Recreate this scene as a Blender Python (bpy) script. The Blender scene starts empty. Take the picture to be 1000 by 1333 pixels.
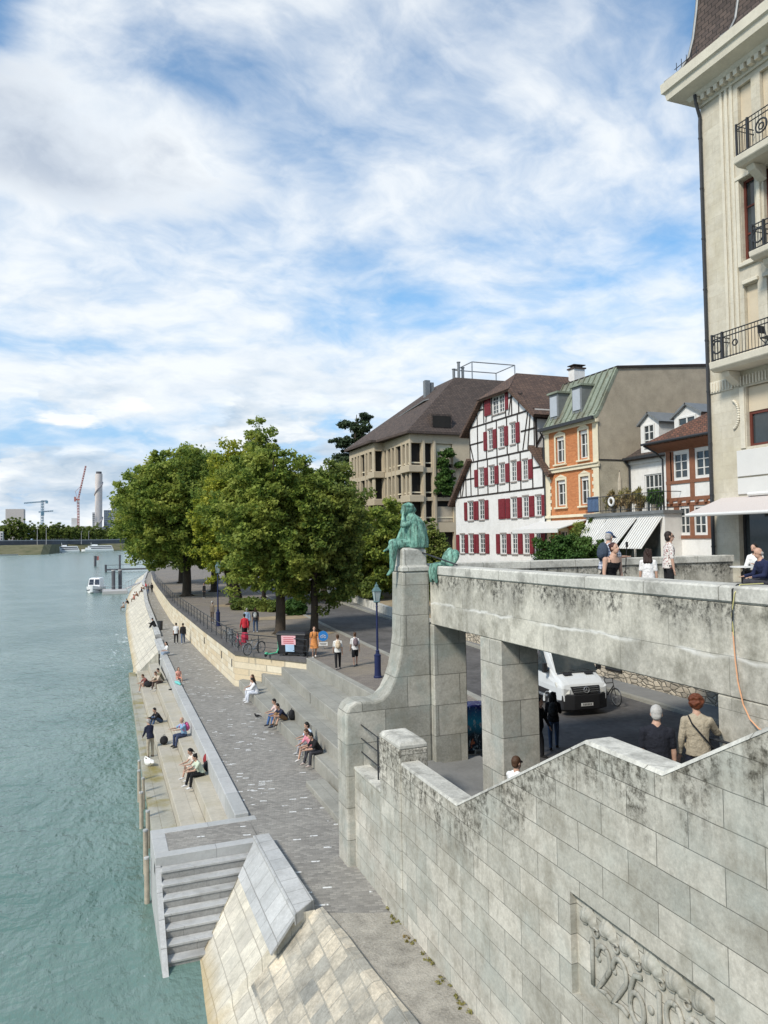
import bpy, bmesh, math, random
import numpy as np
from mathutils import Vector, Matrix

R = math.radians
rnd = random.Random(11)
scn = bpy.context.scene
col = scn.collection
ORI = {}
WATER, QUAY, STREET, DECK = 0.7, 2.5, 4.5, 9.35


def props(o, label=None, cat=None, group=None, kind=None):
    if label: o['label'] = label
    if cat: o['category'] = cat
    if group: o['group'] = group
    if kind: o['kind'] = kind
    return o


def thing(name, label, cat, loc=(0, 0, 0), rz=0.0, group=None, local=False):
    """Empty at the base of a thing.  local=False: its parts are given in world coordinates."""
    o = bpy.data.objects.new(name, None)
    o.empty_display_size = 0.2
    col.objects.link(o)
    o.location = loc
    o.rotation_euler = (0, 0, rz)
    ORI[o.name] = Vector((0, 0, 0)) if local else Vector(loc)
    return props(o, label, cat, group)


def V(*a):
    return Vector(a)


class MB:
    """collects faces and links them as ONE mesh object"""
    def __init__(s):
        s.v, s.f, s.m = [], [], []
        s.mi = 0

    def add(s, vs, fs):
        b = len(s.v)
        s.v += [Vector(p) for p in vs]
        for f in fs:
            s.f.append([b + i for i in f]); s.m.append(s.mi)
        return s

    def poly(s, pts):
        return s.add(pts, [list(range(len(pts)))])

    def box(s, x0, x1, y0, y1, z0, z1):
        v = [(x, y, z) for x in (x0, x1) for y in (y0, y1) for z in (z0, z1)]
        return s.add(v, [(0, 1, 3, 2), (4, 6, 7, 5), (0, 4, 5, 1), (2, 3, 7, 6), (0, 2, 6, 4), (1, 5, 7, 3)])

    def obox(s, c, ax, ay, az):
        c, ax, ay, az = Vector(c), Vector(ax), Vector(ay), Vector(az)
        v = [c + ax * i + ay * j + az * k for i in (-1, 1) for j in (-1, 1) for k in (-1, 1)]
        return s.add(v, [(0, 1, 3, 2), (4, 6, 7, 5), (0, 4, 5, 1), (2, 3, 7, 6), (0, 2, 6, 4), (1, 5, 7, 3)])

    def prism(s, pts, axis, a, b):
        n = len(pts)
        def p3(p, c):
            return (c, p[0], p[1]) if axis == 'x' else (p[0], c, p[1]) if axis == 'y' else (p[0], p[1], c)
        v = [p3(p, a) for p in pts] + [p3(p, b) for p in pts]
        f = [list(range(n)), list(range(2 * n - 1, n - 1, -1))]
        f += [(i, (i + 1) % n, n + (i + 1) % n, n + i) for i in range(n)]
        return s.add(v, f)

    def slab(s, pts, t):
        """planar polygon thickened downwards along its normal"""
        p = [Vector(q) for q in pts]
        nrm = (p[1] - p[0]).cross(p[2] - p[0]).normalized()
        if nrm.z < 0: nrm = -nrm
        n = len(p)
        v = p + [q - nrm * t for q in p]
        f = [list(range(n)), list(range(2 * n - 1, n - 1, -1))]
        f += [(i, (i + 1) % n, n + (i + 1) % n, n + i) for i in range(n)]
        return s.add(v, f)

    def ring(s, c, u, w, ru, rw, n):
        return [Vector(c) + u * (ru * math.cos(2 * math.pi * i / n)) + w * (rw * math.sin(2 * math.pi * i / n)) for i in range(n)]

    def loft(s, rings, cap=True):
        n = len(rings[0]); v = [p for r in rings for p in r]; f = []
        for k in range(len(rings) - 1):
            for i in range(n):
                j = (i + 1) % n
                f.append((k * n + i, k * n + j, (k + 1) * n + j, (k + 1) * n + i))
        if cap:
            f.append(list(range(n - 1, -1, -1))); f.append([(len(rings) - 1) * n + i for i in range(n)])
        return s.add(v, f)

    def tube(s, pts, r, n=8, cap=True):
        p = [Vector(q) for q in pts]
        rs = r if isinstance(r, (list, tuple)) else [r] * len(p)
        rings = []; u = None
        for i, q in enumerate(p):
            t = (p[min(i + 1, len(p) - 1)] - p[max(i - 1, 0)]).normalized()
            if u is None:
                u = t.orthogonal().normalized()
            else:
                u = u - t * u.dot(t)
                u = u.normalized() if u.length > 1e-5 else t.orthogonal().normalized()
            w = t.cross(u)
            rings.append(s.ring(q, u, w, rs[i], rs[i], n))
        return s.loft(rings, cap)

    def cap(s, a, b, ra, rb, n=10, k=3):
        """capsule with two radii"""
        a, b = Vector(a), Vector(b)
        t = (b - a)
        t = t.normalized() if t.length > 1e-6 else Vector((0, 0, 1))
        u = t.orthogonal().normalized(); w = t.cross(u); rings = []
        for i in range(k):
            g = math.pi / 2 * (1 - (i + .35) / k)
            rings.append(s.ring(a - t * ra * math.sin(g), u, w, ra * math.cos(g), ra * math.cos(g), n))
        rings.append(s.ring(a, u, w, ra, ra, n)); rings.append(s.ring(b, u, w, rb, rb, n))
        for i in range(k):
            g = math.pi / 2 * ((i + .65) / k)
            rings.append(s.ring(b + t * rb * math.sin(g), u, w, rb * math.cos(g), rb * math.cos(g), n))
        return s.loft(rings)

    def ell(s, c, rx, ry, rz, n=12, k=7, M=None):
        c = Vector(c); rings = []
        for i in range(k):
            g = -math.pi / 2 + math.pi * (i + .3) / (k - 1 + .6)
            rr = math.cos(g)
            ring = []
            for j in range(n):
                h = 2 * math.pi * j / n
                q = Vector((rx * rr * math.cos(h), ry * rr * math.sin(h), rz * math.sin(g)))
                ring.append(c + (M @ q if M else q))
            rings.append(ring)
        return s.loft(rings)

    def torus(s, c, nrm, rad, r, n=24, m=6):
        c, nrm = Vector(c), Vector(nrm).normalized()
        u = nrm.orthogonal().normalized(); w = nrm.cross(u); v = []; f = []
        for i in range(n):
            g = 2 * math.pi * i / n; d = u * math.cos(g) + w * math.sin(g)
            for j in range(m):
                h = 2 * math.pi * j / m
                v.append(c + d * (rad + r * math.cos(h)) + nrm * (r * math.sin(h)))
        for i in range(n):
            for j in range(m):
                a, b = i * m + j, i * m + (j + 1) % m
                cc, d = ((i + 1) % n) * m + (j + 1) % m, ((i + 1) % n) * m + j
                f.append((a, b, cc, d))
        return s.add(v, f)

    def lathe(s, c, prof, n=12):
        c = Vector(c)
        rings = [s.ring(c + Vector((0, 0, z)), V(1, 0, 0), V(0, 1, 0), max(r, .001), max(r, .001), n) for r, z in prof]
        return s.loft(rings)

    def build(s, name, mat, parent=None, smooth=False, bevel=0, at=None, remesh=0, seg=1, sm_iter=2):
        off = Vector((0, 0, 0))
        if parent is not None: off = ORI[parent.name]
        elif at is not None: off = Vector(at)
        me = bpy.data.meshes.new(name)
        me.from_pydata([tuple(p - off) for p in s.v], [], s.f)
        mats = mat if isinstance(mat, (list, tuple)) else [mat]
        for m in mats: me.materials.append(m)
        if len(mats) > 1:
            me.polygons.foreach_set('material_index', s.m)
        bm = bmesh.new(); bm.from_mesh(me)
        if len(s.f) < 60000: bmesh.ops.recalc_face_normals(bm, faces=bm.faces)
        bm.to_mesh(me); bm.free()
        o = bpy.data.objects.new(name, me)
        col.objects.link(o)
        if remesh:
            md = o.modifiers.new('r', 'REMESH'); md.mode = 'VOXEL'; md.voxel_size = remesh
            if sm_iter:
                m2 = o.modifiers.new('s', 'SMOOTH'); m2.iterations = sm_iter; m2.factor = .5
            dg = bpy.context.evaluated_depsgraph_get(); dg.update()
            nm = bpy.data.meshes.new_from_object(o.evaluated_get(dg))
            o.modifiers.clear(); o.data = nm; bpy.data.meshes.remove(me); me = nm
            me.name = name
            if not me.materials:
                for m in mats: me.materials.append(m)
            smooth = True
        if smooth:
            me.polygons.foreach_set('use_smooth', [True] * len(me.polygons))
        if bevel:
            md = o.modifiers.new('bevel', 'BEVEL'); md.width = bevel; md.segments = seg; md.limit_method = 'ANGLE'; md.angle_limit = R(40)
        if parent is not None:
            o.parent = parent
        elif at is not None:
            o.location = at
        ORI[o.name] = off
        return o


def struct(name, mb, mat, **k):
    return props(mb.build(name, mat, **k), kind='structure')


def solo(name, mb, mat, label, cat, at, group=None, **k):
    return props(mb.build(name, mat, at=at, **k), label, cat, group)


def clip_poly(poly, clip):
    out = poly
    n = len(clip)
    area = sum(clip[i][0] * clip[(i + 1) % n][1] - clip[(i + 1) % n][0] * clip[i][1] for i in range(n))
    cl = clip if area > 0 else clip[::-1]
    for i in range(n):
        ax, ay = cl[i]; bx, by = cl[(i + 1) % n]
        inp, out = out, []
        if not inp: break
        def side(p): return (bx - ax) * (p[1] - ay) - (by - ay) * (p[0] - ax)
        for k in range(len(inp)):
            p, q = inp[k], inp[(k + 1) % len(inp)]
            sp, sq = side(p), side(q)
            if sp >= -1e-7: out.append(p)
            if (sp > 1e-7 and sq < -1e-7) or (sp < -1e-7 and sq > 1e-7):
                t = sp / (sp - sq)
                out.append((p[0] + (q[0] - p[0]) * t, p[1] + (q[1] - p[1]) * t))
    return out


def facade(mb, axis, c, u0, u1, v0, v1, holes=(), depth=.2, clip=None):
    """wall sheet in the plane axis=c with rectangular openings that have real reveals (depth runs inwards)"""
    def p3(u, v, d=0): return (c + d, u, v) if axis == 'x' else (u, c + d, v)
    us = sorted({u0, u1} | {h[0] for h in holes} | {h[1] for h in holes})
    vs = sorted({v0, v1} | {h[2] for h in holes} | {h[3] for h in holes})
    us = [u for u in us if u0 - 1e-6 <= u <= u1 + 1e-6]; vs = [v for v in vs if v0 - 1e-6 <= v <= v1 + 1e-6]
    for i in range(len(us) - 1):
        for j in range(len(vs) - 1):
            cu, cv = (us[i] + us[i + 1]) / 2, (vs[j] + vs[j + 1]) / 2
            if any(h[0] < cu < h[1] and h[2] < cv < h[3] for h in holes): continue
            q = [(us[i], vs[j]), (us[i + 1], vs[j]), (us[i + 1], vs[j + 1]), (us[i], vs[j + 1])]
            if clip: q = clip_poly(q, clip)
            if len(q) > 2: mb.poly([p3(*p) for p in q])
    for h in holes:
        a, b, e, g = h[:4]
        for (ua, va), (ub, vb) in (((a, e), (b, e)), ((b, e), (b, g)), ((b, g), (a, g)), ((a, g), (a, e))):
            mb.poly([p3(ua, va), p3(ub, vb), p3(ub, vb, depth), p3(ua, va, depth)])
    return mb


def window(par, axis, c, r, frame, glass, nx=2, ny=3, fr=.06, dep=.1, bar=.03, name='window', sgn=1):
    """frame with glazing bars (part) and its glass (sub-part), set in the opening r=(u0,u1,v0,v1)"""
    u0, u1, v0, v1 = r
    def bx(m, a, b, e, g, d0, d1):
        lo, hi = min(c + d0 * sgn, c + d1 * sgn), max(c + d0 * sgn, c + d1 * sgn)
        m.box(lo, hi, a, b, e, g) if axis == 'x' else m.box(a, b, lo, hi, e, g)
    m = MB()
    bx(m, u0, u0 + fr, v0, v1, dep - .05, dep + .02); bx(m, u1 - fr, u1, v0, v1, dep - .05, dep + .02)
    bx(m, u0 + fr, u1 - fr, v0, v0 + fr, dep - .048, dep + .02); bx(m, u0 + fr, u1 - fr, v1 - fr, v1, dep - .048, dep + .02)
    for i in range(1, nx):
        u = u0 + (u1 - u0) * i / nx
        w = bar * (1.6 if nx == 2 or (nx == 4 and i == 2) else 1)
        bx(m, u - w / 2, u + w / 2, v0 + fr, v1 - fr, dep - .03, dep + .018)
    for j in range(1, ny):
        v = v0 + (v1 - v0) * j / ny
        bx(m, u0 + fr, u1 - fr, v - bar / 2, v + bar / 2, dep - .026, dep + .016)
    o = m.build(name, frame, par)
    g = MB(); bx(g, u0 + .01, u1 - .01, v0 + .01, v1 - .01, dep + .005, dep + .012)
    g.build('pane', glass, o)
    return o


# ------------------------------------------------------------------ materials
class NT:
    def __init__(s, name):
        s.mat = bpy.data.materials.new(name); s.mat.use_nodes = True
        s.t = s.mat.node_tree; s.t.nodes.clear()
        s.out = s.t.nodes.new('ShaderNodeOutputMaterial')
    def n(s, typ, ins=None, out=0, **at):
        d = s.t.nodes.new('ShaderNode' + typ)
        for k, v in at.items(): setattr(d, k, v)
        for k, v in (ins or {}).items():
            if isinstance(v, bpy.types.NodeSocket): s.t.links.new(v, d.inputs[k])
            else: d.inputs[k].default_value = v
        return d.outputs[out] if out is not None else d
    def math(s, op, a, b=0.0, clamp=False):
        return s.n('Math', {0: a, 1: b}, operation=op, use_clamp=clamp)
    def mix(s, f, a, b, bt='MIX'):
        d = s.n('Mix', out=None, data_type='RGBA', blend_type=bt)
        for k, v in ((0, f), (6, a), (7, b)):
            if isinstance(v, bpy.types.NodeSocket): s.t.links.new(v, d.inputs[k])
            else: d.inputs[k].default_value = v if k == 0 else c4(v)
        return d.outputs[2]
    def ramp(s, f, a, b):
        return s.n('MapRange', {0: f, 1: a, 2: b, 3: 0.0, 4: 1.0}, clamp=True)
    def noise(s, vec, scale, detail=4.0, rough=.55, out=0):
        return s.n('TexNoise', {'Vector': vec, 'Scale': scale, 'Detail': detail, 'Roughness': rough}, out=out)
    def pos(s):
        return s.n('NewGeometry', out=0)
    def vmap(s, vec, sc=(1, 1, 1), loc=(0, 0, 0), rot=(0, 0, 0)):
        return s.n('Mapping', {'Vector': vec, 'Scale': sc, 'Location': loc, 'Rotation': rot})
    def xyz(s, vec):
        d = s.n('SeparateXYZ', {0: vec}, out=None); return d.outputs[0], d.outputs[1], d.outputs[2]
    def comb(s, x, y, z=0.0):
        return s.n('CombineXYZ', {0: x, 1: y, 2: z})
    def done(s, colr, rough=.8, bump=None, bstr=.3, bdist=.02, spec=.3, metal=0.0, extra=None):
        ins = {'Base Color': colr if isinstance(colr, bpy.types.NodeSocket) else c4(colr), 'Roughness': rough, 'Specular IOR Level': spec, 'Metallic': metal}
        if extra: ins.update(extra)
        if bump is not None:
            ins['Normal'] = s.n('Bump', {'Height': bump, 'Strength': bstr, 'Distance': bdist})
        s.t.links.new(s.n('BsdfPrincipled', ins), s.out.inputs[0])
        return s.mat


def c4(c): return tuple(c) + (1.0,) if len(c) == 3 else tuple(c)
def sc(c, k): return tuple(min(1, x * k) for x in c[:3])


def plain(name, c, rough=.75, var=.18, scale=4.0, bstr=.15, bdist=.01, spec=.3, metal=0.0, local=False):
    t = NT(name)
    p = t.n('TexCoord', out=3) if local else t.pos()
    a = t.noise(p, scale, 6.0, .6)
    b = t.noise(p, scale * 9, 3.0, .6)
    f = t.math('ADD', t.math('MULTIPLY', a, .65), t.math('MULTIPLY', b, .35))
    f = t.ramp(f, .3, .7)
    return t.done(t.mix(f, sc(c, 1 - var), sc(c, 1 + var)), rough, b, bstr, bdist, spec, metal)


def uv2(t, axes):
    x, y, z = t.xyz(t.pos())
    if axes == 'h': return t.comb(t.math('ADD', x, y), z)      # any upright wall: along, up
    if axes == 'f': return t.comb(x, y)                        # floors
    if axes == 'yx': return t.comb(y, x)
    if axes == 'r': return t.comb(t.math('SUBTRACT', y, x), t.math('MULTIPLY', z, 1.4))


def blocks(name, c1, c2, mortar, bw, bh, axes='h', mort=.012, var=.2, rough=.85, bstr=.5, squash=1.0, off=.5,
           stain=None, stain_top=None, lime=None, grime=None, patch=None, offs=(0, 0, 0), grain=.3, moss=None):
    """coursed stone / brick / tiles with weathering"""
    t = NT(name)
    p = t.pos(); uv = t.vmap(uv2(t, axes), loc=offs)
    wob = t.noise(p, 2.2, 2.0, out=1)
    uvw = t.n('VectorMath', {0: uv, 1: t.n('VectorMath', {0: wob, 'Scale': .012}, operation='SCALE')}, operation='ADD')
    br = t.n('TexBrick', {'Vector': uvw, 'Color1': c4(c1), 'Color2': c4(c2), 'Mortar': c4(mortar), 'Scale': 1.0, 'Mortar Size': mort,
                          'Mortar Smooth': .3, 'Bias': 0.0, 'Brick Width': bw, 'Row Height': bh}, out=None, offset=off, squash=squash)
    n1 = t.noise(p, .9, 6.0, .65); n2 = t.noise(p, 17.0, 6.0, .75); n3 = t.noise(p, 6.0, 5.0, .7)
    g = t.math('ADD', t.math('ADD', t.math('MULTIPLY', n1, .4), t.math('MULTIPLY', n2, grain)), t.math('MULTIPLY', n3, .6 - grain + .1))
    k = t.n('MapRange', {0: g, 1: .25, 2: .8, 3: 1 - var * 1.6, 4: 1 + var * 1.6})
    c = t.mix(1.0, br.outputs[0], t.comb(k, k, k), 'MULTIPLY')
    x, y, z = t.xyz(p)
    if patch:
        c = t.mix(t.math('MULTIPLY', t.ramp(t.noise(p, patch[1], 5.0, .6), .5, .66), patch[2]), c, patch[0])
    if grime:      # blotches of dirt and lichen
        gm = t.math('ADD', t.math('MULTIPLY', t.noise(p, 1.7, 8.0, .72), .7), t.math('MULTIPLY', t.noise(t.vmap(p, (1.2, 1.2, .35)), 2.2, 6.0, .7), .3))
        c = t.mix(t.math('MULTIPLY', t.ramp(gm, .47, .66), grime[1]), c, grime[0])
    if stain:      # dark run-off streaks that hang from the top edge
        colr, top, length, amt = stain
        sv = t.comb(t.math('MULTIPLY', t.math('ADD', x, y), 2.6), t.math('MULTIPLY', z, .35), t.math('MULTIPLY', x, .4))
        sn = t.noise(sv, 1.0, 7.0, .7)
        zr = t.math('SUBTRACT', z, top)
        for a, b, dz in (stain_top or ()):
            zr = t.math('SUBTRACT', zr, t.math('MULTIPLY', t.ramp(y, a, b), dz))
        fall = t.ramp(zr, -length, 0.0)
        m = t.ramp(t.math('ADD', sn, t.math('MULTIPLY', fall, .22)), .53, .70)
        m = t.math('MULTIPLY', m, t.ramp(zr, -length * 1.5, -length * .45))
        m2 = t.math('MULTIPLY', t.ramp(t.noise(p, 9.0, 6.0, .75), .42, .62), m)
        c = t.mix(t.math('MULTIPLY', m2, amt), c, colr)
    if lime:
        colr, z0, amt = lime
        w = t.math('ADD', z, t.math('MULTIPLY', t.noise(p, 1.6, 4.0), .25))
        band = t.math('SUBTRACT', 1.0, t.math('MULTIPLY', t.math('ABSOLUTE', t.math('SUBTRACT', w, z0 + .125)), 22.0), True)
        c = t.mix(t.math('MULTIPLY', t.math('MULTIPLY', band, t.ramp(t.noise(p, 1.1, 3.0), .42, .6)), amt), c, colr)
    if moss:
        colr, z0, z1, amt = moss
        mz = t.math('SUBTRACT', 1.0, t.ramp(t.math('ADD', z, t.math('MULTIPLY', n1, .6)), z0, z1))
        c = t.mix(t.math('MULTIPLY', mz, amt), c, colr)
    h = t.math('ADD', t.math('MULTIPLY', t.math('SUBTRACT', 1.0, br.outputs[1]), .6), t.math('MULTIPLY', n2, .4))
    return t.done(c, rough, h, bstr, .02, .25)
# ------------------------------------------------------------------ materials used
M = {}
STONE1, STONE2 = (.40, .39, .355), (.31, .305, .28)
M['ashlar'] = blocks('ashlar', (.53, .50, .435), (.365, .355, .31), (.15, .145, .125), 1.05, .415, mort=.007, var=.36, grain=.5, patch=((.38, .43, .40), .7, .32), grime=((.225, .205, .16), .75),
                     stain=((.055, .05, .038), 6.0, 1.15, .95), stain_top=((12.6, 8.6, 2.15), (7.1, 5.6, .9)), offs=(.2, .02, 0))
M['pier'] = blocks('pier_stone', (.465, .445, .39), (.30, .295, .26), (.17, .165, .145), 1.3, .82, mort=.011, var=.38, grain=.5, grime=((.19, .18, .14), .6), patch=((.28, .33, .31), 1.3, .5), offs=(.3, .1, 0))
M['beam'] = blocks('beam_concrete', (.51, .485, .415), (.43, .41, .355), (.27, .26, .22), 2.4, .78, mort=.007, var=.4, grain=.45, grime=((.17, .16, .125), .9),
                   stain=((.035, .034, .03), 9.98, .62, 1.0), lime=((.75, .74, .7), 9.22, .85), patch=((.22, .215, .19), .7, .5), offs=(.1, .12, 0))
M['coping'] = blocks('coping_stone', (.55, .535, .48), (.43, .42, .38), (.22, .21, .18), 1.6, 4.0, mort=.01, var=.4, grain=.5, patch=((.17, .165, .145), 2.0, .6))
M['revet'] = blocks('revetment_stone', (.62, .575, .475), (.48, .445, .375), (.34, .31, .255), .46, .33, 'yx', mort=.010, var=.3, grain=.5, patch=((.42, .40, .35), .7, .6), grime=((.30, .285, .24), .6), moss=((.36, .24, .06), .9, 1.4, .7))
M['revet_old'] = blocks('old_revetment_stone', (.55, .48, .37), (.23, .23, .21), (.33, .31, .26), .42, .31, 'yx', mort=.012, var=.5, grain=.5, patch=((.36, .35, .31), 2.3, .6), grime=((.17, .16, .135), .75), bstr=.9)
M['cap'] = blocks('pale_cap_stone', (.46, .46, .45), (.38, .385, .38), (.24, .24, .23), .62, .45, 'yx', mort=.010, var=.26, grain=.45, grime=((.27, .265, .25), .5))
M['curb'] = blocks('curb_granite', (.44, .44, .43), (.37, .375, .365), (.24, .24, .24), 1.8, 3.0, 'yx', mort=.008, var=.16)
M['cream'] = blocks('cream_limestone', (.66, .60, .47), (.56, .46, .31), (.36, .32, .25), .85, .36, mort=.014, var=.16)
M['steps'] = blocks('step_concrete', (.31, .30, .262), (.265, .26, .23), (.16, .155, .14), 2.2, .5, 'yx', mort=.006, var=.24, patch=((.2, .195, .17), .8, .5))
M['terrace'] = blocks('terrace_concrete', (.44, .405, .335), (.39, .36, .30), (.28, .26, .22), 3.0, 1.0, 'yx', mort=.006, var=.2, patch=((.33, .29, .19), .6, .6))
M['ledge'] = blocks('wet_ledge', (.36, .345, .29), (.31, .30, .25), (.24, .22, .17), 3.0, 2.0, 'yx', var=.3, rough=.5, patch=((.23, .185, .045), .55, .9))
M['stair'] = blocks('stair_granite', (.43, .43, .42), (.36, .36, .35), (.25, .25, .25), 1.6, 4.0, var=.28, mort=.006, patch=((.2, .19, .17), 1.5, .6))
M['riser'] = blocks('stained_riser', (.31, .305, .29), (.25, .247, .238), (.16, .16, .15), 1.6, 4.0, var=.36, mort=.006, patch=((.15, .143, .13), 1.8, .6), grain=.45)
M['path'] = plain('rough_concrete_path', (.335, .31, .265), .9, .5, 2.2, .9, .03)
M['asphalt'] = plain('asphalt', (.105, .10, .098), .85, .5, .55, .4, .008)
M['plaza'] = blocks('plaza_setts', (.225, .195, .165), (.18, .158, .138), (.13, .115, .1), .3, .15, 'f', mort=.012, var=.26, patch=((.30, .25, .17), .35, .35))
M['earth'] = plain('bare_earth', (.30, .235, .15), .95, .3, 1.2, .5, .03)
M['deck'] = plain('deck_asphalt', (.20, .20, .195), .85, .2, 1.2, .3)
M['iron'] = plain('dark_iron', (.03, .032, .036), .5, .3, 8, .1, spec=.4, local=True)
M['steel'] = plain('galvanised_steel', (.34, .35, .36), .45, .2, 8, .1, metal=.6, local=True)
M['blue_iron'] = plain('lamp_blue_paint', (.015, .022, .075), .45, .2, 6, .1, local=True)
M['white'] = plain('white_paint', (.64, .635, .615), .6, .06, 3)
M['plaster'] = blocks('white_plaster', (.70, .69, .67), (.70, .69, .67), (.70, .69, .67), 2.0, 2.0, var=.1, grime=((.52, .505, .475), .5))
M['timber'] = plain('dark_timber', (.035, .028, .025), .75, .35, 5, .3)
M['btimber'] = plain('brown_timber', (.215, .095, .055), .7, .25, 5, .3)
M['shutter'] = plain('red_shutter', (.17, .022, .030), .6, .2, 4, .2)
M['stonegrey'] = plain('grey_window_stone', (.27, .24, .22), .8, .2, 4)
M['glass'] = plain('window_glass', (.035, .045, .05), .06, .3, .8, 0, spec=.6)
M['dark'] = plain('opening_shade', (.018, .016, .014), .8, .4, 1)  # near-black colour standing in for the shade inside openings
M['roof'] = blocks('brown_roof_tiles', (.135, .085, .062), (.085, .056, .045), (.03, .024, .02), .28, .22, 'r', mort=.016, var=.25, bstr=.8)
M['roof2'] = blocks('dark_roof_tiles', (.105, .078, .066), (.07, .054, .048), (.035, .03, .026), .34, .26, 'r', mort=.02, var=.25, bstr=.8)
M['roof3'] = blocks('red_roof_tiles', (.19, .085, .055), (.10, .055, .04), (.04, .028, .022), .24, .2, 'r', mort=.02, var=.35, bstr=.9)
M['copper'] = blocks('copper_roof', (.235, .27, .215), (.19, .205, .16), (.13, .15, .11), .55, 9.0, var=.3, patch=((.13, .105, .07), .7, .75), rough=.6)
M['brick'] = blocks('orange_brick', (.54, .205, .085), (.42, .145, .06), (.45, .23, .10), .25, .075, mort=.010, var=.18)
M['cstone'] = plain('cream_stone', (.66, .59, .44), .8, .12, 2.5, .2)
M['gable'] = plain('grey_roughcast', (.41, .355, .275), .95, .22, 1.6, .5, .02)
M['gable2'] = plain('pale_roughcast', (.42, .375, .29), .95, .3, 1.4, .5, .02)
M['bstone'] = blocks('beige_ashlar', (.56, .52, .43), (.50, .46, .375), (.46, .40, .30), 1.0, .48, mort=.005, var=.2, grime=((.40, .35, .26), .5), patch=((.5, .44, .3), .6, .4))
M['btrim'] = plain('beige_trim', (.61, .565, .465), .8, .14, 1.6, .2)
M['conc'] = plain('tan_concrete', (.46, .39, .285), .85, .12, .8, .2)
M['zinc'] = plain('zinc_sheet', (.20, .21, .215), .5, .2, 3, .1, metal=.3)
M['redwood'] = plain('red_window_wood', (.12, .035, .025), .5, .2, 5)
M['pileW'] = plain('weathered_pile_wood', (.40, .345, .27), .85, .3, 6, .5)
M['pileT'] = plain('silver_pile_wood', (.33, .30, .26), .9, .35, 3, .4)
M['patina'] = None


def copper_green():
    t = NT('verdigris_bronze')
    p = t.n('TexCoord', out=3)
    a = t.noise(p, 4.0, 7.0, .7); b = t.noise(t.vmap(p, (13, 13, 2.2)), 1.0, 6.0, .75); d = t.noise(p, 22.0, 5.0, .7)
    c = t.mix(t.ramp(a, .38, .62), (.075, .21, .165), (.25, .47, .375))
    c = t.mix(t.math('MULTIPLY', t.ramp(b, .45, .60), .88), c, (.028, .055, .042))
    c = t.mix(t.math('MULTIPLY', t.ramp(d, .56, .68), .5), c, (.42, .60, .50))
    return t.done(c, .6, t.math('ADD', b, d), .7, .03, .35)


M['patina'] = copper_green()


def cobbles():
    t = NT('quay_cobbles')
    p = t.pos()
    uv = t.vmap(p, rot=(0, 0, R(14)))
    br = t.n('TexBrick', {'Vector': uv, 'Color1': (0, 0, 0, 1), 'Color2': (1, 1, 1, 1), 'Mortar': (.3, .3, .3, 1), 'Scale': 1.0, 'Mortar Size': .012,
                          'Mortar Smooth': .2, 'Bias': 0.0, 'Brick Width': .17, 'Row Height': .095}, out=None)
    n1 = t.noise(p, .7, 5.0, .6); n2 = t.noise(p, 30, 3.0, .6)
    tone = t.math('ADD', t.math('MULTIPLY', br.outputs[0], .42), t.math('ADD', t.math('MULTIPLY', n1, .5), t.math('MULTIPLY', n2, .3)))
    c = t.mix(t.ramp(tone, .25, .95), (.155, .147, .134), (.375, .353, .315))
    # single pale setts, a few of them side by side
    big = t.n('TexBrick', {'Vector': uv, 'Color1': (0, 0, 0, 1), 'Color2': (1, 1, 1, 1), 'Mortar': (0, 0, 0, 1), 'Scale': 1.0, 'Mortar Size': .01,
                           'Mortar Smooth': .2, 'Bias': 0.0, 'Brick Width': .24, 'Row Height': .095}, out=None)
    thr = t.n('MapRange', {0: t.noise(p, .9, 2.0), 1: .35, 2: .65, 3: .997, 4: .955})
    w = t.math('GREATER_THAN', big.outputs[0], thr)
    w = t.math('MULTIPLY', w, t.ramp(t.noise(p, 14, 2.0), .35, .5))
    c = t.mix(w, c, (.72, .72, .70))
    h = t.math('ADD', t.math('SUBTRACT', 1.0, br.outputs[1]), t.math('MULTIPLY', n2, .4))
    return t.done(c, .8, h, .6, .015, .3)


M['cobble'] = cobbles()


def water_mat():
    t = NT('river_water')
    p = t.pos()
    q = t.vmap(p, (1.0, .55, 1.0), rot=(0, 0, R(12)))
    a = t.noise(q, .55, 4.0, .6); b = t.noise(t.vmap(p, (1.2, .5, 1)), 2.3, 4.0, .6); d = t.noise(p, .09, 3.0, .5)
    sw = t.noise(t.n('VectorMath', {0: p, 1: t.n('VectorMath', {0: t.noise(p, .35, 3.0, out=1), 'Scale': 2.4}, operation='SCALE')}, operation='ADD'), 1.1, 3.0)
    h = t.math('ADD', t.math('ADD', t.math('MULTIPLY', a, .5), t.math('MULTIPLY', b, .22)), t.math('MULTIPLY', sw, .35))
    base = t.mix(t.ramp(d, .35, .65), (.080, .158, .134), (.150, .228, .198))
    # a little foam where the current breaks along the bank
    x, y, z = t.xyz(p)
    near = t.math('MULTIPLY', t.ramp(x, -2.6, 2.0), t.math('MULTIPLY', t.ramp(y, 56, 66), t.ramp(y, 118, 84)))
    fo = t.math('ADD', t.noise(t.vmap(p, (1.0, .35, 1)), 1.3, 6.0, .7), t.math('MULTIPLY', near, .14))
    base = t.mix(t.ramp(fo, .68, .76), base, (.55, .62, .62))
    return t.done(base, .16, h, 1.0, .34, .7, 0.0, {'IOR': 1.333})


M['water'] = water_mat()


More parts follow.
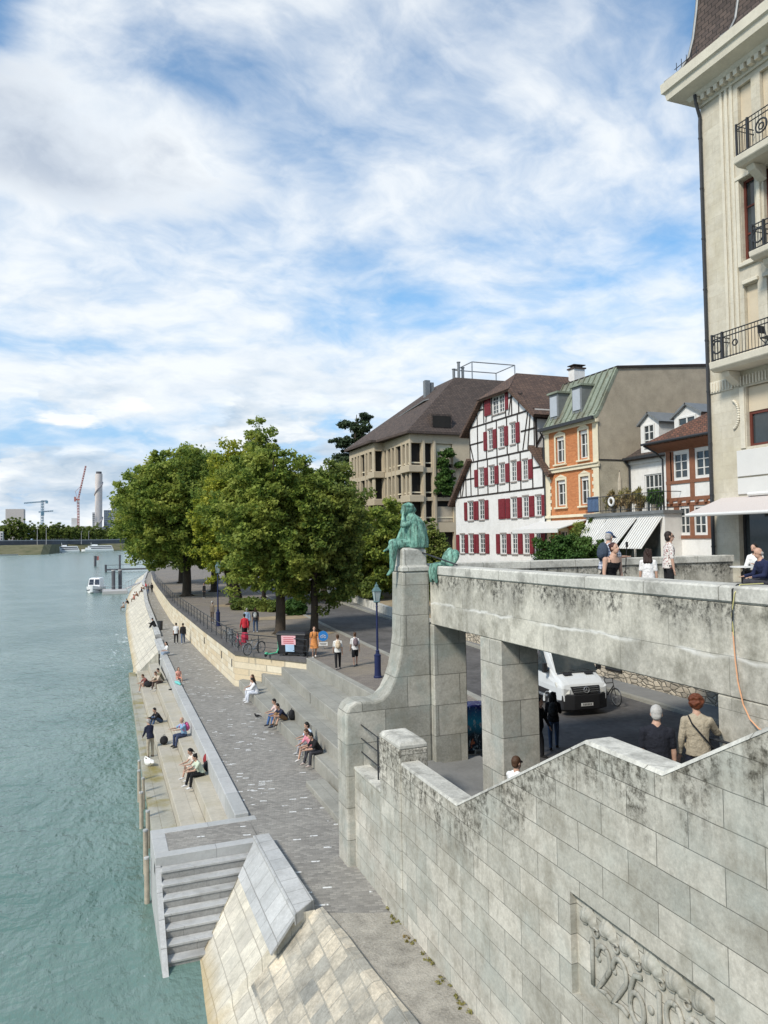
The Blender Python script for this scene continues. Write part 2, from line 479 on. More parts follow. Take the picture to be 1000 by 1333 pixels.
def rubble():
    t = NT('rubble_stone'); x, y, z = t.xyz(t.pos())
    uv = t.comb(t.math('ADD', x, y), t.math('MULTIPLY', z, 1.9))
    e = t.n('TexVoronoi', {'Vector': uv, 'Scale': 2.6, 'Randomness': .8}, feature='DISTANCE_TO_EDGE')
    c = t.n('TexVoronoi', {'Vector': uv, 'Scale': 2.6, 'Randomness': .8}, out=1)
    r, g, b = t.xyz(c)
    n = t.noise(t.pos(), 9.0, 6.0, .7)
    k = t.mix(t.math('ADD', t.math('MULTIPLY', r, .6), t.math('MULTIPLY', n, .4)), (.20, .18, .15), (.62, .54, .42))
    k = t.mix(t.ramp(e, .07, .0), k, (.12, .11, .09))
    return t.done(k, .95, t.math('ADD', t.ramp(e, .0, .12), t.math('MULTIPLY', n, .4)), .9, .04)


M['rubble'] = rubble()


def grass_mat():
    t = NT('bank_grass')
    p = t.pos()
    c = t.mix(t.ramp(t.noise(p, .12, 6.0, .6), .35, .65), (.085, .088, .04), (.155, .14, .078))
    return t.done(c, .95)


M['grass'] = grass_mat()


def leafmat(name, c1, c2, c3, tr=.48):
    t = NT(name)
    rn = t.n('NewGeometry', out=8)
    big = t.noise(t.pos(), .55, 3.0, .6)
    c = t.mix(t.ramp(rn, .15, .85), c1, c2)
    c = t.mix(t.math('MULTIPLY', t.ramp(big, .46, .64), .75), c, c3)
    d = t.n('BsdfPrincipled', {'Base Color': c, 'Roughness': .6, 'Specular IOR Level': .22})
    e = t.n('BsdfTranslucent', {'Color': c})
    t.t.links.new(t.n('MixShader', {0: tr, 1: d, 2: e}), t.out.inputs[0])
    return t.mat


M['leafA'] = leafmat('plane_tree_leaves', (.085, .145, .028), (.29, .36, .068), (.43, .46, .10))
M['leafB'] = leafmat('dark_tree_leaves', (.065, .115, .028), (.225, .28, .066), (.34, .375, .095))
M['leafC'] = leafmat('yellow_green_leaves', (.11, .165, .022), (.38, .41, .048), (.52, .50, .075))
M['leafD'] = leafmat('conifer_needles', (.025, .045, .02), (.045, .07, .03), (.06, .085, .035), .15)
M['leafE'] = leafmat('hedge_leaves', (.035, .085, .018), (.07, .14, .03), (.10, .17, .04), .25)
M['leafF'] = leafmat('reed_leaves', (.20, .20, .06), (.30, .26, .10), (.34, .22, .12), .25)
M['bark'] = plain('bark', (.060, .048, .036), .95, .4, 3, .8, .03, local=True)

# ------------------------------------------------------------------ camera, sky, sun
CAMP = Vector((0, 0, 11.0))
cam = bpy.data.cameras.new('camera'); co = bpy.data.objects.new('camera', cam); col.objects.link(co)
scn.camera = co
cam.sensor_fit = 'VERTICAL'; cam.sensor_height = 36.0; cam.sensor_width = 27.0
cam.lens = 36.0 * 963.0 / 1333.0
cam.clip_start = .1; cam.clip_end = 9000
yaw, pit, rol = R(21.0), math.atan(35.0 / 963.0), .016
fw = V(math.sin(yaw) * math.cos(pit), math.cos(yaw) * math.cos(pit), math.sin(pit))
rt = V(math.cos(yaw), -math.sin(yaw), 0); up = rt.cross(fw)
r2 = rt * math.cos(rol) - up * math.sin(rol); u2 = up * math.cos(rol) + rt * math.sin(rol)
mt = Matrix((r2, u2, -fw)).transposed().to_4x4(); mt.translation = CAMP
co.matrix_world = mt

SUN = V(-.80, -.42, .86).normalized()
sd = bpy.data.lights.new('sun', 'SUN'); so = bpy.data.objects.new('sun', sd); col.objects.link(so)
sd.energy = 2.7; sd.angle = R(10); sd.color = (1.0, .93, .81)
so.rotation_euler = SUN.to_track_quat('Z', 'Y').to_euler()
so.location = (-40, -30, 60)

wd = bpy.data.worlds.new('World'); scn.world = wd; wd.use_nodes = True


SEEDX, SEEDY = 10.3, 8.7


def sky():
    t = NT('tmp'); t.t = wd.node_tree; t.t.nodes.clear()
    t.out = t.t.nodes.new('ShaderNodeOutputWorld')
    s = t.n('TexSky', sky_type='NISHITA', sun_disc=False, sun_elevation=math.asin(SUN.z), sun_rotation=math.atan2(SUN.x, SUN.y),
            air_density=1.0, dust_density=.5, ozone_density=1.6, altitude=300.0)
    d = t.n('TexCoord', out=0)
    x, y, z = t.xyz(d)
    zc = t.math('ADD', t.math('MAXIMUM', z, 0.0), .24)
    lay = t.comb(t.math('DIVIDE', x, zc), t.math('DIVIDE', y, zc), 0.0)
    wob = t.n('VectorMath', {0: t.n('VectorMath', {0: t.noise(lay, 1.3, 4.0, out=1), 1: (.5, .5, .5)}, operation='SUBTRACT'), 'Scale': .5}, operation='SCALE')
    l2 = t.n('VectorMath', {0: t.vmap(lay, (1.0, 1.15, 1), loc=(SEEDX, SEEDY, 0), rot=(0, 0, R(-30))), 1: wob}, operation='ADD')
    hi = t.noise(l2, 1.75, 10.0, .55)                               # broken high layer
    puff = t.noise(t.vmap(l2, loc=(3.1, 1.7, 0)), 6.5, 6.0, .58)
    broad = t.noise(t.vmap(lay, loc=(SEEDX * .5, SEEDY, 0)), .9, 2.0, .5)
    az = t.math('DIVIDE', x, t.math('MAXIMUM', y, .15))             # tan of the bearing east of the river axis
    side = t.n('MapRange', {0: az, 1: .25, 2: 1.0, 3: .065, 4: -.05}, clamp=True)
    low = t.n('MapRange', {0: z, 1: .05, 2: .45, 3: .03, 4: .0}, clamp=True)
    dens = t.math('ADD', t.math('ADD', t.math('MULTIPLY', hi, .62), t.math('MULTIPLY', puff, .24)), t.math('ADD', t.math('MULTIPLY', broad, .22), t.math('ADD', side, low)))
    dens = t.math('SUBTRACT', dens, t.math('MULTIPLY', t.ramp(z, .22, .08), .13))
    dens = t.math('SUBTRACT', dens, t.math('MULTIPLY', t.math('MULTIPLY', t.ramp(az, -.06, -.14), t.ramp(z, .46, .53)), .25))
    # a heavier grey cloud high on the left
    gx = t.math('SUBTRACT', az, .0); gz = t.math('SUBTRACT', z, .46)
    rr = t.math('ADD', t.math('MULTIPLY', t.math('MULTIPLY', gx, gx), 22.0), t.math('MULTIPLY', t.math('MULTIPLY', gz, gz), 260.0))
    rr = t.math('ADD', rr, t.math('MULTIPLY', t.math('SUBTRACT', broad, .5), 2.5))
    bank = t.n('MapRange', {0: rr, 1: 1.6, 2: .1, 3: 0.0, 4: 1.0}, clamp=True, interpolation_type='SMOOTHSTEP')
    dens = t.math('ADD', dens, t.math('MULTIPLY', bank, .16))
    cov = t.n('MapRange', {0: dens, 1: .41, 2: .67, 3: 0.0, 4: 1.0}, clamp=True, interpolation_type='SMOOTHSTEP')
    # heaps of cumulus low down
    an = t.math('ARCTAN2', x, y)
    cv = t.comb(t.math('MULTIPLY', an, 5.0), t.math('MULTIPLY', z, 15.0), 0.0)
    cvw = t.n('VectorMath', {0: cv, 1: t.n('VectorMath', {0: t.noise(cv, 2.5, 3.0, out=1), 'Scale': .35}, operation='SCALE')}, operation='ADD')
    c1 = t.noise(cvw, 1.0, 8.0, .55); c2 = t.noise(t.vmap(cvw, loc=(.12, -.35, 0)), 1.0, 8.0, .55)
    cum = t.ramp(t.math('ADD', c1, t.math('MULTIPLY', t.ramp(z, .24, .06), .07)), .50, .57)
    cum = t.math('MULTIPLY', cum, t.math('MULTIPLY', t.ramp(z, .24, .15), t.ramp(az, .75, .3)))
    shade = t.ramp(t.math('SUBTRACT', c1, c2), -.10, .13)
    ccol = t.mix(shade, (3.2, 4.2, 5.3), (7.5, 7.7, 7.8))
    hcol = t.mix(t.ramp(puff, .30, .62), (5.9, 6.4, 6.95), (7.2, 7.45, 7.6))
    hcol = t.mix(t.math('MULTIPLY', bank, t.ramp(t.math('ADD', t.math('MULTIPLY', hi, .6), t.math('MULTIPLY', puff, .4)), .42, .60)), hcol, (3.9, 4.4, 5.15))
    blue = t.mix(1.0, s, (1.0, 1.42, 1.52), 'MULTIPLY')
    blue = t.mix(t.math('MULTIPLY', t.ramp(z, .38, .08), .95), blue, (2.5, 4.1, 6.2))
    c = t.mix(t.math('MULTIPLY', cov, .93), blue, hcol)
    c = t.mix(t.math('MULTIPLY', cum, .95), c, ccol)
    b = t.n('Background', {'Color': c, 'Strength': .094})
    t.t.links.new(b, t.out.inputs[0])
    bpy.data.materials.remove(t.mat)

sky()
scn.view_settings.view_transform = 'Standard'; scn.view_settings.look = 'None'
scn.view_settings.exposure = 0.55; scn.view_settings.gamma = 1.0
scn.render.engine = 'CYCLES'
scn.render.resolution_x = 768; scn.render.resolution_y = 1024
# ------------------------------------------------------------------ ground, water, quay
CURB = [(20.9, 4.25), (45, 4.45), (60, 4.7), (66, 4.95), (89, 5.7), (110, 6.3), (132, 7.3), (169, 8.9), (220, 12.5), (330, 26)]
WALL = [(44, 7.35), (57, 7.15), (82, 7.05), (113, 7.9), (139, 8.8), (169, 10.4), (220, 14.5), (330, 28)]
FOOT = [(59, 3.6), (65, 2.0), (89, 2.2), (114, 2.7), (145, 3.9), (169, 5.4), (220, 9.0), (330, 22)]


def ip(t, y):
    for (a, p), (b, q) in zip(t, t[1:]):
        if y <= b or (b, q) == t[-1]: return p + (q - p) * (y - a) / (b - a)


def strip(mb, fa, fb, ys, za, zb):
    for a, b in zip(ys, ys[1:]):
        mb.poly([(fa(a), a, za), (fb(a), a, zb), (fb(b), b, zb), (fa(b), b, za)])


m = MB(); m.box(-2500, 4000, -300, 6000, -1.4, -1.0); struct('ground', m, M['earth'])
m = MB(); m.poly([(-1500, -120, WATER), (9, -120, WATER), (9, 55, WATER), (60, 330, WATER), (90, 1600, WATER), (-1500, 1600, WATER)])
struct('river_water', m, M['water'])

# lower quay pavement
ys = [20.9, 25, 30, 38, 45, 52, 60, 66, 75, 89, 100, 110, 121, 132, 150, 169, 195, 220, 270, 330]
m = MB(); strip(m, lambda y: ip(CURB, y) - .05, lambda y: (ip(WALL, y) + .2) if y > 44 else 7.6, ys, QUAY, QUAY)
m.poly([(4.8, 15.4, QUAY), (6.3, 15.4, QUAY), (6.3, 18.6, QUAY), (7.6, 20.9, QUAY), (4.2, 20.9, QUAY), (4.3, 16.9, QUAY), (4.72, 16.5, QUAY)])
m.poly([(1.4, 21.15, QUAY), (4.22, 21.15, QUAY), (4.22, 23.2, QUAY), (1.4, 23.2, QUAY)])
struct('quay_pavement', m, M['cobble'])
m = MB(); m.poly([(5.3, 2, QUAY + .03), (6.3, 2, QUAY + .03), (6.3, 15.9, QUAY + .03), (5.5, 16.2, QUAY + .03), (4.7, 16.55, QUAY + .03), (4.75, 15.2, QUAY + .03), (4.85, 13.8, QUAY + .03), (5.0, 12.2, QUAY + .03)])
struct('concrete_path', m, M['path'])

# upper street level
m = MB()
edge = [(7.2 + (ip(WALL, y) - 7.05) + .15, y) for y in (57, 82, 113, 139, 169, 220, 330)]
m.poly([(8.6, -6, STREET), (8.6, 18.6, STREET), (8.6, 20.0, STREET), (10.5, 20.0, STREET), (10.45, 39.2, STREET), (7.6, 44.0, STREET)] + [(a, b, STREET) for a, b in edge] +
       [(140, 700, STREET), (400, 700, STREET), (400, -6, STREET)])
struct('plaza_pavement', m, M['plaza'])
m = MB()
KL = [(-5, 9.2), (19, 9.2), (22, 13.6), (27, 14.4), (39, 15.2), (53, 16.0), (75, 17.5), (110, 20), (200, 30)]
KR = [(-5, 19.6), (19, 19.6), (22, 19.6), (27, 19.7), (39, 20.6), (53, 21.5), (75, 23.0), (110, 26), (200, 38)]
yk = [a for a, b in KL]
strip(m, lambda y: ip(KL, y), lambda y: ip(KR, y), yk, STREET + .004, STREET + .004)
struct('street_asphalt', m, M['asphalt'])
m = MB()
for a, b in zip(yk[2:], yk[3:]):
    m.slab([(ip(KL, a) - .3, a, STREET + .05), (ip(KL, a), a, STREET + .05), (ip(KL, b), b, STREET + .05), (ip(KL, b) - .3, b, STREET + .05)], .2)
struct('plaza_kerb', m, M['steps'])
m = MB()
for a, b in zip(yk, yk[1:]):
    m.slab([(ip(KR, a), a, STREET + .13), (ip(KR, a) + .22, a, STREET + .13), (ip(KR, b) + .22, b, STREET + .13), (ip(KR, b), b, STREET + .13)], .3)
struct('street_kerb', m, M['steps'])
m = MB()
for a, b in zip(yk, yk[1:]):
    m.slab([(ip(KR, a) + .22, a, STREET + .125), (ip(KR, a) + 2.4, a, STREET + .125), (ip(KR, b) + 2.4, b, STREET + .125), (ip(KR, b) + .22, b, STREET + .125)], .3)
struct('street_sidewalk', m, M['deck'])
# earth beds round the trees
for i, (cx, cy, rx, ry) in enumerate([(13.2, 50.2, 2.0, 1.5), (14.5, 61.5, 2.8, 1.6), (13.0, 76.0, 2.6, 1.6), (10.5, 93, 2.2, 1.6)]):
    m = MB(); m.poly([(cx + rx * math.cos(a * .2618) * (1 + .08 * math.sin(a * 5.0)), cy + ry * math.sin(a * .2618), STREET + .012) for a in range(24)])
    struct('tree_bed', m, M['earth'])
m = MB(); m.lathe((21.5 - 3.2, 31.5, STREET + .005), [(.34, 0), (.34, .012), (.3, .014), (.0, .014)], 20)
struct('manhole_cover', m, M['iron'])

# terraced seats down to the river
m = MB(); m.box(2.5, 3.32, 23.3, 58.2, .2, 1.5); m.box(3.322, 4.05, 23.3, 58.2, .2, 2.0)
solo('riverside_seat_steps', m, M['terrace'], 'long beige concrete seating ledges stepping down to the river', 'seating steps', (3, 40, 1), bevel=.02)
m = MB(); m.prism([(1.62, 23.3), (2.498, 23.3), (2.498, 60.5), (2.02, 60.5), (1.72, 36)], 'z', .1, 1.05)
solo('wet_landing_ledge', m, M['ledge'], 'low algae stained ledge at the edge of the water', 'ledge', (2, 40, 1), bevel=.015)
m = MB()
for a, b in zip([23.2, 45, 57.5], [45, 57.5, 62.5]):
    m.slab([(ip(CURB, a) - .43, a, 2.62), (ip(CURB, a), a, 2.62), (ip(CURB, b), b, 2.62), (ip(CURB, b) - .43, b, 2.62)], 1.2)
solo('quay_curb_wall', m, M['curb'], 'pale granite curb wall between the cobbled quay and the seating ledges', 'curb', (4.3, 40, 2.5), bevel=.02)

# near river stair with its apron
root = thing('river_stair', 'grey stone stair of eight steps going down into the green water', 'stairs', (1.4, 21, 0.7))
m = MB()
for k in range(9):
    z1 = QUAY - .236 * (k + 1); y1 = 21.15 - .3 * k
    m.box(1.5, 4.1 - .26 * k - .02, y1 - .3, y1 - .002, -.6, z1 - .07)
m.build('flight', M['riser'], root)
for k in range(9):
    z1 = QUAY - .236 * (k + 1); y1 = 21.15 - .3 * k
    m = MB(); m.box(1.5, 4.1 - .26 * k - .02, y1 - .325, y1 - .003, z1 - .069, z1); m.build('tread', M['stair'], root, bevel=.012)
m = MB(); m.prism([(21.5, -.6), (21.5, 2.3), (21.1, 2.3), (18.4, .55), (18.4, -.6)], 'x', 1.36, 1.5); m.build('side_wall', M['cap'], root)
m = MB(); m.slab([(1.36, 23.2, QUAY + .014), (4.45, 23.2, QUAY + .014), (4.45, 22.85, QUAY + .014), (1.36, 22.85, QUAY + .014)], 2.4)
m.slab([(1.36, 22.848, QUAY + .012), (1.75, 22.848, QUAY + .012), (1.75, 21.5, QUAY + .012), (1.36, 21.5, QUAY + .012)], 2.4)
m.slab([(1.36, 21.498, QUAY + .010), (4.15, 21.498, QUAY + .010), (4.15, 21.152, QUAY + .010), (1.36, 21.152, QUAY + .010)], .5)
m.box(1.4, 4.2, 21.16, 23.1, 0, QUAY - .02)
m.build('landing_curb', M['curb'], root, bevel=.012)

# near revetment: sloping bank of blocks with a pale cap
root = thing('near_revetment', 'near sloping river bank of cream stone blocks topped by a pale grey cap', 'embankment', (3, 15, 0))
m = MB(); mo = MB()
top = [(4.05, 20.95), (4.05, 16.5), (4.5, 16.5), (4.62, 15.2), (4.72, 13.8), (4.9, 12.2), (5.2, 2)]
bot = [(1.75, 18.55), (1.55, 16.5), (1.55, 16.3), (1.52, 15.2), (1.5, 13.8), (1.5, 12), (1.5, 2)]
N = 10
def lp(a, b, t): return (a[0] + (b[0] - a[0]) * t, a[1] + (b[1] - a[1]) * t)
def zz(t): return 2.66 - 2.5 * t - .18 * t * (1 - t)
for i, ((ta, tb), (ba, bb)) in enumerate(zip(zip(top, top[1:]), zip(bot, bot[1:]))):
    for k in range(N):
        t0, t1 = k / N, (k + 1) / N
        p, q, r, s_ = lp(ta, ba, t0), lp(tb, bb, t0), lp(tb, bb, t1), lp(ta, ba, t1)
        (mo if i > 1 and k < 5 + (i > 3) else m).poly([(p[0], p[1], zz(t0)), (q[0], q[1], zz(t0)), (r[0], r[1], zz(t1)), (s_[0], s_[1], zz(t1))])
mo.build('old_blocks', M['revet_old'], root)
m.poly([(4.05, 20.95, 2.66), (1.75, 18.55, .16), (1.75, 18.55, -.6), (4.05, 20.95, -.6)])
m.poly([(1.75, 18.55, .16), (1.55, 16.6, .16), (1.55, 16.6, -.8), (1.75, 18.55, -.8)])
m.build('slope', M['revet'], root)
m = MB()
m.slab([(3.98, 21.05, 2.74), (4.42, 20.95, 2.78), (4.55, 16.75, 2.78), (3.98, 16.3, 2.74)], .26)
m.build('cap_stones', M['cap'], root, bevel=.015)
m = MB()
m.slab([(4.0, 20.9, 2.665), (4.0, 16.35, 2.665), (3.42, 16.2, 2.045), (3.42, 20.25, 2.03)], .05)
m.build('upper_course', M['cap'], root)
m = MB()
m.prism([(4.5, 16.5), (4.62, 15.2), (4.72, 13.8), (4.9, 12.2), (5.2, 2), (5.45, 2), (5.12, 12.2), (4.95, 13.8), (4.88, 15.2), (4.72, 16.6)], 'z', 2.3, 2.665)
m.build('crest_blocks', M['revet_old'], root, bevel=.03)

# far revetment
root = thing('far_revetment', 'long sloping stone bank curving away along the river below the quay', 'embankment', (4, 80, 0))
m = MB()
ys = [65.0, 70, 76, 83, 89, 97, 105, 114, 122, 132, 145, 157, 169, 195, 220, 330]
for a, b in zip(ys, ys[1:]):
    for k in range(6):
        f = lambda y, t: (ip(FOOT, y) + (ip(CURB, y) - .5 - ip(FOOT, y)) * t, y, .2 + 2.35 * t)
        m.poly([f(a, k / 6), f(a, (k + 1) / 6), f(b, (k + 1) / 6), f(b, k / 6)])
m.poly([(2.0, 65, .2), (4.45, 65, 2.55), (4.2, 60.3, 2.55), (2.0, 60.3, .35)])
m.prism([(2.0, .35), (4.2, 2.55), (4.2, -.2), (2.0, -.2)], 'y', 60.3, 60.6)
m.build('slope', M['revet'], root)
m = MB()
for a, b in zip(ys, ys[1:]):
    if a == 65: continue
    m.slab([(ip(CURB, a) - .5, a, 2.72), (ip(CURB, a), a, 2.78), (ip(CURB, b), b, 2.78), (ip(CURB, b) - .5, b, 2.72)], .4)
m.slab([(4.15, 60.3, 2.62), (4.75, 60.3, 2.72), (4.95, 67.5, 2.72), (4.35, 67.5, 2.62)], .3)
m.build('cap_stones', M['cap'], root, bevel=.02)

# piles in the water beside the stair and the ledge
for i, (x, y, zt, r) in enumerate([(1.5, 33.0, 1.9, .06), (1.42, 31.4, 1.95, .07), (1.53, 30.5, 1.9, .06), (1.36, 28.5, 2.0, .075), (1.48, 26.6, 1.95, .07), (1.3, 24.6, 2.05, .08), (1.22, 22.6, 2.0, .075)]):
    m = MB(); m.tube([(x, y, -1), (x + .01, y, .6), (x, y + .01, zt - .05)], [r * 1.05, r, r * .97], 10)
    m.mi = 1; m.lathe((x, y, zt - .05), [(r * 1.02, 0), (r * 1.04, .05), (r * .8, .06)], 10)
    solo('mooring_pile', m, [M['pileW'], M['cap']], ['slim wooden pile, the one nearest the standing man', 'slim wooden pile standing second from the standing man', 'slim wooden pile standing third from the standing man', 'thicker wooden pile in the middle of its row by the ledge', 'wooden pile third from the river stair', 'wooden pile beside the stair landing corner, second from the stair', 'tall wooden pile standing against the side of the river stair'][i],
         'pile', (x, y, 0), 'wooden piles along the ledge', smooth=False)

# right-hand seating steps
E1 = [(7.45, 43.2), (7.42, 30), (7.4, 20.0)]; E2 = [(8.5, 41.9), (8.02, 31.4), (7.85, 20.0)]
E3 = [(9.35, 40.6), (8.98, 33), (8.6, 20.0)]; E4 = [(10.4, 39.2), (10.38, 34.5), (10.5, 20.0)]
m = MB()
for E, z, nx in ((E1, 3.0, E2), (E2, 3.5, E3), (E3, 4.0, E4)):
    m.prism([E[0], E[1], E[2], (nx[2][0] + .05, 20.0), (nx[1][0] + .05, nx[1][1]), (nx[0][0] + .05, nx[0][1] + .3), (E[0][0] + .3, E[0][1] + .3)], 'z', 1.9, z)
solo('seating_steps', m, M['steps'], 'broad grey seating steps rising from the cobbled quay to the tree lined plaza', 'steps', (8.5, 30, 2.5), bevel=.02)
m = MB(); m.prism([E4[0], E4[1], E4[2], (10.85, 20.0), (10.75, 34.5), (10.8, 39.4)], 'z', 3.9, 4.62)
solo('plaza_edge_curb', m, M['steps'], 'pale grey stone curb along the top of the seating steps', 'curb', (10.5, 30, 4.5), bevel=.02)
m = MB(); m.box(6.62, 7.3, 20.05, 25.2, 2.4, 2.68)
solo('low_step', m, M['steps'], 'single low step at the foot of the stone pier', 'step', (7, 22, 2.5), bevel=.015)

# cream retaining wall with dark coping
root = thing('retaining_wall', 'cream limestone retaining wall with dark coping along the quay', 'wall', (7.3, 60, 2.5))
m = MB(); yw = [44.0, 50, 57, 65, 74, 82, 92, 102, 113, 126, 139, 155, 169, 195, 220]
for a, b in zip(yw, yw[1:]):
    A, B = ip(WALL, a), ip(WALL, b)
    m.add([(A, a, 2.3), (B, b, 2.3), (B, b, 4.36), (A, a, 4.36), (A + .45, a, 2.3), (B + .45, b, 2.3), (B + .45, b, 4.36), (A + .45, a, 4.36)],
          [(0, 1, 2, 3), (3, 2, 6, 7), (4, 5, 6, 7)])
m.add([(7.35, 44, 2.3), (10.45, 39.2, 2.3), (10.45, 39.2, 4.36), (7.35, 44, 4.36), (10.75, 39.5, 2.3), (10.75, 39.5, 4.36), (7.8, 44.2, 4.36)], [(0, 1, 2, 3), (1, 4, 5, 2), (3, 2, 5, 6)])
m.build('wall', M['cream'], root)
m = MB()
for a, b in zip(yw, yw[1:]):
    A, B = ip(WALL, a) - .04, ip(WALL, b) - .04
    m.slab([(A, a, 4.56), (A + .6, a, 4.56), (B + .6, b, 4.56), (B, b, 4.56)], .2)
m.slab([(7.28, 43.93, 4.562), (7.9, 44.3, 4.562), (10.78, 39.55, 4.562), (10.38, 39.15, 4.562)], .2)
m.build('coping', M['asphalt'], root)
for j, (x, y) in enumerate([(7.34, 44.9), (7.28, 48.5), (7.15, 56)]):
    m = MB(); m.box(x - .03, x + .02, y - .07, y + .07, 3.5, 3.95); m.build('drain_slot', M['iron'], root)

# iron railing on top of it
root = thing('plaza_railing', 'thin iron railing on top of the cream retaining wall', 'railing', (7.6, 60, 4.56))
pts = [(10.55, 39.55), (9.5, 41.15), (8.5, 42.7), (7.62, 44.15)] + [(ip(WALL, y) + .22, y) for y in [46, 48, 50, 52, 54, 56, 58, 60, 62, 64, 66, 68, 70, 72.5, 75, 78, 81, 84, 88, 92, 96, 100, 105, 110, 116, 122, 130, 139]]
for (x, y) in pts:
    m = MB(); m.tube([(x, y, 4.5), (x, y, 5.55)], .025, 6); m.build('post', M['iron'], root)
m = MB()
for z, r in ((5.55, .028), (5.2, .014), (4.9, .014)):
    m.tube([(x, y, z) for x, y in pts], r, 6)
m.build('rails', M['iron'], root)
# ------------------------------------------------------------------ stair wall with the year relief
root = thing('stair_wall', 'big grey ashlar wall of the bridge stair with zigzag top and a year relief', 'wall', (6.4, 12, 2.5))
prof = [(16.55, 6.1), (16.0, 6.0), (12.6, 6.0), (8.6, 8.15), (7.1, 8.15), (4.6, 9.6), (2.0, 9.6)]      # (y, top z)
RY0, RY1, RZ0, RZ1 = 6.40, 9.05, 4.55, 5.97
X0, X1 = 6.2, 6.62
def wtop(y):
    for (a, p), (b, q) in zip(prof, prof[1:]):
        if b <= y <= a: return p + (q - p) * (a - y) / (a - b)
m = MB()
cuts = sorted({y for y, z in prof} | {RY0, RY1}, reverse=True)
for a, b in zip(cuts, cuts[1:]):
    zs = [(2.3, None)] if not (RY0 <= b and a <= RY1) else [(2.3, RZ0), (RZ1, None)]
    for z0, z1 in zs:
        m.poly([(X0, a, z0), (X0, b, z0), (X0, b, z1 if z1 else wtop(b)), (X0, a, z1 if z1 else wtop(a))])
    m.poly([(X1, a, 2.3), (X1, b, 2.3), (X1, b, wtop(b)), (X1, a, wtop(a))])
m.poly([(X0, 16.55, 2.3), (X1, 16.55, 2.3), (X1, 16.55, 6.1), (X0, 16.55, 6.1)])
for y in (RY0, RY1): m.poly([(X0, y, RZ0), (X0 + .11, y, RZ0), (X0 + .11, y, RZ1), (X0, y, RZ1)])
for z in (RZ0, RZ1): m.poly([(X0, RY0, z), (X0 + .11, RY0, z), (X0 + .11, RY1, z), (X0, RY1, z)])
m.poly([(X0 + .11, RY0, RZ0), (X0 + .11, RY1, RZ0), (X0 + .11, RY1, RZ1), (X0 + .11, RY0, RZ1)])
m.build('wall', M['ashlar'], root)
m = MB()
for a, b in zip(prof, prof[1:]):
    m.add([(X0 - .01, a[0], a[1]), (X1 + .03, a[0], a[1]), (X1 + .03, b[0], b[1]), (X0 - .01, b[0], b[1]),
           (X0 + .02, a[0], a[1] + .05), (X1, a[0], a[1] + .05), (X1, b[0], b[1] + .05), (X0 + .02, b[0], b[1] + .05)],
          [(4, 5, 6, 7), (0, 3, 7, 4), (1, 5, 6, 2), (0, 1, 5, 4), (3, 2, 6, 7)])
m.build('coping', M['coping'], root)
m = MB(); m.box(6.16, 6.85, 15.35, 16.6, 2.3, 6.32)
rgs = []
for ins, z in ((0, 6.322), (0, 6.40), (.05, 6.47), (.16, 6.5)):
    rgs.append([V(6.16 + ins, 15.35 + ins, z), V(6.85 - ins, 15.35 + ins, z), V(6.85 - ins, 16.6 - ins, z), V(6.16 + ins, 16.6 - ins, z)])
m.mi = 1; m.loft(rgs)
m.build('newel_block', [M['ashlar'], M['coping']], root, bevel=.02)

# relief: a row of shells over carved numerals
rel = M['pier']
m = MB(); pan = X0 + .105
for k in range(6):      # scallop shells, their ribs fanning from a rolled foot
    yc = 8.76 - k * .42; na, nr = 29, 7; vs = []; fs = []
    for i in range(na):
        g = R(-84 + 168 * i / (na - 1))
        for j in range(nr):
            q = j / (nr - 1.0); rad = .04 + .25 * q
            out = .075 * math.sin(math.pi * min(1, q * .9 + .1)) * (.55 + .45 * math.cos(g)) + .011 * math.cos(g * 12) * q
            vs.append((pan - out, yc - .21 * rad / .29 * math.sin(g), 5.60 + rad * .98 * math.cos(g)))
    for i in range(na - 1):
        for j in range(nr - 1): fs.append((i * nr + j, i * nr + j + 1, (i + 1) * nr + j + 1, (i + 1) * nr + j))
    m.add(vs, fs)
    m.torus((pan - .02, yc - .17, 5.60), (1, 0, 0), .052, .018, 16, 6)
m.box(pan - .05, pan + .02, RY0, RY1, 5.905, 5.96)
m.build('shell_frieze', rel, root, smooth=True)


def stroke(mb, pts, r):
    mb.tube([(pan - .025, y, z) for y, z in pts], r, 8)


def arc(cy, cz, ry, rz, a0, a1, n=14):
    return [(cy - ry * math.sin(R(a0 + (a1 - a0) * i / n)), cz + rz * math.cos(R(a0 + (a1 - a0) * i / n))) for i in range(n + 1)]


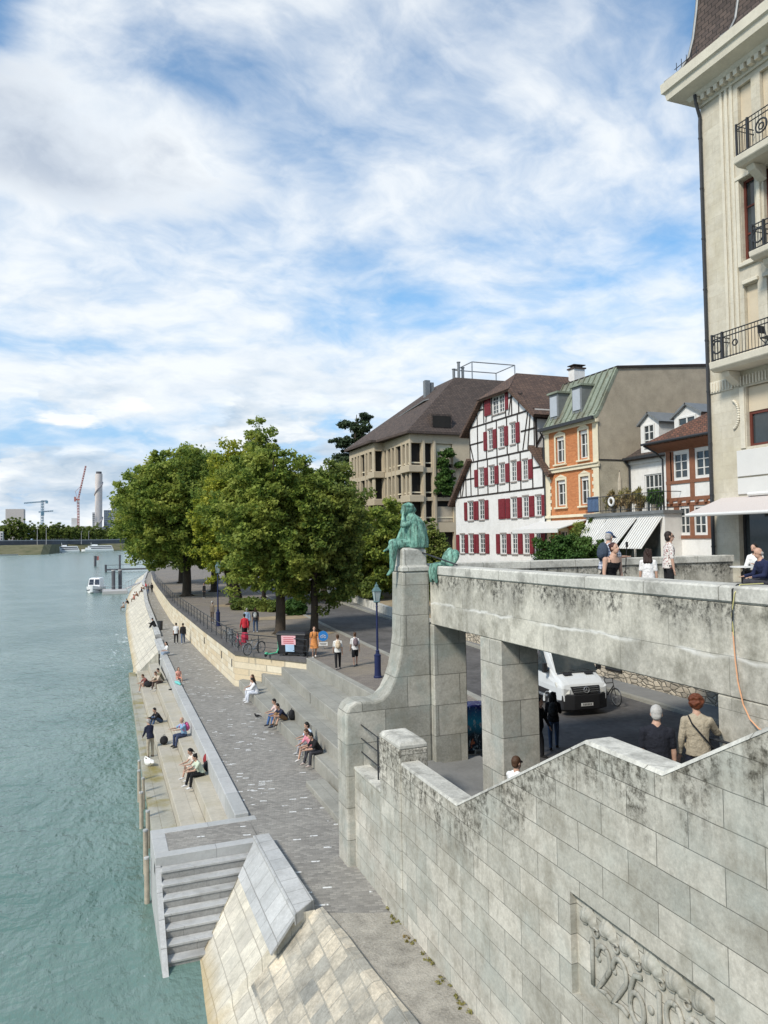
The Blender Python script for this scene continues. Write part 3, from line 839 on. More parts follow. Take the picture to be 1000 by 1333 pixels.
def digit(mb, d, y, z0, w, h, r=.036):
    # y = left edge as read from the quay (reads towards smaller y); angle 0 = up, 90 = right
    c = y - w / 2
    if d == '1':
        stroke(mb, [(c, z0), (c, z0 + h)], r); stroke(mb, [(c, z0 + h), (c + w * .35, z0 + h * .86)], r * .8)
    if d == '2':
        a = arc(c, z0 + h * .72, w * .48, h * .28, -95, 120)
        stroke(mb, a + [(c + w * .05, z0 + h * .28), (c + w * .5, z0 + .01), (c - w * .1, z0 + .035), (c - w * .55, z0)], r)
        mb.ell((pan - .01, a[0][0] - .02, a[0][1] - .02), .03, .045, .045, 8, 5)
    if d == '6':
        stroke(mb, arc(c, z0 + h * .3, w * .46, h * .3, 0, 360, 22), r)
        stroke(mb, [(c + w * .46, z0 + h * .3), (c + w * .40, z0 + h * .62), (c + w * .1, z0 + h * .93), (c - w * .35, z0 + h)], r)
    if d == '9':
        stroke(mb, arc(c, z0 + h * .7, w * .46, h * .3, 0, 360, 22), r)
        stroke(mb, [(c - w * .46, z0 + h * .7), (c - w * .40, z0 + h * .36), (c - w * .1, z0 + h * .07), (c + w * .35, z0)], r)
    if d == '0': stroke(mb, arc(c, z0 + h * .5, w * .46, h * .5, 0, 360, 24), r)
    if d == '5':
        stroke(mb, [(c - w * .4, z0 + h), (c + w * .3, z0 + h), (c + w * .38, z0 + h * .58)] + arc(c, z0 + h * .3, w * .46, h * .3, -40, 220), r)
    if d == '.': mb.ell((pan - .01, c, z0 + h * .5), .04, .055, .055, 10, 6)


m = MB(); y = 8.74
for d, w in (('1', .12), ('2', .28), ('2', .28), ('6', .28), ('.', .12), ('1', .12), ('9', .28), ('0', .28), ('5', .27)):
    digit(m, d, y, 4.86, w, .62, .036); y -= w + .045
m.v = [V(pan + (q.x - pan) * .7, q.y, q.z) for q in m.v]
m.build('carved_year', rel, root, smooth=True)

# ------------------------------------------------------------------ stair, landings
root = thing('bridge_stair', 'grey stone flight climbing from the street up to the bridge', 'stairs', (7.5, 12, 4.9))
m = MB()
m.box(6.6, 8.6, 12.6, 18.62, 2.0, 4.95)
n1 = 13
for k in range(n1): m.box(6.6, 8.46, 8.6, 12.6 - k * 4.0 / n1, 4.0 if k == 0 else 4.95 + (k - .05) * 2.1 / n1, 4.95 + (k + 1) * 2.1 / n1)
m.box(6.6, 8.46, 7.1, 8.605, 4, 7.048)
for k in range(13): m.box(6.6, 8.46, 2.0, 7.1 - k * .28, 7.0 + (k - .05) * .1769, 7.05 + (k + 1) * .1769)
m.build('flight', M['deck'], root)
m = MB(); m.prism([(8.5, 18.62), (9.9, 18.62), (9.9, 12.6), (8.5, 12.6)], 'z', 4.3, 4.9); m.build('landing', M['deck'], root)

m = MB(); m.box(6.205, 6.58, 16.6, 18.6, 2.3, 5.0)
m.mi = 1; m.box(6.19, 6.62, 16.6, 18.6, 5.002, 5.06)
solo('low_landing_wall', m, [M['ashlar'], M['coping']], 'low grey wall between the newel block and the curved stone pier', 'wall', (6.4, 17.6, 2.5))
root = thing('landing_railing', 'thin iron railing above the low wall beside the curved pier', 'railing', (6.4, 17.6, 5.06))
m = MB(); m.tube([(6.4, 17.35, 5.0), (6.4, 17.35, 6.12)], .022, 8); m.build('post', M['iron'], root)
m = MB()
for z in (6.1, 5.75, 5.4): m.tube([(6.4, 16.6, z - .02), (6.4, 18.6, z + .02)], .016, 8)
m.build('rails', M['iron'], root)

# ------------------------------------------------------------------ curved pier
root = thing('curved_pier', 'tall stone pier sweeping down in a curve, carrying the green statue', 'pier', (7.2, 19.2, 2.5))
P0, P1 = 18.6, 19.4
cur = [(5.98, 2.3), (5.98, 6.28), (6.0, 6.45), (6.1, 6.62), (6.28, 6.72), (6.55, 6.72), (6.8, 6.68), (7.02, 6.74), (7.2, 6.92), (7.34, 7.18), (7.46, 7.5), (7.55, 7.9), (7.61, 8.35), (7.63, 9.2), (7.65, 10.1), (8.45, 10.1), (8.45, 2.3)]
m = MB(); m.prism(cur, 'y', P0, P1)
m.build('shaft', M['pier'], root, bevel=.06, seg=2)
m = MB()
rg = []
for ins, z in ((.0, 10.102), (.0, 10.22), (.05, 10.26), (.06, 10.68), (.12, 10.75)):
    rg.append([V(7.63 + ins, P0 - .02 + ins, z), V(8.44 - ins, P0 - .02 + ins, z), V(8.44 - ins, P1 - ins, z), V(7.63 + ins, P1 - ins, z)])
m.loft(rg); m.build('pedestal', M['coping'], root, bevel=.015)
m = MB(); m.box(8.452, 9.45, 18.42, 19.1, 2.3, 8.64); m.build('inner_pillar', M['pier'], root, bevel=.025)

# ------------------------------------------------------------------ bridge edge beam, pillar, deck
root = thing('bridge_parapet', 'massive stained grey concrete parapet beam of the bridge above the stair', 'parapet', (8.6, 12, 8.65))
m = MB(); m.box(8.45, 8.95, -3, 18.58, 8.65, 10.0); m.build('beam', M['beam'], root, bevel=.02)
m = MB(); m.box(8.42, 8.98, -3, 18.56, 10.002, 10.25); m.build('coping', M['coping'], root, bevel=.03)
m = MB(); m.box(8.45, 9.45, 14.8, 15.78, 2.3, 8.648)
solo('bridge_pillar', m, M['pier'], 'square granite pillar holding up the bridge beam', 'pillar', (9, 15.3, 4.5), bevel=.03)
m = MB(); m.box(8.46, 9.6, 4, 8.5, 2.3, 8.648)
m.box(8.46, 20.9, 1.0, 4, 2.3, 8.6)
solo('bridge_abutment', m, M['beam'], 'plain concrete abutment wall carrying the bridge behind the couple on the stairs', 'wall', (9, 6, 4.5), bevel=.02)
m = MB(); m.box(8.96, 20.9, -12, 19.2, 8.7, DECK); m.box(-40, 8.94, -14, -1.2, 8.7, DECK + .004); m.box(6.2, 8.44, -1.19, 3.4, 8.7, DECK)
struct('bridge_deck', m, M['deck'])
root = thing('far_parapet', 'low grey parapet with flat coping along the far edge of the bridge', 'parapet', (14, 19.4, 8.6))
m = MB(); m.box(8.97, 20.0, 19.2, 19.6, 8.4, 10.04); m.build('wall', M['beam'], root, bevel=.02)
m = MB(); m.box(8.6, 20.03, 19.16, 19.64, 10.042, 10.27); m.build('coping', M['coping'], root, bevel=.02)

root = thing('stair_handrail', 'dark iron handrail on the stair by the red haired woman', 'handrail', (8.3, 8, 7.1))
m = MB(); m.tube([(8.28, 8.75, 7.95), (8.3, 8.6, 8.02), (8.3, 7.2, 8.05), (8.3, 4.5, 9.7)], .022, 8); m.build('rail', M['iron'], root)
for y, z in ((8.5, 7.05), (7.9, 7.05), (7.3, 7.05), (6.6, 7.4)):
    m = MB(); m.tube([(8.3, y, z), (8.3, y, 8.03 if y > 7 else 8.4)], .014, 6); m.build('post', M['iron'], root)
m = MB(); m.tube([(8.3, 8.5, 7.5), (8.3, 7.25, 7.5)], .012, 6); m.build('lower_rail', M['iron'], root)

cab = plain('orange_cable_sheath', (.68, .36, .20), .5, .1); caby = plain('yellow_cable_sheath', (.55, .50, .22), .5, .1); cabk = plain('black_cable_sheath', (.02, .02, .022), .5, .1)
root = thing('hanging_cable', 'orange and black power cables hanging over the parapet', 'cable', (8.4, 8, 10.3))
m = MB(); m.tube([(9.3, 8.2, 9.4), (9.1, 8.16, 10.1), (8.95, 8.14, 10.268), (8.5, 8.1, 10.268), (8.40, 8.1, 10.2), (8.40, 8.12, 9.6)], .010, 6); m.build('black_cable', cabk, root)
m = MB(); m.tube([(8.95, 8.06, 10.268), (8.5, 8.05, 10.268), (8.40, 8.06, 10.15), (8.40, 8.12, 9.85), (8.40, 8.1, 9.55)], .008, 6); m.build('yellow_cable', caby, root)
m = MB(); m.tube([(8.40, 8.11, 9.6), (8.405, 8.09, 9.2), (8.41, 8.06, 8.9), (8.41, 7.98, 8.6), (8.40, 7.86, 8.42), (8.38, 7.7, 8.33), (8.36, 7.5, 8.32), (8.34, 7.2, 8.4), (8.34, 6.8, 8.7)], .011, 6); m.build('orange_cable', cab, root)

# ------------------------------------------------------------------ rubble wall and terrace behind the street
m = MB()
m.box(21.2, 21.7, 21.05, 45, 4.2, 8.5)
m.mi = 1; m.box(21.15, 21.75, 21.05, 45.05, 8.502, 8.62)
solo('rubble_wall', m, [M['rubble'], M['coping']], 'rough rubble stone wall along the pavement of the lower street', 'wall', (21.4, 35, 4.5), bevel=.01)
m = MB(); m.box(21.14, 21.25, 26.6, 27.7, 5.0, 6.0)
m.mi = 1
for k in range(8): m.box(21.12, 21.14, 26.65, 27.65, 5.06 + k * .12, 5.12 + k * .12)
solo('wall_vent', m, [M['dark'], M['iron']], 'dark louvred vent set in the rubble wall', 'vent', (21.2, 27, 5))
m = MB(); m.box(21.72, 26.2, 21.05, 44.95, 4.0, 8.45); struct('garden_terrace', m, M['earth'])
m = MB()
gw = [(45.1, 21.25), (58.2, 22.4), (68, 23.6), (82, 25.2), (100, 27)]
for (a, p), (b, q) in zip(gw, gw[1:]):
    m.add([(p, a, 4.3), (q, b, 4.3), (q, b, 5.3), (p, a, 5.3), (p + .4, a, 4.3), (q + .4, b, 4.3), (q + .4, b, 5.3), (p + .4, a, 5.3)], [(0, 1, 2, 3), (3, 2, 6, 7), (0, 3, 7, 4), (1, 5, 6, 2)])
solo('garden_wall', m, M['coping'], 'low grey garden wall with overhanging plants beside the upper street', 'wall', (24, 75, 4.5))
m = MB(); m.poly([(21.4, 45.1, 5.2), (22.7, 58.2, 5.2), (23.9, 68, 5.2), (60, 68, 5.2), (60, 45.1, 5.2)]); m.poly([(23.9, 68, 5.2), (60, 68, 5.2), (60, 120, 5.2), (27.4, 100, 5.2), (25.5, 82, 5.2)]); struct('garden_ground', m, M['earth'])
# ------------------------------------------------------------------ half-timbered house
def bars(mb, axis, c, segs, w=.13, t=.035, sgn=-1):
    """timber bars on the face axis=c; segs = ((u0,v0),(u1,v1))"""
    for (a, b), (e, f) in segs:
        du, dv = e - a, f - b; L = math.hypot(du, dv); nx, ny = -dv / L * w / 2, du / L * w / 2
        q = [(a + nx, b + ny), (a - nx, b - ny), (e - nx, f - ny), (e + nx, f + ny)]
        mb.prism(q, axis, min(c, c + t * sgn), max(c, c + t * sgn))


HX = 26.0
root = thing('half_timbered_house', 'white half timbered gable house with dark red shutters', 'house', (26, 45.5, 8.5))
wins = [(45.04, 45.90, 19.63, 20.9), (44.25, 44.98, 19.63, 20.88),
        (45.97, 46.64, 17.24, 18.68), (44.39, 45.09, 17.21, 18.61), (42.91, 43.55, 17.24, 18.65),
        (47.37, 48.08, 14.73, 16.03), (45.85, 46.57, 14.73, 16.05), (44.41, 45.09, 14.73, 16.07), (42.90, 43.54, 14.72, 16.08), (41.48, 42.10, 14.71, 16.03),
        (49.11, 49.91, 12.28, 13.68), (47.43, 48.18, 12.29, 13.70), (42.93, 43.61, 12.26, 13.61), (41.48, 42.15, 12.28, 13.63), (39.98, 40.62, 12.31, 13.59),
        (50.60, 51.3, 9.81, 11.25), (49.14, 49.86, 9.83, 11.23), (47.40, 48.19, 9.85, 11.24), (44.41, 45.13, 9.83, 11.21), (42.95, 43.63, 9.85, 11.23), (41.49, 42.15, 9.87, 11.21), (40.18, 40.76, 9.89, 11.23)]
m = MB()
facade(m, 'x', HX, 38.9, 52.05, 4.2, 14.1, [w for w in wins if w[3] < 14], .22)
facade(m, 'x', HX, 38.9, 52.05, 14.1, 16.65, [w for w in wins if 14 < w[2] < 16], .22, clip=[(38.9, 14.1), (52.05, 14.1), (49.5, 16.65), (40.5, 16.65)])
facade(m, 'x', HX, 40.5, 49.5, 16.65, 21.25, [w for w in wins if w[2] > 17], .22, clip=[(40.5, 16.65), (49.5, 16.65), (49.5, 19.0), (47.1, 20.95), (43.3, 20.95), (40.55, 18.85)])
m.poly([(HX, 38.9, 4.2), (40, 38.9, 4.2), (40, 38.9, 14.1), (HX, 38.9, 14.1)])
m.poly([(HX, 40.5, 14), (40, 40.5, 14), (40, 40.5, 19.2), (HX, 40.5, 19.2)])
m.poly([(HX, 52.05, 4.2), (40, 52.05, 4.2), (40, 52.05, 14.1), (HX, 52.05, 14.1)])
m.poly([(HX, 49.5, 14), (40, 49.5, 14), (40, 49.5, 19.2), (HX, 49.5, 19.2)])
m.build('wall', M['plaster'], root)
m = MB(); m.box(HX + .3, HX + .34, 39.2, 51.8, 8, 14); m.box(HX + .3, HX + .34, 42.6, 47.8, 14, 19.9); m.build('shade_backing', M['dark'], root)  # thin dark sheets behind the windows, shade put in as colour
m = MB()
m.slab([(27.6, 45.2, 22.6), (40, 45.2, 22.6), (40, 40.0, 18.75), (25.6, 40.0, 18.75), (25.6, 43.0, 20.97)], .22)
m.slab([(27.6, 45.2, 22.6), (40, 45.2, 22.6), (40, 50.4, 18.75), (25.6, 50.4, 18.75), (25.6, 47.4, 20.97)], .22)
m.slab([(27.6, 45.2, 22.62), (25.55, 47.5, 20.95), (25.55, 42.9, 20.95)], .2)
m.slab([(25.6, 49.3, 16.9), (40, 49.3, 16.9), (40, 52.7, 13.6), (25.6, 52.7, 13.6)], .25)
m.slab([(25.6, 40.65, 16.85), (40, 40.65, 16.85), (40, 38.5, 14.8), (25.6, 38.5, 14.8)], .25)
roof = m.build('roof', M['roof'], root)
m = MB(); m.box(31.6, 32.5, 44.0, 44.7, 21.5, 22.95); m.mi = 1; m.box(31.52, 32.58, 43.92, 44.78, 22.952, 23.05); m.box(31.7, 32.4, 44.1, 44.6, 23.05, 23.2); m.box(31.55, 32.55, 43.95, 44.75, 23.2, 23.26)
m.build('chimney', [M['plaster'], M['roof2']], roof)
segs = [((38.95, 14.08), (52.0, 14.08)), ((40.5, 16.62), (49.5, 16.62)), ((40.55, 19.2), (49.5, 19.2)),
        ((38.95, 15.4), (41.1, 15.4)), ((48.9, 15.4), (50.6, 15.4)), ((40.5, 17.95), (42.2, 17.95)), ((47.4, 17.95), (49.5, 17.95)), ((41.9, 20.45), (43.9, 20.45)), ((47.3, 20.3), (48.2, 20.3)),
        ((39.0, 14.1), (40.6, 16.5)), ((50.9, 14.1), (50.3, 15.8)), ((41.4, 16.7), (41.0, 19.1)), ((48.9, 16.7), (49.4, 18.0)), ((42.0, 16.7), (41.3, 19.1)), ((43.7, 19.3), (43.2, 21.1)), ((46.9, 19.3), (46.5, 21.1))]
def vert(y, a, b):
    for w in wins:
        if w[0] - .1 < y < w[1] + .1 and w[2] < b and w[3] > a:
            return [((y, a), (y, w[2])), ((y, w[3]), (y, b))]
    return [((y, a), (y, b))]
for y in (39.7, 40.9, 42.35, 43.8, 45.4, 46.8, 48.3, 49.4): segs += vert(y, 14.1, 16.6)
for y in (50.2, 51.1): segs += vert(y, 14.1, 14.1 + (52.05 - y) * 1.0)
for y in (40.6, 42.6, 44.0, 45.4, 46.9, 48.2, 49.42): segs += vert(y, 16.65, 19.2)
for y in (42.4, 43.3, 44.1, 46.0, 47.2): segs += vert(y, 19.2, min(21.2, 21.2 - max(0, (43.2 - y)) * .77, 21.2 - max(0, y - 47.1) * .85))
segs += [((48.2, 19.2), (48.2, 20.2)), ((41.5, 19.2), (41.5, 19.9))]
m = MB(); bars(m, 'x', HX, segs, .105)
bars(m, 'y', 40.5, [((26.06, 16.7), (26.06, 19.0)), ((27.4, 16.7), (27.4, 19.0)), ((26.1, 16.9), (27.3, 18.8)), ((26.1, 18.6), (29, 18.6)), ((28.6, 16.7), (28.6, 19))], .12)
m.build('timber_frame', M['timber'], root)
for i, w in enumerate(wins):
    o = window(root, 'x', HX, w, M['white'], M['glass'], 2 if w[1] - w[0] > .4 else 1, 4, .075, .06, .035)
    m = MB(); m.box(HX - .05, HX + .02, w[0] - .06, w[1] + .06, w[3], w[3] + .1); m.build('lintel', M['stonegrey'], o)
    m = MB(); m.box(HX - .07, HX + .02, w[0] - .06, w[1] + .06, w[2] - .09, w[2]); m.build('sill', M['stonegrey'], o)
sh = [(46.12, 47.0, 19.72, 21.05), (43.72, 44.1, 19.7, 20.95), (46.76, 47.24, 17.25, 18.61), (45.37, 45.88, 17.25, 18.6), (43.82, 44.30, 17.25, 18.59), (42.32, 42.81, 17.26, 18.62),
      (48.22, 48.75, 14.73, 16.0), (46.73, 47.26, 14.73, 16.02), (45.22, 45.75, 14.73, 16.0), (43.72, 44.26, 14.73, 16.02), (42.22, 42.74, 14.73, 16.02), (40.85, 41.35, 14.73, 16.0),
      (50.05, 50.5, 12.29, 13.68), (48.62, 49.0, 12.29, 13.68), (48.25, 48.58, 12.29, 13.68), (46.75, 47.3, 12.29, 13.68), (44.4, 45.3, 12.25, 13.64), (43.75, 44.3, 12.25, 13.62), (42.25, 42.8, 12.25, 13.62), (40.75, 41.35, 12.27, 13.62), (39.45, 39.9, 12.29, 13.6),
      (51.45, 51.95, 9.82, 11.24), (50.0, 50.5, 9.82, 11.24), (48.75, 49.05, 9.84, 11.24), (48.3, 48.7, 9.84, 11.24), (46.75, 47.3, 9.84, 11.24), (45.22, 45.72, 9.84, 11.22), (43.75, 44.28, 9.84, 11.22), (42.25, 42.82, 9.86, 11.22), (40.85, 41.38, 9.88, 11.22), (39.5, 40.05, 9.9, 11.22)]
for a, b, e, f in sh:
    m = MB(); m.box(HX - .075, HX - .04, a, b, e, f)
    m.box(HX - .09, HX - .074, a + .05, b - .05, e + .1, (e + f) / 2 - .05); m.box(HX - .09, HX - .074, a + .05, b - .05, (e + f) / 2 + .05, f - .1)
    m.build('shutter', M['shutter'], root)

# ------------------------------------------------------------------ orange brick house
root = thing('orange_brick_house', 'narrow orange brick house with green copper mansard roof', 'house', (26, 36.7, 8.5))
wins = [(37.34, 38.22, 15.45, 17.0), (35.06, 35.85, 15.47, 17.08), (37.32, 38.21, 12.84, 14.36), (35.04, 35.85, 12.82, 14.40), (37.23, 38.12, 9.2, 11.3), (35.0, 35.9, 9.2, 11.3)]
m = MB(); facade(m, 'x', HX, 34.2, 39.35, 4.2, 17.5, wins, .25)
m.poly([(HX, 39.35, 4.2), (36, 39.35, 4.2), (36, 39.35, 17.5), (HX, 39.35, 17.5)])
m.build('wall', M['brick'], root)
m = MB(); m.prism([(26.0, 4.2), (26.0, 17.7), (26.15, 18.0), (27.45, 20.5), (29.4, 20.75), (34.1, 21.05), (37, 20.6), (37, 4.2)], 'y', 34.17, 34.5)
m.build('gable_wall', M['gable'], root)
m = MB(); m.prism([(26.05, 8.5), (26.05, 15.15), (28.1, 15.2), (30, 15.0), (30, 8.5)], 'y', 34.14, 34.168); m.build('gable_wall', M['gable2'], root)
m = MB(); m.box(26.0, 37, 34.1, 34.165, 15.22, 15.27); m.build('conduit', M['iron'], root)
m = MB()
for a, b in ((34.12, 34.6), (38.95, 39.4)): m.box(HX - .05, HX - .002, a, b, 4.2, 17.4)
for k in range(12):
    m.box(HX - .045, HX - .002, 34.6, 34.6 + (.14 if k % 2 else .02), 12.4 + k * .21, 12.4 + k * .21 + .2); m.box(HX - .045, HX - .002, 38.95 - (.14 if k % 2 else .02), 38.95, 12.4 + k * .21, 12.4 + k * .21 + .2)
for z, h, p in ((14.85, .2, .12), (15.05, .08, .2), (12.1, .16, .14), (17.35, .18, .18)): m.box(HX - p, HX - .004, 34.05, 39.42, z, z + h)
m.build('stone_trim', M['cstone'], root, bevel=.02)
for w in wins:
    a, b, e, f = w
    o = window(root, 'x', HX, w, M['white'], M['glass'], 2, 2, .07, .14, .05)
    m = MB()
    m.box(HX - .07, HX - .003, a - .13, a, e - .1, f + .16); m.box(HX - .07, HX - .003, b, b + .13, e - .1, f + .16); m.box(HX - .068, HX - .003, a, b, f, f + .17)
    m.box(HX - .16, HX - .003, a - .2, b + .2, e - .2, e - .1); m.prism([(a - .1, f + .17), (b + .1, f + .17), ((a + b) / 2, f + .34)], 'x', HX - .08, HX - .003)
    m.build('surround', M['cstone'], o, bevel=.015)
    if f > 12:
        m = MB(); m.box(HX + .06, HX + .1, a + .02, b - .02, f - .22, f - .01); m.build('blind', M['white'], o)
m = MB()
mp = [(25.62, 17.62), (25.9, 17.8), (26.2, 18.25), (26.75, 19.3), (27.42, 20.55)]
m.loft([[V(x, 34.16, z), V(x, 39.45, z), V(x + .15, 39.45, z - .12), V(x + .15, 34.16, z - .12)] for x, z in mp])
for k in range(10):
    y = 34.3 + k * .55
    for (x, z), (x2, z2) in zip(mp[1:], mp[2:]): m.obox(((x + x2) / 2 - .04, y, (z + z2) / 2 + .03), ((x2 - x) / 2, 0, (z2 - z) / 2), (0, .025, 0), (-.03, 0, .02))
roof = m.build('mansard_roof', M['copper'], root)
m = MB(); m.slab([(27.4, 34.1, 20.62), (27.4, 39.5, 20.62), (34.1, 39.5, 21.2), (34.1, 34.1, 21.2)], .14); m.slab([(34.1, 34.1, 21.2), (34.1, 39.5, 21.2), (37.1, 39.5, 20.75), (37.1, 34.1, 20.75)], .14)
m.build('flat_roof', M['timber'], root)
m = MB(); m.box(25.5, 25.66, 34.05, 39.45, 17.5, 17.68); m.tube([(25.65, 39.42, 17.5), (25.9, 39.42, 17.1), (25.9, 39.42, 8)], .05, 8); m.build('gutter', M['iron'], root)
for a, b in ((38.1, 39.05), (35.75, 36.7)):
    m = MB(); m.box(26.15, 27.5, a, b, 18.2, 19.75); m.mi = 1; m.box(26.02, 27.6, a - .1, b + .1, 19.752, 19.87)
    d = m.build('dormer', [M['zinc'], M['copper']], roof)
    window_r = (a + .12, b - .12, 18.36, 19.58)
    m = MB(); m.box(26.1, 26.148, window_r[0], window_r[1], window_r[2], window_r[3]); m.build('dormer_window', plain('pale_blind', (.40, .43, .47), .4, .1), d)
m = MB(); m.slab([(26.0, 35.3, 11.95), (26.0, 40.2, 11.95), (24.0, 40.2, 11.42), (24.0, 35.3, 11.42)], .05); m.box(23.96, 24.0, 35.3, 40.2, 11.2, 11.44)
m.build('awning', M['white'], root)

# ------------------------------------------------------------------ white house with roof terrace
root = thing('white_dormer_house', 'small white house with two dormers and a planted terrace', 'house', (27, 31, 8.5))
FX = 28.1
wins = [(31.6, 32.95, 12.15, 14.3), (30.0, 31.2, 12.15, 14.3)]
m = MB(); facade(m, 'x', FX, 22.5, 34.1, 4.2, 15.25, wins, .2); m.build('wall', M['plaster'], root)
m = MB(); m.box(FX + .25, FX + .3, 23, 34, 9, 15); m.build('shade_backing', M['dark'], root)  # dark sheet painted as indoor shade, no interior is modelled
for w in wins: window(root, 'x', FX, w, M['white'], M['glass'], 4, 3, .07, .1, .05)
m = MB(); m.slab([(FX - .4, 22, 15.3), (FX - .4, 34.15, 15.3), (FX + 5.0, 34.15, 18.2), (FX + 5.0, 22, 18.2)], .2)
roof = m.build('roof', M['roof2'], root)
m = MB(); m.box(FX - .12, FX - .004, 22.5, 34.1, 14.95, 15.2); m.build('eaves_board', M['white'], root)
m = MB(); m.box(FX - .5, FX - .38, 22, 34.15, 15.2, 15.34); m.tube([(FX - .44, 34.05, 15.2), (FX - .1, 34.05, 14.9), (FX - .1, 34.05, 12.1)], .05, 8); m.build('gutter', M['iron'], root)
for a, b in ((31.75, 33.2), (28.75, 30.6)):
    m = MB(); m.box(FX + .05, FX + 4, a, b, 15.4, 17.15)
    m.prism([(a, 17.15), (b, 17.15), ((a + b) / 2, 17.6)], 'x', FX + .06, FX + 4)
    d = m.build('dormer', M['plaster'], roof)
    m = MB(); c = (a + b) / 2
    m.slab([(FX - .1, c, 17.75), (FX + 4, c, 17.75), (FX + 4, a - .2, 17.1), (FX - .1, a - .2, 17.1)], .1); m.slab([(FX - .1, c, 17.75), (FX + 4, c, 17.75), (FX + 4, b + .2, 17.1), (FX - .1, b + .2, 17.1)], .1)
    m.build('dormer_roof', M['zinc'], d)
    window(d, 'x', FX + .05, (a + .3, b - .3, 15.75, 17.05), M['white'], M['glass'], 2, 3, .08, -.01, .05, 'dormer_window')
m = MB(); m.box(25.0, FX - .01, 28.0, 34.05, 4.2, 12.0); m.mi = 1; m.box(24.85, FX - .01, 27.9, 34.1, 12.002, 12.16)
m.build('garage', [M['plaster'], M['zinc']], root)
m = MB()
for k in range(3): m.box(24.97, 24.998, 28.3 + k * 1.9, 28.3 + k * 1.9 + 1.7, 9.2, 11.7)
m.build('garage_window', M['glass'], root)
for k, (a, b, out) in enumerate(((32.3, 33.9, 1.0), (29.9, 32.15, 1.5), (28.1, 29.75, 1.3))):
    m = MB()
    m.slab([(24.95, a, 11.85), (24.95, b, 11.85), (24.95 - out, b, 10.35), (24.95 - out, a, 10.35)], .03)
    for j in range(int((b - a) / .18)):
        y = a + .09 + j * .18; m.obox((24.93 - out / 2, y, 11.13), (-out / 2, 0, -.75), (0, .02, 0), (-.012, 0, .008))
    m.build('slanted_shutter', M['white'], root)
rr = thing('terrace_railing', 'thin dark railing with planters round the white roof terrace', 'railing', (25, 31, 12.16))
m = MB()
for z in (12.3, 13.05): m.tube([(28, 27.95, z), (24.95, 27.95, z), (24.95, 34.0, z)], .02, 6)
m.build('rails', M['iron'], rr)
m = MB()
for k in range(52): m.tube([(24.95, 28 + k * .117, 12.16), (24.95, 28 + k * .117, 13.05)], .009, 4)
m.build('balusters', M['iron'], rr)
m = MB(); m.box(25.0, 25.06, 33.0, 33.9, 12.25, 13.1); m.build('blue_cloth', plain('blue_cloth', (.12, .19, .33), .9, .2), rr)
m = MB(); m.torus((24.9, 31.75, 12.75), (1, 0, 0), .2, .06, 18, 8)
solo('life_ring', m, M['white'], 'white ring hanging on the terrace railing', 'ring', (24.9, 31.75, 12.75), smooth=True)

# ------------------------------------------------------------------ brown timbered house
root = thing('brown_timbered_house', 'small white house with brown timber and overhanging tiled roof', 'house', (26, 26, 8.5))
wins = [(27.44, 28.37, 13.65, 14.89), (26.0, 26.97, 13.65, 14.90), (24.4, 25.4, 13.65, 14.9), (27.40, 28.11, 11.0, 12.29), (26.4, 27.16, 10.99, 12.30), (24.6, 25.5, 11, 12.3)]
m = MB(); facade(m, 'x', HX, 22.0, 28.95, 4.2, 15.4, wins, .16); m.poly([(HX, 28.95, 4.2), (30, 28.95, 4.2), (30, 28.95, 15.4), (HX, 28.95, 15.4)])
m.poly([(HX, 22, 4.2), (33, 22, 4.2), (33, 22, 15.4), (HX, 22, 15.4)]); m.build('wall', M['plaster'], root)
m = MB(); m.box(HX + .2, HX + .24, 22.2, 28.8, 9, 15.2); m.build('shade_backing', M['dark'], root)  # near-black sheet in place of the unlit inside
m = MB()
bars(m, 'x', HX, [((22, 13.5), (28.9, 13.5)), ((22, 12.68), (28.9, 12.68)), ((22, 10.86), (28.9, 10.86)), ((22, 15.1), (28.9, 15.1)), ((22, 12.42), (28.9, 12.42))], .16, .05)
bars(m, 'x', HX, [((y, 12.7), (y, 15.3)) for y in (28.75, 27.2, 25.7, 24.1)] + [((y, 10.9), (y, 12.4)) for y in (28.3, 27.28, 26.2, 25.8)], .26, .04)
bars(m, 'x', HX, [((y, 13.55), (y, 15.0)) for y in (28.6, 28.48)] + [((27.1, 13.55), (27.1, 15.0)), ((28.2, 11), (28.2, 12.4))], .2, .036)
m.build('timber_frame', M['btimber'], root)
m = MB()
for k in range(12): m.box(HX - .14, HX - .05, 22.4 + k * .55, 22.56 + k * .55, 12.46, 12.6)
m.build('beam_ends', M['btimber'], root)
for w in wins: window(root, 'x', HX, w, M['white'], M['glass'], 2, 3, .075, .05, .04)
m = MB(); m.slab([(25.2, 29.6, 15.5), (25.2, 21, 15.5), (29.0, 21, 17.6), (29.0, 27.2, 17.6)], .16); m.slab([(25.2, 29.6, 15.5), (29.0, 27.2, 17.6), (30.5, 27.2, 17.6), (30.5, 29.6, 15.5)], .16)
m.build('roof', M['roof3'], root)
m = MB(); m.prism([(25.3, 15.36), (26.0, 15.05), (26.0, 15.4), (25.3, 15.46)], 'y', 21, 29.5); m.build('eaves', M['btimber'], root)
m = MB(); m.tube([(25.15, 21, 15.46), (25.15, 29.65, 15.46)], .06, 8); m.tube([(25.2, 29.55, 15.4), (25.6, 29.1, 15.0), (25.92, 29.05, 14.7), (25.92, 29.05, 8)], .045, 8); m.build('gutter', M['iron'], root)

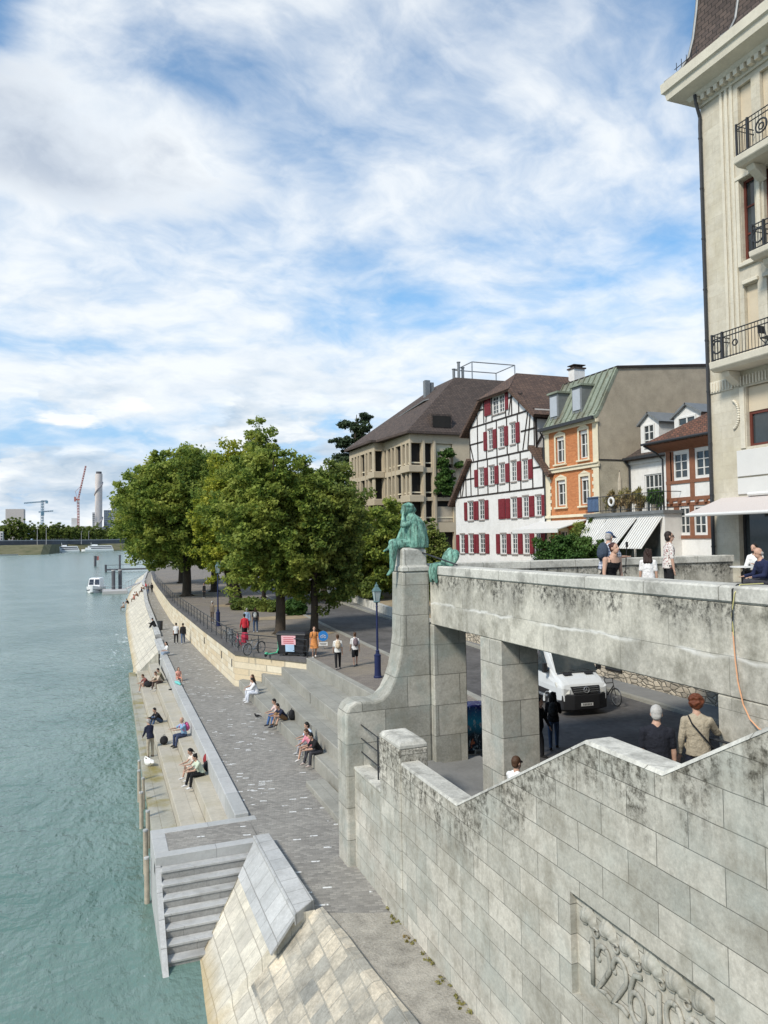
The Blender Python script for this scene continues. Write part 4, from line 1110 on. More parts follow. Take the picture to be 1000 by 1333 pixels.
root = thing('red_gabled_house', 'white house end with a red brown gable roof peeping above the dormers', 'house', (33, 28, 8.5))
m = MB(); m.prism([(24, 8), (29.6, 8), (29.6, 18.6), (26.8, 20.6), (24, 18.6)], 'x', 32, 40); m.build('wall', M['plaster'], root)
m = MB(); m.slab([(31.3, 26.8, 20.9), (40, 26.8, 20.9), (40, 30.2, 18.3), (31.3, 30.2, 18.3)], .2); m.slab([(31.3, 26.8, 20.9), (40, 26.8, 20.9), (40, 23.4, 18.3), (31.3, 23.4, 18.3)], .2)
m.build('roof', M['roof3'], root)
# ------------------------------------------------------------------ tall beige corner building
TX = 21.0
root = thing('corner_building', 'tall beige stone corner building with balconies, deep cornice and dark mansard roof', 'building', (21, 14, DECK))
blind = plain('beige_roller_blind', (.56, .48, .36), .8, .08, 2)
panel = plain('white_panel', (.62, .61, .585), .5, .04, 2)
holes = []
shop = (13.5, 19.86, 9.5, 12.1); mezz = (14.6, 19.38, 14.0, 16.1); holes += [shop, mezz]
cols = [(18.72, 19.3), (17.3, 18.35), (16.4, 16.95), (14.6, 15.9), (12.6, 13.9)]
rows = [(17.3, 19.62), (20.5, 23.35), (24.2, 26.7)]
for r in rows:
    for a, b in cols: holes.append((a, b) + r)
m = MB()
facade(m, 'x', TX, 1.0, 21.0, 4.2, 27.2, holes, .3)
m.poly([(TX, 21, 4.2), (34, 21, 4.2), (34, 21, 27.2), (TX, 21, 27.2)]); m.poly([(TX, 1, 4.2), (34, 1, 4.2), (34, 1, 27.2), (TX, 1, 27.2)]); m.poly([(34, 1, 4.2), (34, 21, 4.2), (34, 21, 27.2), (34, 1, 27.2)])
m.build('wall', M['bstone'], root)
m = MB(); m.box(TX + .6, TX + .64, 1.5, 20.5, 9.4, 27); m.build('shade_backing', M['dark'], root)  # one dark sheet behind the whole front, painted indoor shade
m = MB()
m.box(TX - .05, TX - .003, 19.9, 21.02, 16.12, 16.55)
for k in range(60):
    y = 20.95 - k * .13; m.box(TX - .09, TX - .051, y - .045, y + .02, 16.16, 16.5)
for y in (19.5, 19.72, 19.95, 17.0, 16.0): m.box(TX - .06, TX - .003, y, y + .12, 17.05, 26.95)
for y in (19.36, 18.5, 17.1): m.box(TX - .09, TX - .004, y - .05, y + .09, 20.3, 23.5)
m.box(TX - .12, TX - .004, 12, 19.45, 23.36, 23.5); m.box(TX - .12, TX - .004, 12, 19.4, 20.28, 20.42); m.box(TX - .1, TX - .004, 18.66, 19.3, 19.64, 19.78); m.box(TX - .1, TX - .004, 17.2, 18.45, 19.64, 19.78)
m.box(TX - .08, TX - .004, 12, 21.03, 26.9, 27.15)
m.box(TX - .05, TX - .002, 19.42, 19.62, 13.95, 16.1)
m.build('stone_trim', M['btrim'], root, bevel=.015)
# cornice and dentils
m = MB()
cp = [(0, 27.2), (.25, 27.22), (.35, 27.35), (.82, 27.5), (.87, 27.75), (.96, 27.8), (.98, 28.15), (.88, 28.22), (.6, 28.25)]
m.loft([[V(TX - p, 21 + p, z), V(34 + p, 21 + p, z), V(34 + p, 1 - p, z), V(TX - p, 1 - p, z)] for p, z in cp])
m.build('cornice', M['btrim'], root)
m = MB()
for k in range(34):
    y = 20.9 - k * .3; m.box(TX - .3, TX - .02, y - .08, y + .08, 27.0, 27.19)
m.build('dentils', M['btrim'], root)
# mansard
m = MB()
mp = [(.84, 28.2), (.45, 28.5), (.22, 28.95), (.1, 29.6), (0, 30.6), (-.12, 32.2), (-.3, 33.8)]
m.loft([[V(TX - p, 21 + p, z), V(33 + p, 21 + p, z), V(33 + p, 1 - p, z), V(TX - p, 1 - p, z)] for p, z in mp])
roof = m.build('mansard_roof', M['roof2'], root)
m = MB()
m.tube([(TX - p - .02, 21 + p + .02, z + .03) for p, z in mp], .06, 6); m.tube([(TX - p - .02, 19.0 + p * .2, z + .03) for p, z in mp], .05, 6)
m.build('roof_ridge', M['zinc'], roof)
m = MB(); m.box(TX - .1, TX + 1, 16.4, 18.6, 28.7, 31.5); d = m.build('dormer', M['white'], roof)
window(d, 'x', TX - .1, (17.0, 18.2, 29.0, 31.0), M['redwood'], M['glass'], 2, 3, .1, -.01, .06, 'dormer_window')
m = MB(); m.tube([(TX - .98, 21.2, 28.3), (TX - .98, 20.0, 28.3)], .015, 4)
for k in range(5): m.tube([(TX - .98, 21.1 - k * .25, 28.2), (TX - .98, 21.1 - k * .25, 28.5)], .012, 4)
m.build('snow_guard', M['iron'], roof)
# windows
window(root, 'x', TX, shop, M['iron'], M['glass'], 4, 1, .08, .25, .06, 'shop_window')
o = window(root, 'x', TX, (14.6, 19.38, 14.0, 15.22), M['redwood'], M['glass'], 6, 1, .1, .2, .09)
m = MB(); m.box(TX + .12, TX + .18, 14.62, 19.36, 15.22, 16.08); m.build('roller_blind', blind, o)
for r in rows:
    for a, b in cols:
        if r is rows[1]:
            window(root, 'x', TX, (a, b) + r, M['redwood'], M['glass'], 1 if b - a < .7 else 2, 3, .09, .2, .06)
        elif r is rows[0] and a < 18:
            window(root, 'x', TX, (a, b) + r, M['redwood'], M['glass'], 2, 2, .09, .2, .06)
        else:
            m = MB(); m.box(TX + .14, TX + .2, a + .01, b - .01, r[0] + .01, r[1] - .01); m.build('roller_blind', blind, root)
m = MB(); m.box(TX - .06, TX - .003, 13.5, 19.8, 12.36, 12.92); m.box(TX - .06, TX - .003, 13.5, 19.8, 12.98, 13.9); m.build('sign_panel', panel, root, bevel=.01)
# balconies
for (z0, z1, ya, zt) in ((16.68, 17.02, 20.05, 17.95), (20.02, 20.3, 18.2, 21.15), (23.4, 23.72, 18.7, 24.8)):
    m = MB()
    cs = [(.0, z0 - .35), (.35, z0 - .15), (.75, z0), (.92, z0 + .08), (.95, z1)]
    m.prism([(TX - .002, z0)] + [(TX - .75, z0), (TX - .92, z0 + .1), (TX - .95, z1), (TX - .002, z1)], 'y', 8, ya)
    for y in (ya - .35, ya - 2.3, ya - 4.2): m.prism([(TX - .003, z0 - .002), (TX - .6, z0 - .002), (TX - .5, z0 - .18), (TX - .15, z0 - .42), (TX - .003, z0 - .5)], 'y', y - .16, y + .16)
    b = m.build('balcony', M['btrim'], root, bevel=.02)
    m = MB(); bx = TX - .86
    for z in (z1 + .06, zt, zt - .16): m.tube([(TX - .05, ya - .08, z), (bx, ya - .08, z), (bx, 8, z)], .022, 6)
    for k in range(70): m.tube([(bx, ya - .1 - k * .13, z1), (bx, ya - .1 - k * .13, zt)], .010, 4)
    for k in range(6): m.tube([(bx + .13 * k, ya - .08, z1), (bx + .13 * k, ya - .08, zt)], .010, 4)
    for y in (ya - .1, ya - .55): m.box(bx - .03, bx + .03, y - .03, y + .03, z1, zt + .04)
    m.torus((bx, ya - .33 if z1 < 23 else ya - 1.1, (z1 + zt) / 2 + .02), (1, 0, 0), .22, .03, 18, 6); m.torus((bx, ya - 1.1, (z1 + zt) / 2), (1, 0, 0), .1, .025, 14, 6)
    m.build('balcony_railing', M['iron'], b)
m = MB()
for (a, b) in (((18.2, 17.0), (17.8, 17.45)), ((17.8, 17.0), (18.2, 17.45)), ((18.2, 17.45), (17.75, 17.45)), ((18.2, 17.45), (18.3, 17.9))):
    for x in (20.45, 20.75): m.tube([(x, a[0], a[1]), (x, b[0], b[1])], .016, 6)
m.box(20.43, 20.77, 17.78, 18.2, 17.44, 17.47); m.box(20.45, 20.75, 18.27, 18.3, 17.65, 17.9)
solo('balcony_chair', m, M['iron'], 'dark folding chair on the lowest balcony of the corner building', 'chair', (20.6, 18, 17.0))
# pipe, awning, ornament
m = MB(); m.tube([(TX - .35, 20.9, 27.3), (TX - .3, 20.9, 27.0), (TX - .1, 20.93, 26.5), (TX - .1, 20.95, 26.2), (TX - .1, 20.95, 9.0)], .062, 8)
for k in range(9): m.lathe((TX - .1, 20.95, 10.5 + k * 1.9), [(.075, 0), (.075, .06)], 8)
m.build('drain_pipe', M['iron'], root)


def stripes():
    t = NT('striped_awning_cloth'); x, y, z = t.xyz(t.pos())
    f = t.math('GREATER_THAN', t.math('SINE', t.math('MULTIPLY', y, 62.0)), .1)
    return t.done(t.mix(f, (.60, .56, .53), (.47, .40, .375)), .9)


st = stripes()
m = MB(); m.slab([(TX, 13.5, 12.28), (TX, 20.6, 12.28), (19.4, 20.6, 11.72), (19.4, 13.5, 11.72)], .04)
aw = m.build('awning', st, root)
m = MB(); m.tube([(19.38, 13.5, 11.66), (19.38, 20.62, 11.66)], .06, 8); m.tube([(TX - .1, 13.5, 12.34), (TX - .1, 19.3, 12.34)], .07, 8)
for y in (20.2, 16.5): m.tube([(TX - .05, y, 12.2), (20.2, y - .3, 11.95), (19.4, y, 11.66)], .03, 6)
m.build('awning_bar', M['white'], aw)
m = MB()
for k in range(16):
    g = R(-75 + k * 10); m.ell((TX - .03, 19.95 - .28 * math.cos(g), 15.2 + .5 * math.sin(g)), .06, .06, .05, 8, 5)
m.tube([(TX - .02, 19.9 - .17 * math.cos(R(a)), 15.2 + .42 * math.sin(R(a))) for a in range(-80, 81, 10)], .025, 6)
m.build('carved_garland', M['btrim'], root, smooth=True)

# ------------------------------------------------------------------ tan concrete building with brown roof
root = thing('tan_concrete_building', 'tan concrete block with deep rows of openings under a big brown roof', 'building', (32, 75, 5))
R3 = [(18.15, 20.62), (15.15, 17.65), (12.6, 14.78), (9.2, 11.6)]
def rowsof(cols): return [(a, b, e, f) for (e, f) in R3 for (a, b) in cols]
CA = [(68.35, 69.0), (69.35, 70.05), (70.5, 71.9), (72.3, 73.0), (73.3, 74.2), (74.6, 75.2)]
CB = [(76.2, 77.1), (77.6, 78.2), (78.6, 80.0), (80.4, 81.0), (81.5, 82.1), (82.5, 83.2)]
CC = [(29.12, 30.25), (30.66, 31.42), (31.92, 33.75)]
m = MB()
facade(m, 'x', 29.0, 68.0, 75.4, 5.0, 21.7, rowsof(CA), .3)
facade(m, 'y', 68.0, 29.0, 44.0, 5.0, 21.7, rowsof(CC), .45)
facade(m, 'x', 27.9, 75.4, 84.0, 5.0, 21.7, rowsof(CB), .3)
facade(m, 'y', 75.4, 27.9, 29.0, 5.0, 21.7, rowsof([(28.02, 28.9)]), .45)
m.poly([(27.9, 84, 5), (44, 84, 5), (44, 84, 21.7), (27.9, 84, 21.7)])
m.build('wall', M['conc'], root)
m = MB(); m.box(29.34, 29.38, 68.5, 75.38, 6, 21.4); m.box(28.24, 28.28, 75.9, 83.9, 6, 21.4); m.box(29.36, 43, 68.5, 68.54, 6, 21.4); m.box(28.0, 29.0, 75.86, 75.9, 6, 21.4); m.build('shade_backing', M['dark'], root)  # dark planes close behind the openings, their deep shade painted in
m = MB()
for e, f in R3:
    for a, b in CA + CB:
        x = 29.0 if b < 75.4 else 27.9
        m.box(x + .2, x + .26, a, b, e + .42, e + .55)
    for a, b in CC: m.box(a, b, 68.2, 68.26, e + .42, e + .55)
m.build('balcony_rail', M['cstone'], root)
for e, f in R3[:3]:
    for p in ([(28.72, 67.72), (30.35, 67.72), (30.35, 67.998), (28.998, 67.998), (28.998, 70.1), (28.72, 70.1)], [(27.7, 75.15), (28.95, 75.15), (28.95, 75.398), (27.898, 75.398), (27.898, 77.2), (27.7, 77.2)]):
        m = MB(); m.prism(p, 'z', e - .5, e + .2); m.build('balcony_parapet', M['conc'], root, bevel=.04)
m = MB()
for x in (30.46, 31.66): m.box(x - .12, x + .1, 67.86, 67.999, 6, 20.9)
for y in (70.27, 72.1, 73.15): m.box(28.95, 28.999, y - .08, y + .08, 6, 20.9)
for y in (77.35, 78.4, 80.2, 81.25): m.box(27.85, 27.899, y - .08, y + .08, 6, 20.9)
m.build('pilaster', M['conc'], root)
m = MB(); m.box(31.95, 33.72, 68.25, 68.3, 18.6, 20.6); m.build('window_blind', M['cstone'], root)
m = MB(); m.box(31.95, 33.72, 68.25, 68.3, 12.65, 14.2); m.build('window_blind', M['gable'], root)
m = MB()
T = [(36, 71.6, 28.4), (44, 71.6, 28.4), (44, 77, 28.4), (36, 77, 28.4)]
B = [(28.55, 67.5, 21.75), (46, 67.5, 21.75), (46, 84.4, 21.75), (27.4, 84.4, 21.75)]
B0 = [(x, y, 21.5) for x, y, z in B]
m.loft([[V(*p) for p in B0], [V(*p) for p in B], [V(*p) for p in T]])
m.prism([(27.4, 75.0), (28.5, 75.0), (28.2, 84.0), (27.4, 84.4)], 'z', 21.5, 21.74)
roof = m.build('roof', M['roof2'], root)
m = MB(); m.box(31.3, 33.6, 67.75, 69.6, 22.05, 23.6); m.mi = 1; m.box(31.45, 33.45, 67.70, 67.748, 22.25, 23.4)  # dark front panel paints the shade of the loggia opening
m.build('roof_loggia', [M['roof2'], M['dark']], roof)
m = MB(); m.slab([(33.0, 72.0, 26.0), (29.8, 83, 23.2), (29.4, 83.6, 23.0), (32.6, 72.4, 25.9)], .1); m.build('roof_seam', M['zinc'], roof)
m = MB(); m.box(33.8, 34.4, 74.6, 75.2, 26, 28.6); m.box(34.5, 34.9, 74.7, 75.1, 26, 28.4); m.build('chimney', M['zinc'], roof)
m = MB()
for x, y, h in ((36.6, 71.9, 30.1), (37.2, 72.1, 29.6), (36.2, 72.3, 29.4)): m.tube([(x, y, 28), (x, y, h)], .16, 8); m.lathe((x, y, h), [(.22, 0), (.22, .1)], 8)
m.build('vent_pipe', M['zinc'], roof)
m = MB()
for p in ((38.2, 71.8), (43.6, 71.8), (43.6, 76)): m.tube([(p[0], p[1], 28.4), (p[0], p[1], 30.3)], .07, 6)
m.tube([(38.2, 71.8, 30.3), (43.6, 71.8, 30.3), (43.6, 76, 30.3)], .06, 6); m.tube([(38.2, 76, 30.3), (38.2, 71.8, 30.3)], .06, 6); m.tube([(38.2, 76, 30.3), (43.6, 76, 30.3)], .06, 6)
m.build('roof_terrace_railing', M['steel'], roof)
# ------------------------------------------------------------------ trees and plants
def foliage(name, mat, par, blobs, clumps, per, leaf, cr, seed, flat=.7, mode='leaf', lo=.3, stuff=False):
    rs = np.random.RandomState(seed)
    off = np.array(ORI[par.name]) if par is not None else np.zeros(3)
    vol = np.array([(b[3] * b[4] * b[5]) ** (2 / 3.) for b in blobs]); cnt = np.maximum(1, (vol / vol.sum() * clumps).astype(int))
    cs = []
    for b, k in zip(blobs, cnt):
        d = rs.normal(size=(k, 3)); d /= np.linalg.norm(d, axis=1)[:, None]
        r = lo + (1 - lo) * rs.rand(k) ** .6
        r *= 1 + .16 * np.sin(d[:, 0] * 5 + seed) * np.sin(d[:, 2] * 6 + seed * 2) + .15 * rs.normal(size=k)
        cs.append(np.array(b[:3]) + d * r[:, None] * np.array(b[3:6]))
    cs = np.concatenate(cs)
    n = len(cs) * per
    c = np.repeat(cs, per, 0); size = np.repeat(cr * (.55 + .9 * rs.rand(len(cs))), per)
    d = rs.normal(size=(n, 3)); d /= np.linalg.norm(d, axis=1)[:, None]
    c = c + d * (size * rs.rand(n) ** .45)[:, None] * np.array([1, 1, flat])
    nrm = rs.normal(size=(n, 3)) + np.array([0, 0, .9]) + d * .5
    nrm /= np.linalg.norm(nrm, axis=1)[:, None]
    if mode == 'blade':
        u = rs.normal(size=(n, 3)) * .35 + np.array([0, 0, 1.0])
    else:
        u = rs.normal(size=(n, 3))
    u -= nrm * (u * nrm).sum(1)[:, None]; u /= np.linalg.norm(u, axis=1)[:, None]
    v = np.cross(nrm, u)
    s = leaf * (.6 + .8 * rs.rand(n))[:, None]
    asp = .16 if mode == 'blade' else .58
    q = np.stack([c - u * s, c + v * s * asp - u * s * .1, c + u * s, c - v * s * asp - u * s * .1], 1).reshape(-1, 3) - off
    me = bpy.data.meshes.new(name)
    me.vertices.add(n * 4); me.vertices.foreach_set('co', q.astype(np.float32).ravel())
    me.loops.add(n * 4); me.loops.foreach_set('vertex_index', np.arange(n * 4, dtype=np.int32))
    me.polygons.add(n); me.polygons.foreach_set('loop_start', np.arange(0, n * 4, 4, dtype=np.int32)); me.polygons.foreach_set('loop_total', np.full(n, 4, np.int32))
    me.materials.append(mat); me.update(); me.validate()
    o = bpy.data.objects.new(name, me); col.objects.link(o)
    if par is not None: o.parent = par
    ORI[o.name] = Vector(off)
    return o, cs


def tree(name, label, base, fork, tr, blobs, mat, clumps, per, leaf, cr, seed, group=None, lean=(0, 0), nb=16, **k):
    b = Vector(base)
    root = thing(name, label, 'tree', base, 0, group)
    crown, cs = foliage('crown', mat, root, blobs, clumps, per, leaf, cr, seed, **k)
    m = MB(); f = Vector((b.x + lean[0], b.y + lean[1], fork))
    pts = [b + V(0, 0, -.2), b + V(0, 0, .25), b + (f - b) * .4 + V(.06, .05, 0), f]
    m.tube(pts, [tr * 1.7, tr * 1.12, tr, tr * .85], 12)
    for j in range(7):
        a = 6.283 * j / 7 + seed; m.cap(b + V(0, 0, .3), b + V(math.cos(a) * tr * 2.1, math.sin(a) * tr * 2.1, -.08), tr * .45, tr * .15, 7, 2)
    rs = random.Random(seed)
    top = max(q[2] + q[5] * .5 for q in blobs)
    mean = Vector((sum(q[0] for q in blobs) / len(blobs), sum(q[1] for q in blobs) / len(blobs), top))
    m.tube([f, f + (mean - f) * .35 + V(.3, -.2, 0), f + (mean - f) * .7 + V(-.2, .3, 0), mean], [tr * .85, tr * .6, tr * .35, tr * .1], 8)
    for i in range(nb):
        c = Vector(cs[rs.randrange(len(cs))]); s0 = f + (mean - f) * (rs.random() * .6)
        mid = s0 + (c - s0) * .5 + V(rs.uniform(-.4, .4), rs.uniform(-.4, .4), rs.uniform(.2, .8))
        r0 = tr * rs.uniform(.25, .5)
        m.tube([s0, mid, c], [r0, r0 * .6, r0 * .15], 7)
    m.build('trunk', M['bark'], root, smooth=True)
    return root


def blobs(center, rad, n, seed, br=(.38, .55), squash=1.0):
    rs = random.Random(seed); out = [(center[0], center[1], center[2], rad[0] * .72, rad[1] * .72, rad[2] * .74)]
    for i in range(n):
        g = i * 2.39996 + rs.random() * .6; z = -.85 + 1.75 * (i + .5) / n; r = math.sqrt(max(.05, 1 - z * z)) * rs.uniform(.6, .78)
        k = rs.uniform(*br)
        out.append((center[0] + math.cos(g) * r * rad[0], center[1] + math.sin(g) * r * rad[1], center[2] + z * .68 * rad[2], rad[0] * k, rad[1] * k, rad[2] * k * .8 * squash))
    return out


TG = 'plane trees along the riverside plaza'
tree('plane_tree', 'round crowned tree whose trunk stands in bare earth behind the red shirted walker', (11.72, 51.1, 4.5), 8.6, .33, blobs((11.4, 51.3, 12.1), (3.9, 3.7, 6.3), 16, 3), M['leafA'], 900, 90, .135, .52, 31, TG)
tree('plane_tree', 'darker tree with slim trunk nearest the person in the orange dress', (14.2, 51.2, 4.5), 8.2, .26, blobs((14.9, 51.6, 11.2), (3.1, 3.2, 5.9), 14, 8), M['leafB'], 700, 90, .135, .5, 32, TG)
tree('plane_tree', 'yellow green tall tree on a thick leaning trunk in the middle of the plaza', (13.05, 76.7, 4.5), 10, .62, blobs((14.3, 76.2, 13.6), (5.4, 5.2, 7.7), 18, 5), M['leafC'], 1150, 85, .17, .68, 33, TG, (-1.1, 0))
tree('plane_tree', 'biggest tree with broad crown overhanging the quay and the water', (9.7, 92, 4.5), 9.5, .5, blobs((8.3, 91, 14.6), (6.5, 6.4, 7.6), 22, 6), M['leafA'], 1500, 85, .19, .8, 34, TG)
tree('plane_tree', 'tall tree filling the back of the row between the two biggest crowns', (13.8, 98, 4.5), 10, .42, blobs((13.0, 99, 15.6), (6.4, 6, 8.4), 18, 9), M['leafA'], 800, 75, .22, 1.0, 35, TG)
tree('plane_tree', 'tree farthest along the quay with its low boughs over the water', (12.0, 122, 4.5), 9, .4, blobs((10.6, 120, 13.6), (6.6, 7, 7.4), 16, 12), M['leafB'], 480, 100, .26, 1.3, 36, TG)
tree('slender_tree', 'thin top of a slender airy tree rising above the yellow green crown', (17.4, 84, 4.5), 14, .22, blobs((17.0, 84, 21.0), (1.9, 1.9, 4.2), 8, 4), M['leafA'], 120, 45, .16, .5, 37)
tree('garden_tree', 'low bushy tree in the garden in front of the tan concrete building', (24.8, 68, 5.2), 7.6, .22, blobs((24.4, 67.5, 10.2), (3.9, 3.4, 4.9), 14, 14), M['leafA'], 400, 120, .17, .75, 38)
tree('garden_tree', 'spreading green tree behind the dark crown at the edge of the upper street', (21.3, 73, 5.0), 8.5, .28, blobs((20.5, 74, 12.5), (4.2, 4.4, 6), 14, 15), M['leafA'], 420, 110, .18, .85, 39)
tree('cedar_tree', 'dark conifer towering behind the corner of the tan concrete building', (38.5, 112, 5), 18, .5,
     [(38.5 + math.cos(i * 2.4) * (1.2 + .28 * i % 2.6), 112 + math.sin(i * 2.4) * 2.2, 30.6 - i * 1.05, 1.4 + .2 * i, 1.4 + .2 * i, .85) for i in range(14)], M['leafD'], 420, 100, .2, .7, 40, flat=.5)
tree('cypress_shrub', 'pointed dark shrub between the statue pedestal and the half timbered house', (26.6, 57.5, 5.2), 7, .12,
     [(26.6, 57.5, 8.2, 1.2, 1.1, 2.3), (26.3, 57.5, 11.0, .55, .5, 1.9), (27.2, 57.3, 10.2, .5, .5, 1.6), (25.9, 57.5, 9.8, .5, .5, 1.5)], M['leafB'], 190, 80, .11, .35, 41)


def bush(name, label, cat, at, bl, mat, cl, per, leaf, cr, seed, group=None, **k):
    root = thing(name, label, cat, at, 0, group)
    foliage('leaves', mat, root, bl, cl, per, leaf, cr, seed, **k)
    m = MB()
    rs = random.Random(seed)
    for i in range(5):
        b = rs.choice(bl); m.tube([Vector(at) + V(rs.uniform(-.2, .2), rs.uniform(-.2, .2), -.1), ((at[0] + b[0]) / 2, (at[1] + b[1]) / 2, (at[2] + b[2]) / 2), (b[0], b[1], b[2])], [.04, .03, .012], 5)
    m.build('stem', M['bark'], root)
    return root


bush('hedge', 'clipped green hedge in front of the half timbered house', 'hedge', (21.9, 31.2, 8.6), [(20.9 + .55 * i, 31.3 - .1 * i, 10.05, .75, .9, .98) for i in range(4)] + [(21.7, 31, 9.2, 1.5, 1, .7)], M['leafE'], 300, 110, .07, .28, 51)
bush('garden_bush', 'dark rounded bush under the white awning of the orange house', 'bush', (24.9, 34, 8.5), [(24.9, 33.9, 10.2, .85, .9, 1.7), (24.4, 34.6, 9.6, .7, .8, 1.2)], M['leafB'], 150, 90, .09, .3, 52)
bush('box_hedge', 'small cube clipped hedge on the verge behind the plaza trees', 'hedge', (15.9, 63.4, 4.5), [(15.9, 63.4, 5.2, .85, .8, .75), (15.4, 63.2, 5.1, .5, .6, .7), (16.4, 63.4, 5.1, .5, .6, .7)], M['leafE'], 120, 80, .09, .28, 53)
bush('wall_shrub', 'dense shrubs with a few orange blossoms spilling over the garden wall', 'shrub', (24.6, 70, 5.3), [(23.8 + i * .55, 66 + i * 2.4, 6.4 + .3 * (i % 2), 1.1, 1.5, 1.2) for i in range(8)], M['leafB'], 420, 90, .13, .45, 54)
bush('facade_creeper', 'green climbing plant on the side of the tan concrete building', 'plant', (32.6, 67.6, 15.2), [(32.6, 67.5, 16.6, .95, .5, 1.2), (32.4, 67.5, 18.6, .5, .35, .7), (32.9, 67.5, 19.6, .7, .3, .45), (34.2, 67.6, 18.4, .4, .3, .3)], M['leafE'], 150, 70, .12, .3, 55)
bush('low_shrub', 'low green shrubs on the island behind the biggest trunk', 'shrub', (14.5, 76, 4.5), [(12.4 + i * .9, 70.5 - i * 1.2, 5.0, .9, .8, .6) for i in range(5)], M['leafB'], 160, 80, .12, .35, 56)
for i, (y, h, mt_) in enumerate([(29.0, .85, 'leafE'), (30.2, .95, 'leafF'), (31.2, .8, 'leafF'), (32.3, 1.0, 'leafF')]):
    root = thing('terrace_plant', ['bushy green potted plant at the near end of the white roof terrace', 'tall straw coloured potted grass in the middle of the roof terrace', 'short yellowish potted grass beside the hanging white ring', 'yellow green potted reeds next to the blue cloth on the roof terrace'][i], 'plant', (25.35, y, 12.16), 0, 'plants on the roof terrace')
    foliage('leaves', M[mt_], root, [(25.35, y, 12.45 + h * .4, .28, .45, h * .5)], 40, 30, .16, .16, 60 + i, mode='blade')
    m = MB(); m.lathe((25.35, y, 12.16), [(.15, 0), (.21, .3), (.2, .32)], 10); m.build('pot', M['gable'], root)
m = MB(); m.tube([(25.6, 31.9, 12.16), (25.6, 31.9, 14.4)], .03, 6); m.mi = 1; m.lathe((25.6, 31.9, 13.0), [(.03, 0), (.13, .2), (.10, .9), (.02, 1.4)], 10)
solo('closed_parasol', m, [M['iron'], M['gable']], 'closed grey parasol standing on the white roof terrace', 'parasol', (25.6, 31.9, 12.16))
g = MB()
# weeds along the foot of the stair wall: nobody could count them
root, _ = foliage('wall_weeds', M['leafF'], None, [(6.15 - .05 * (i * 7 % 3), 16.2 - i * .27 - .1 * (i * 5 % 3), 2.545, .03 + .02 * (i % 3), .05 + .06 * (i * 3 % 4), .02 + .02 * (i * 5 % 2)) for i in range(26)], 70, 14, .028, .04, 71)
props(root, 'thin line of weeds growing at the foot of the ashlar stair wall', 'weeds', kind='stuff')

# ------------------------------------------------------------------ street furniture
def lamp(at, label, h=4.35, tilt=0):
    root = thing('street_lamp', label, 'lamp', at, 0, None, local=True)
    m = MB(); m.lathe((0, 0, 0), [(.20, 0), (.20, .06), (.165, .1), (.15, .35), (.155, 1.0), (.17, 1.06), (.10, 1.1), (.085, 1.22), (.10, 1.25), (.055, 1.3), (.045, h - 1.05), (.07, h - 1.03), (.04, h - .98), (.05, h - .86), (.12, h - .8)], 14)
    m.build('post', M['blue_iron'], root, smooth=False)
    m = MB()
    gl = plain('lantern_glass', (.34, .39, .39), .15, .1, 5, 0)
    m.loft([[V(c * .13, s * .13, h - .8) for c, s in SQ], [V(c * .22, s * .22, h - .3) for c, s in SQ]])
    m.build('lantern_glass', gl, root)
    m = MB()
    m.loft([[V(c * .26, s * .26, h - .3) for c, s in SQ], [V(c * .20, s * .20, h - .22) for c, s in SQ], [V(c * .09, s * .09, h - .1) for c, s in SQ], [V(c * .09, s * .09, h - .03) for c, s in SQ], [V(c * .03, s * .03, h + .03) for c, s in SQ], [V(c * .02, s * .02, h + .12) for c, s in SQ]])
    for c, s in SQ: m.tube([(c * .13, s * .13, h - .82), (c * .225, s * .225, h - .28)], .014, 5)
    m.lathe((0, 0, h - .86), [(.05, 0), (.19, .06), (.13, .09)], 8)
    m.build('lantern_frame', plain('lantern_green_iron', (.10, .17, .18), .5, .2), root)
SQ = [(math.cos(R(45 + 90 * i)), math.sin(R(45 + 90 * i))) for i in range(4)]
lamp((12.15, 32.8, 4.5), 'old style blue street lamp with glass lantern beside the stone pier')
lamp((8.45, 58.0, 4.5), 'old style dark street lamp on the plaza near the parked bicycles', 4.9)

root = thing('round_sign', 'blue round traffic sign above a white plate on a post', 'sign', (12.38, 42.7, 4.5), R(-20), None, local=True)
m = MB(); m.tube([(0, .03, 0), (0, .03, 1.1)], .03, 8); m.build('post', M['steel'], root)
m = MB(); m.tube([(0, -.02, .78), (0, .0, .78)], .3, 24); sgn = m.build('sign_plate', plain('sign_blue', (.03, .19, .50), .4, .05), root)
m = MB(); m.torus((-.08, -.03, .74), (0, 1, 0), .07, .012, 14, 5); m.torus((.1, -.03, .74), (0, 1, 0), .07, .012, 14, 5); m.tube([(-.08, -.03, .74), (-.03, -.03, .86), (.06, -.03, .86), (.1, -.03, .74)], .012, 5)
m.build('bicycle_symbol', M['white'], sgn)
m = MB(); m.box(-.27, .27, -.02, .01, .2, .42); pl = m.build('lower_plate', M['white'], root)
m = MB()
for k, w in enumerate((.2, .16)): m.box(-w, w, -.025, -.021, .33 - k * .07, .355 - k * .07)
m.build('plate_lettering', M['iron'], pl)

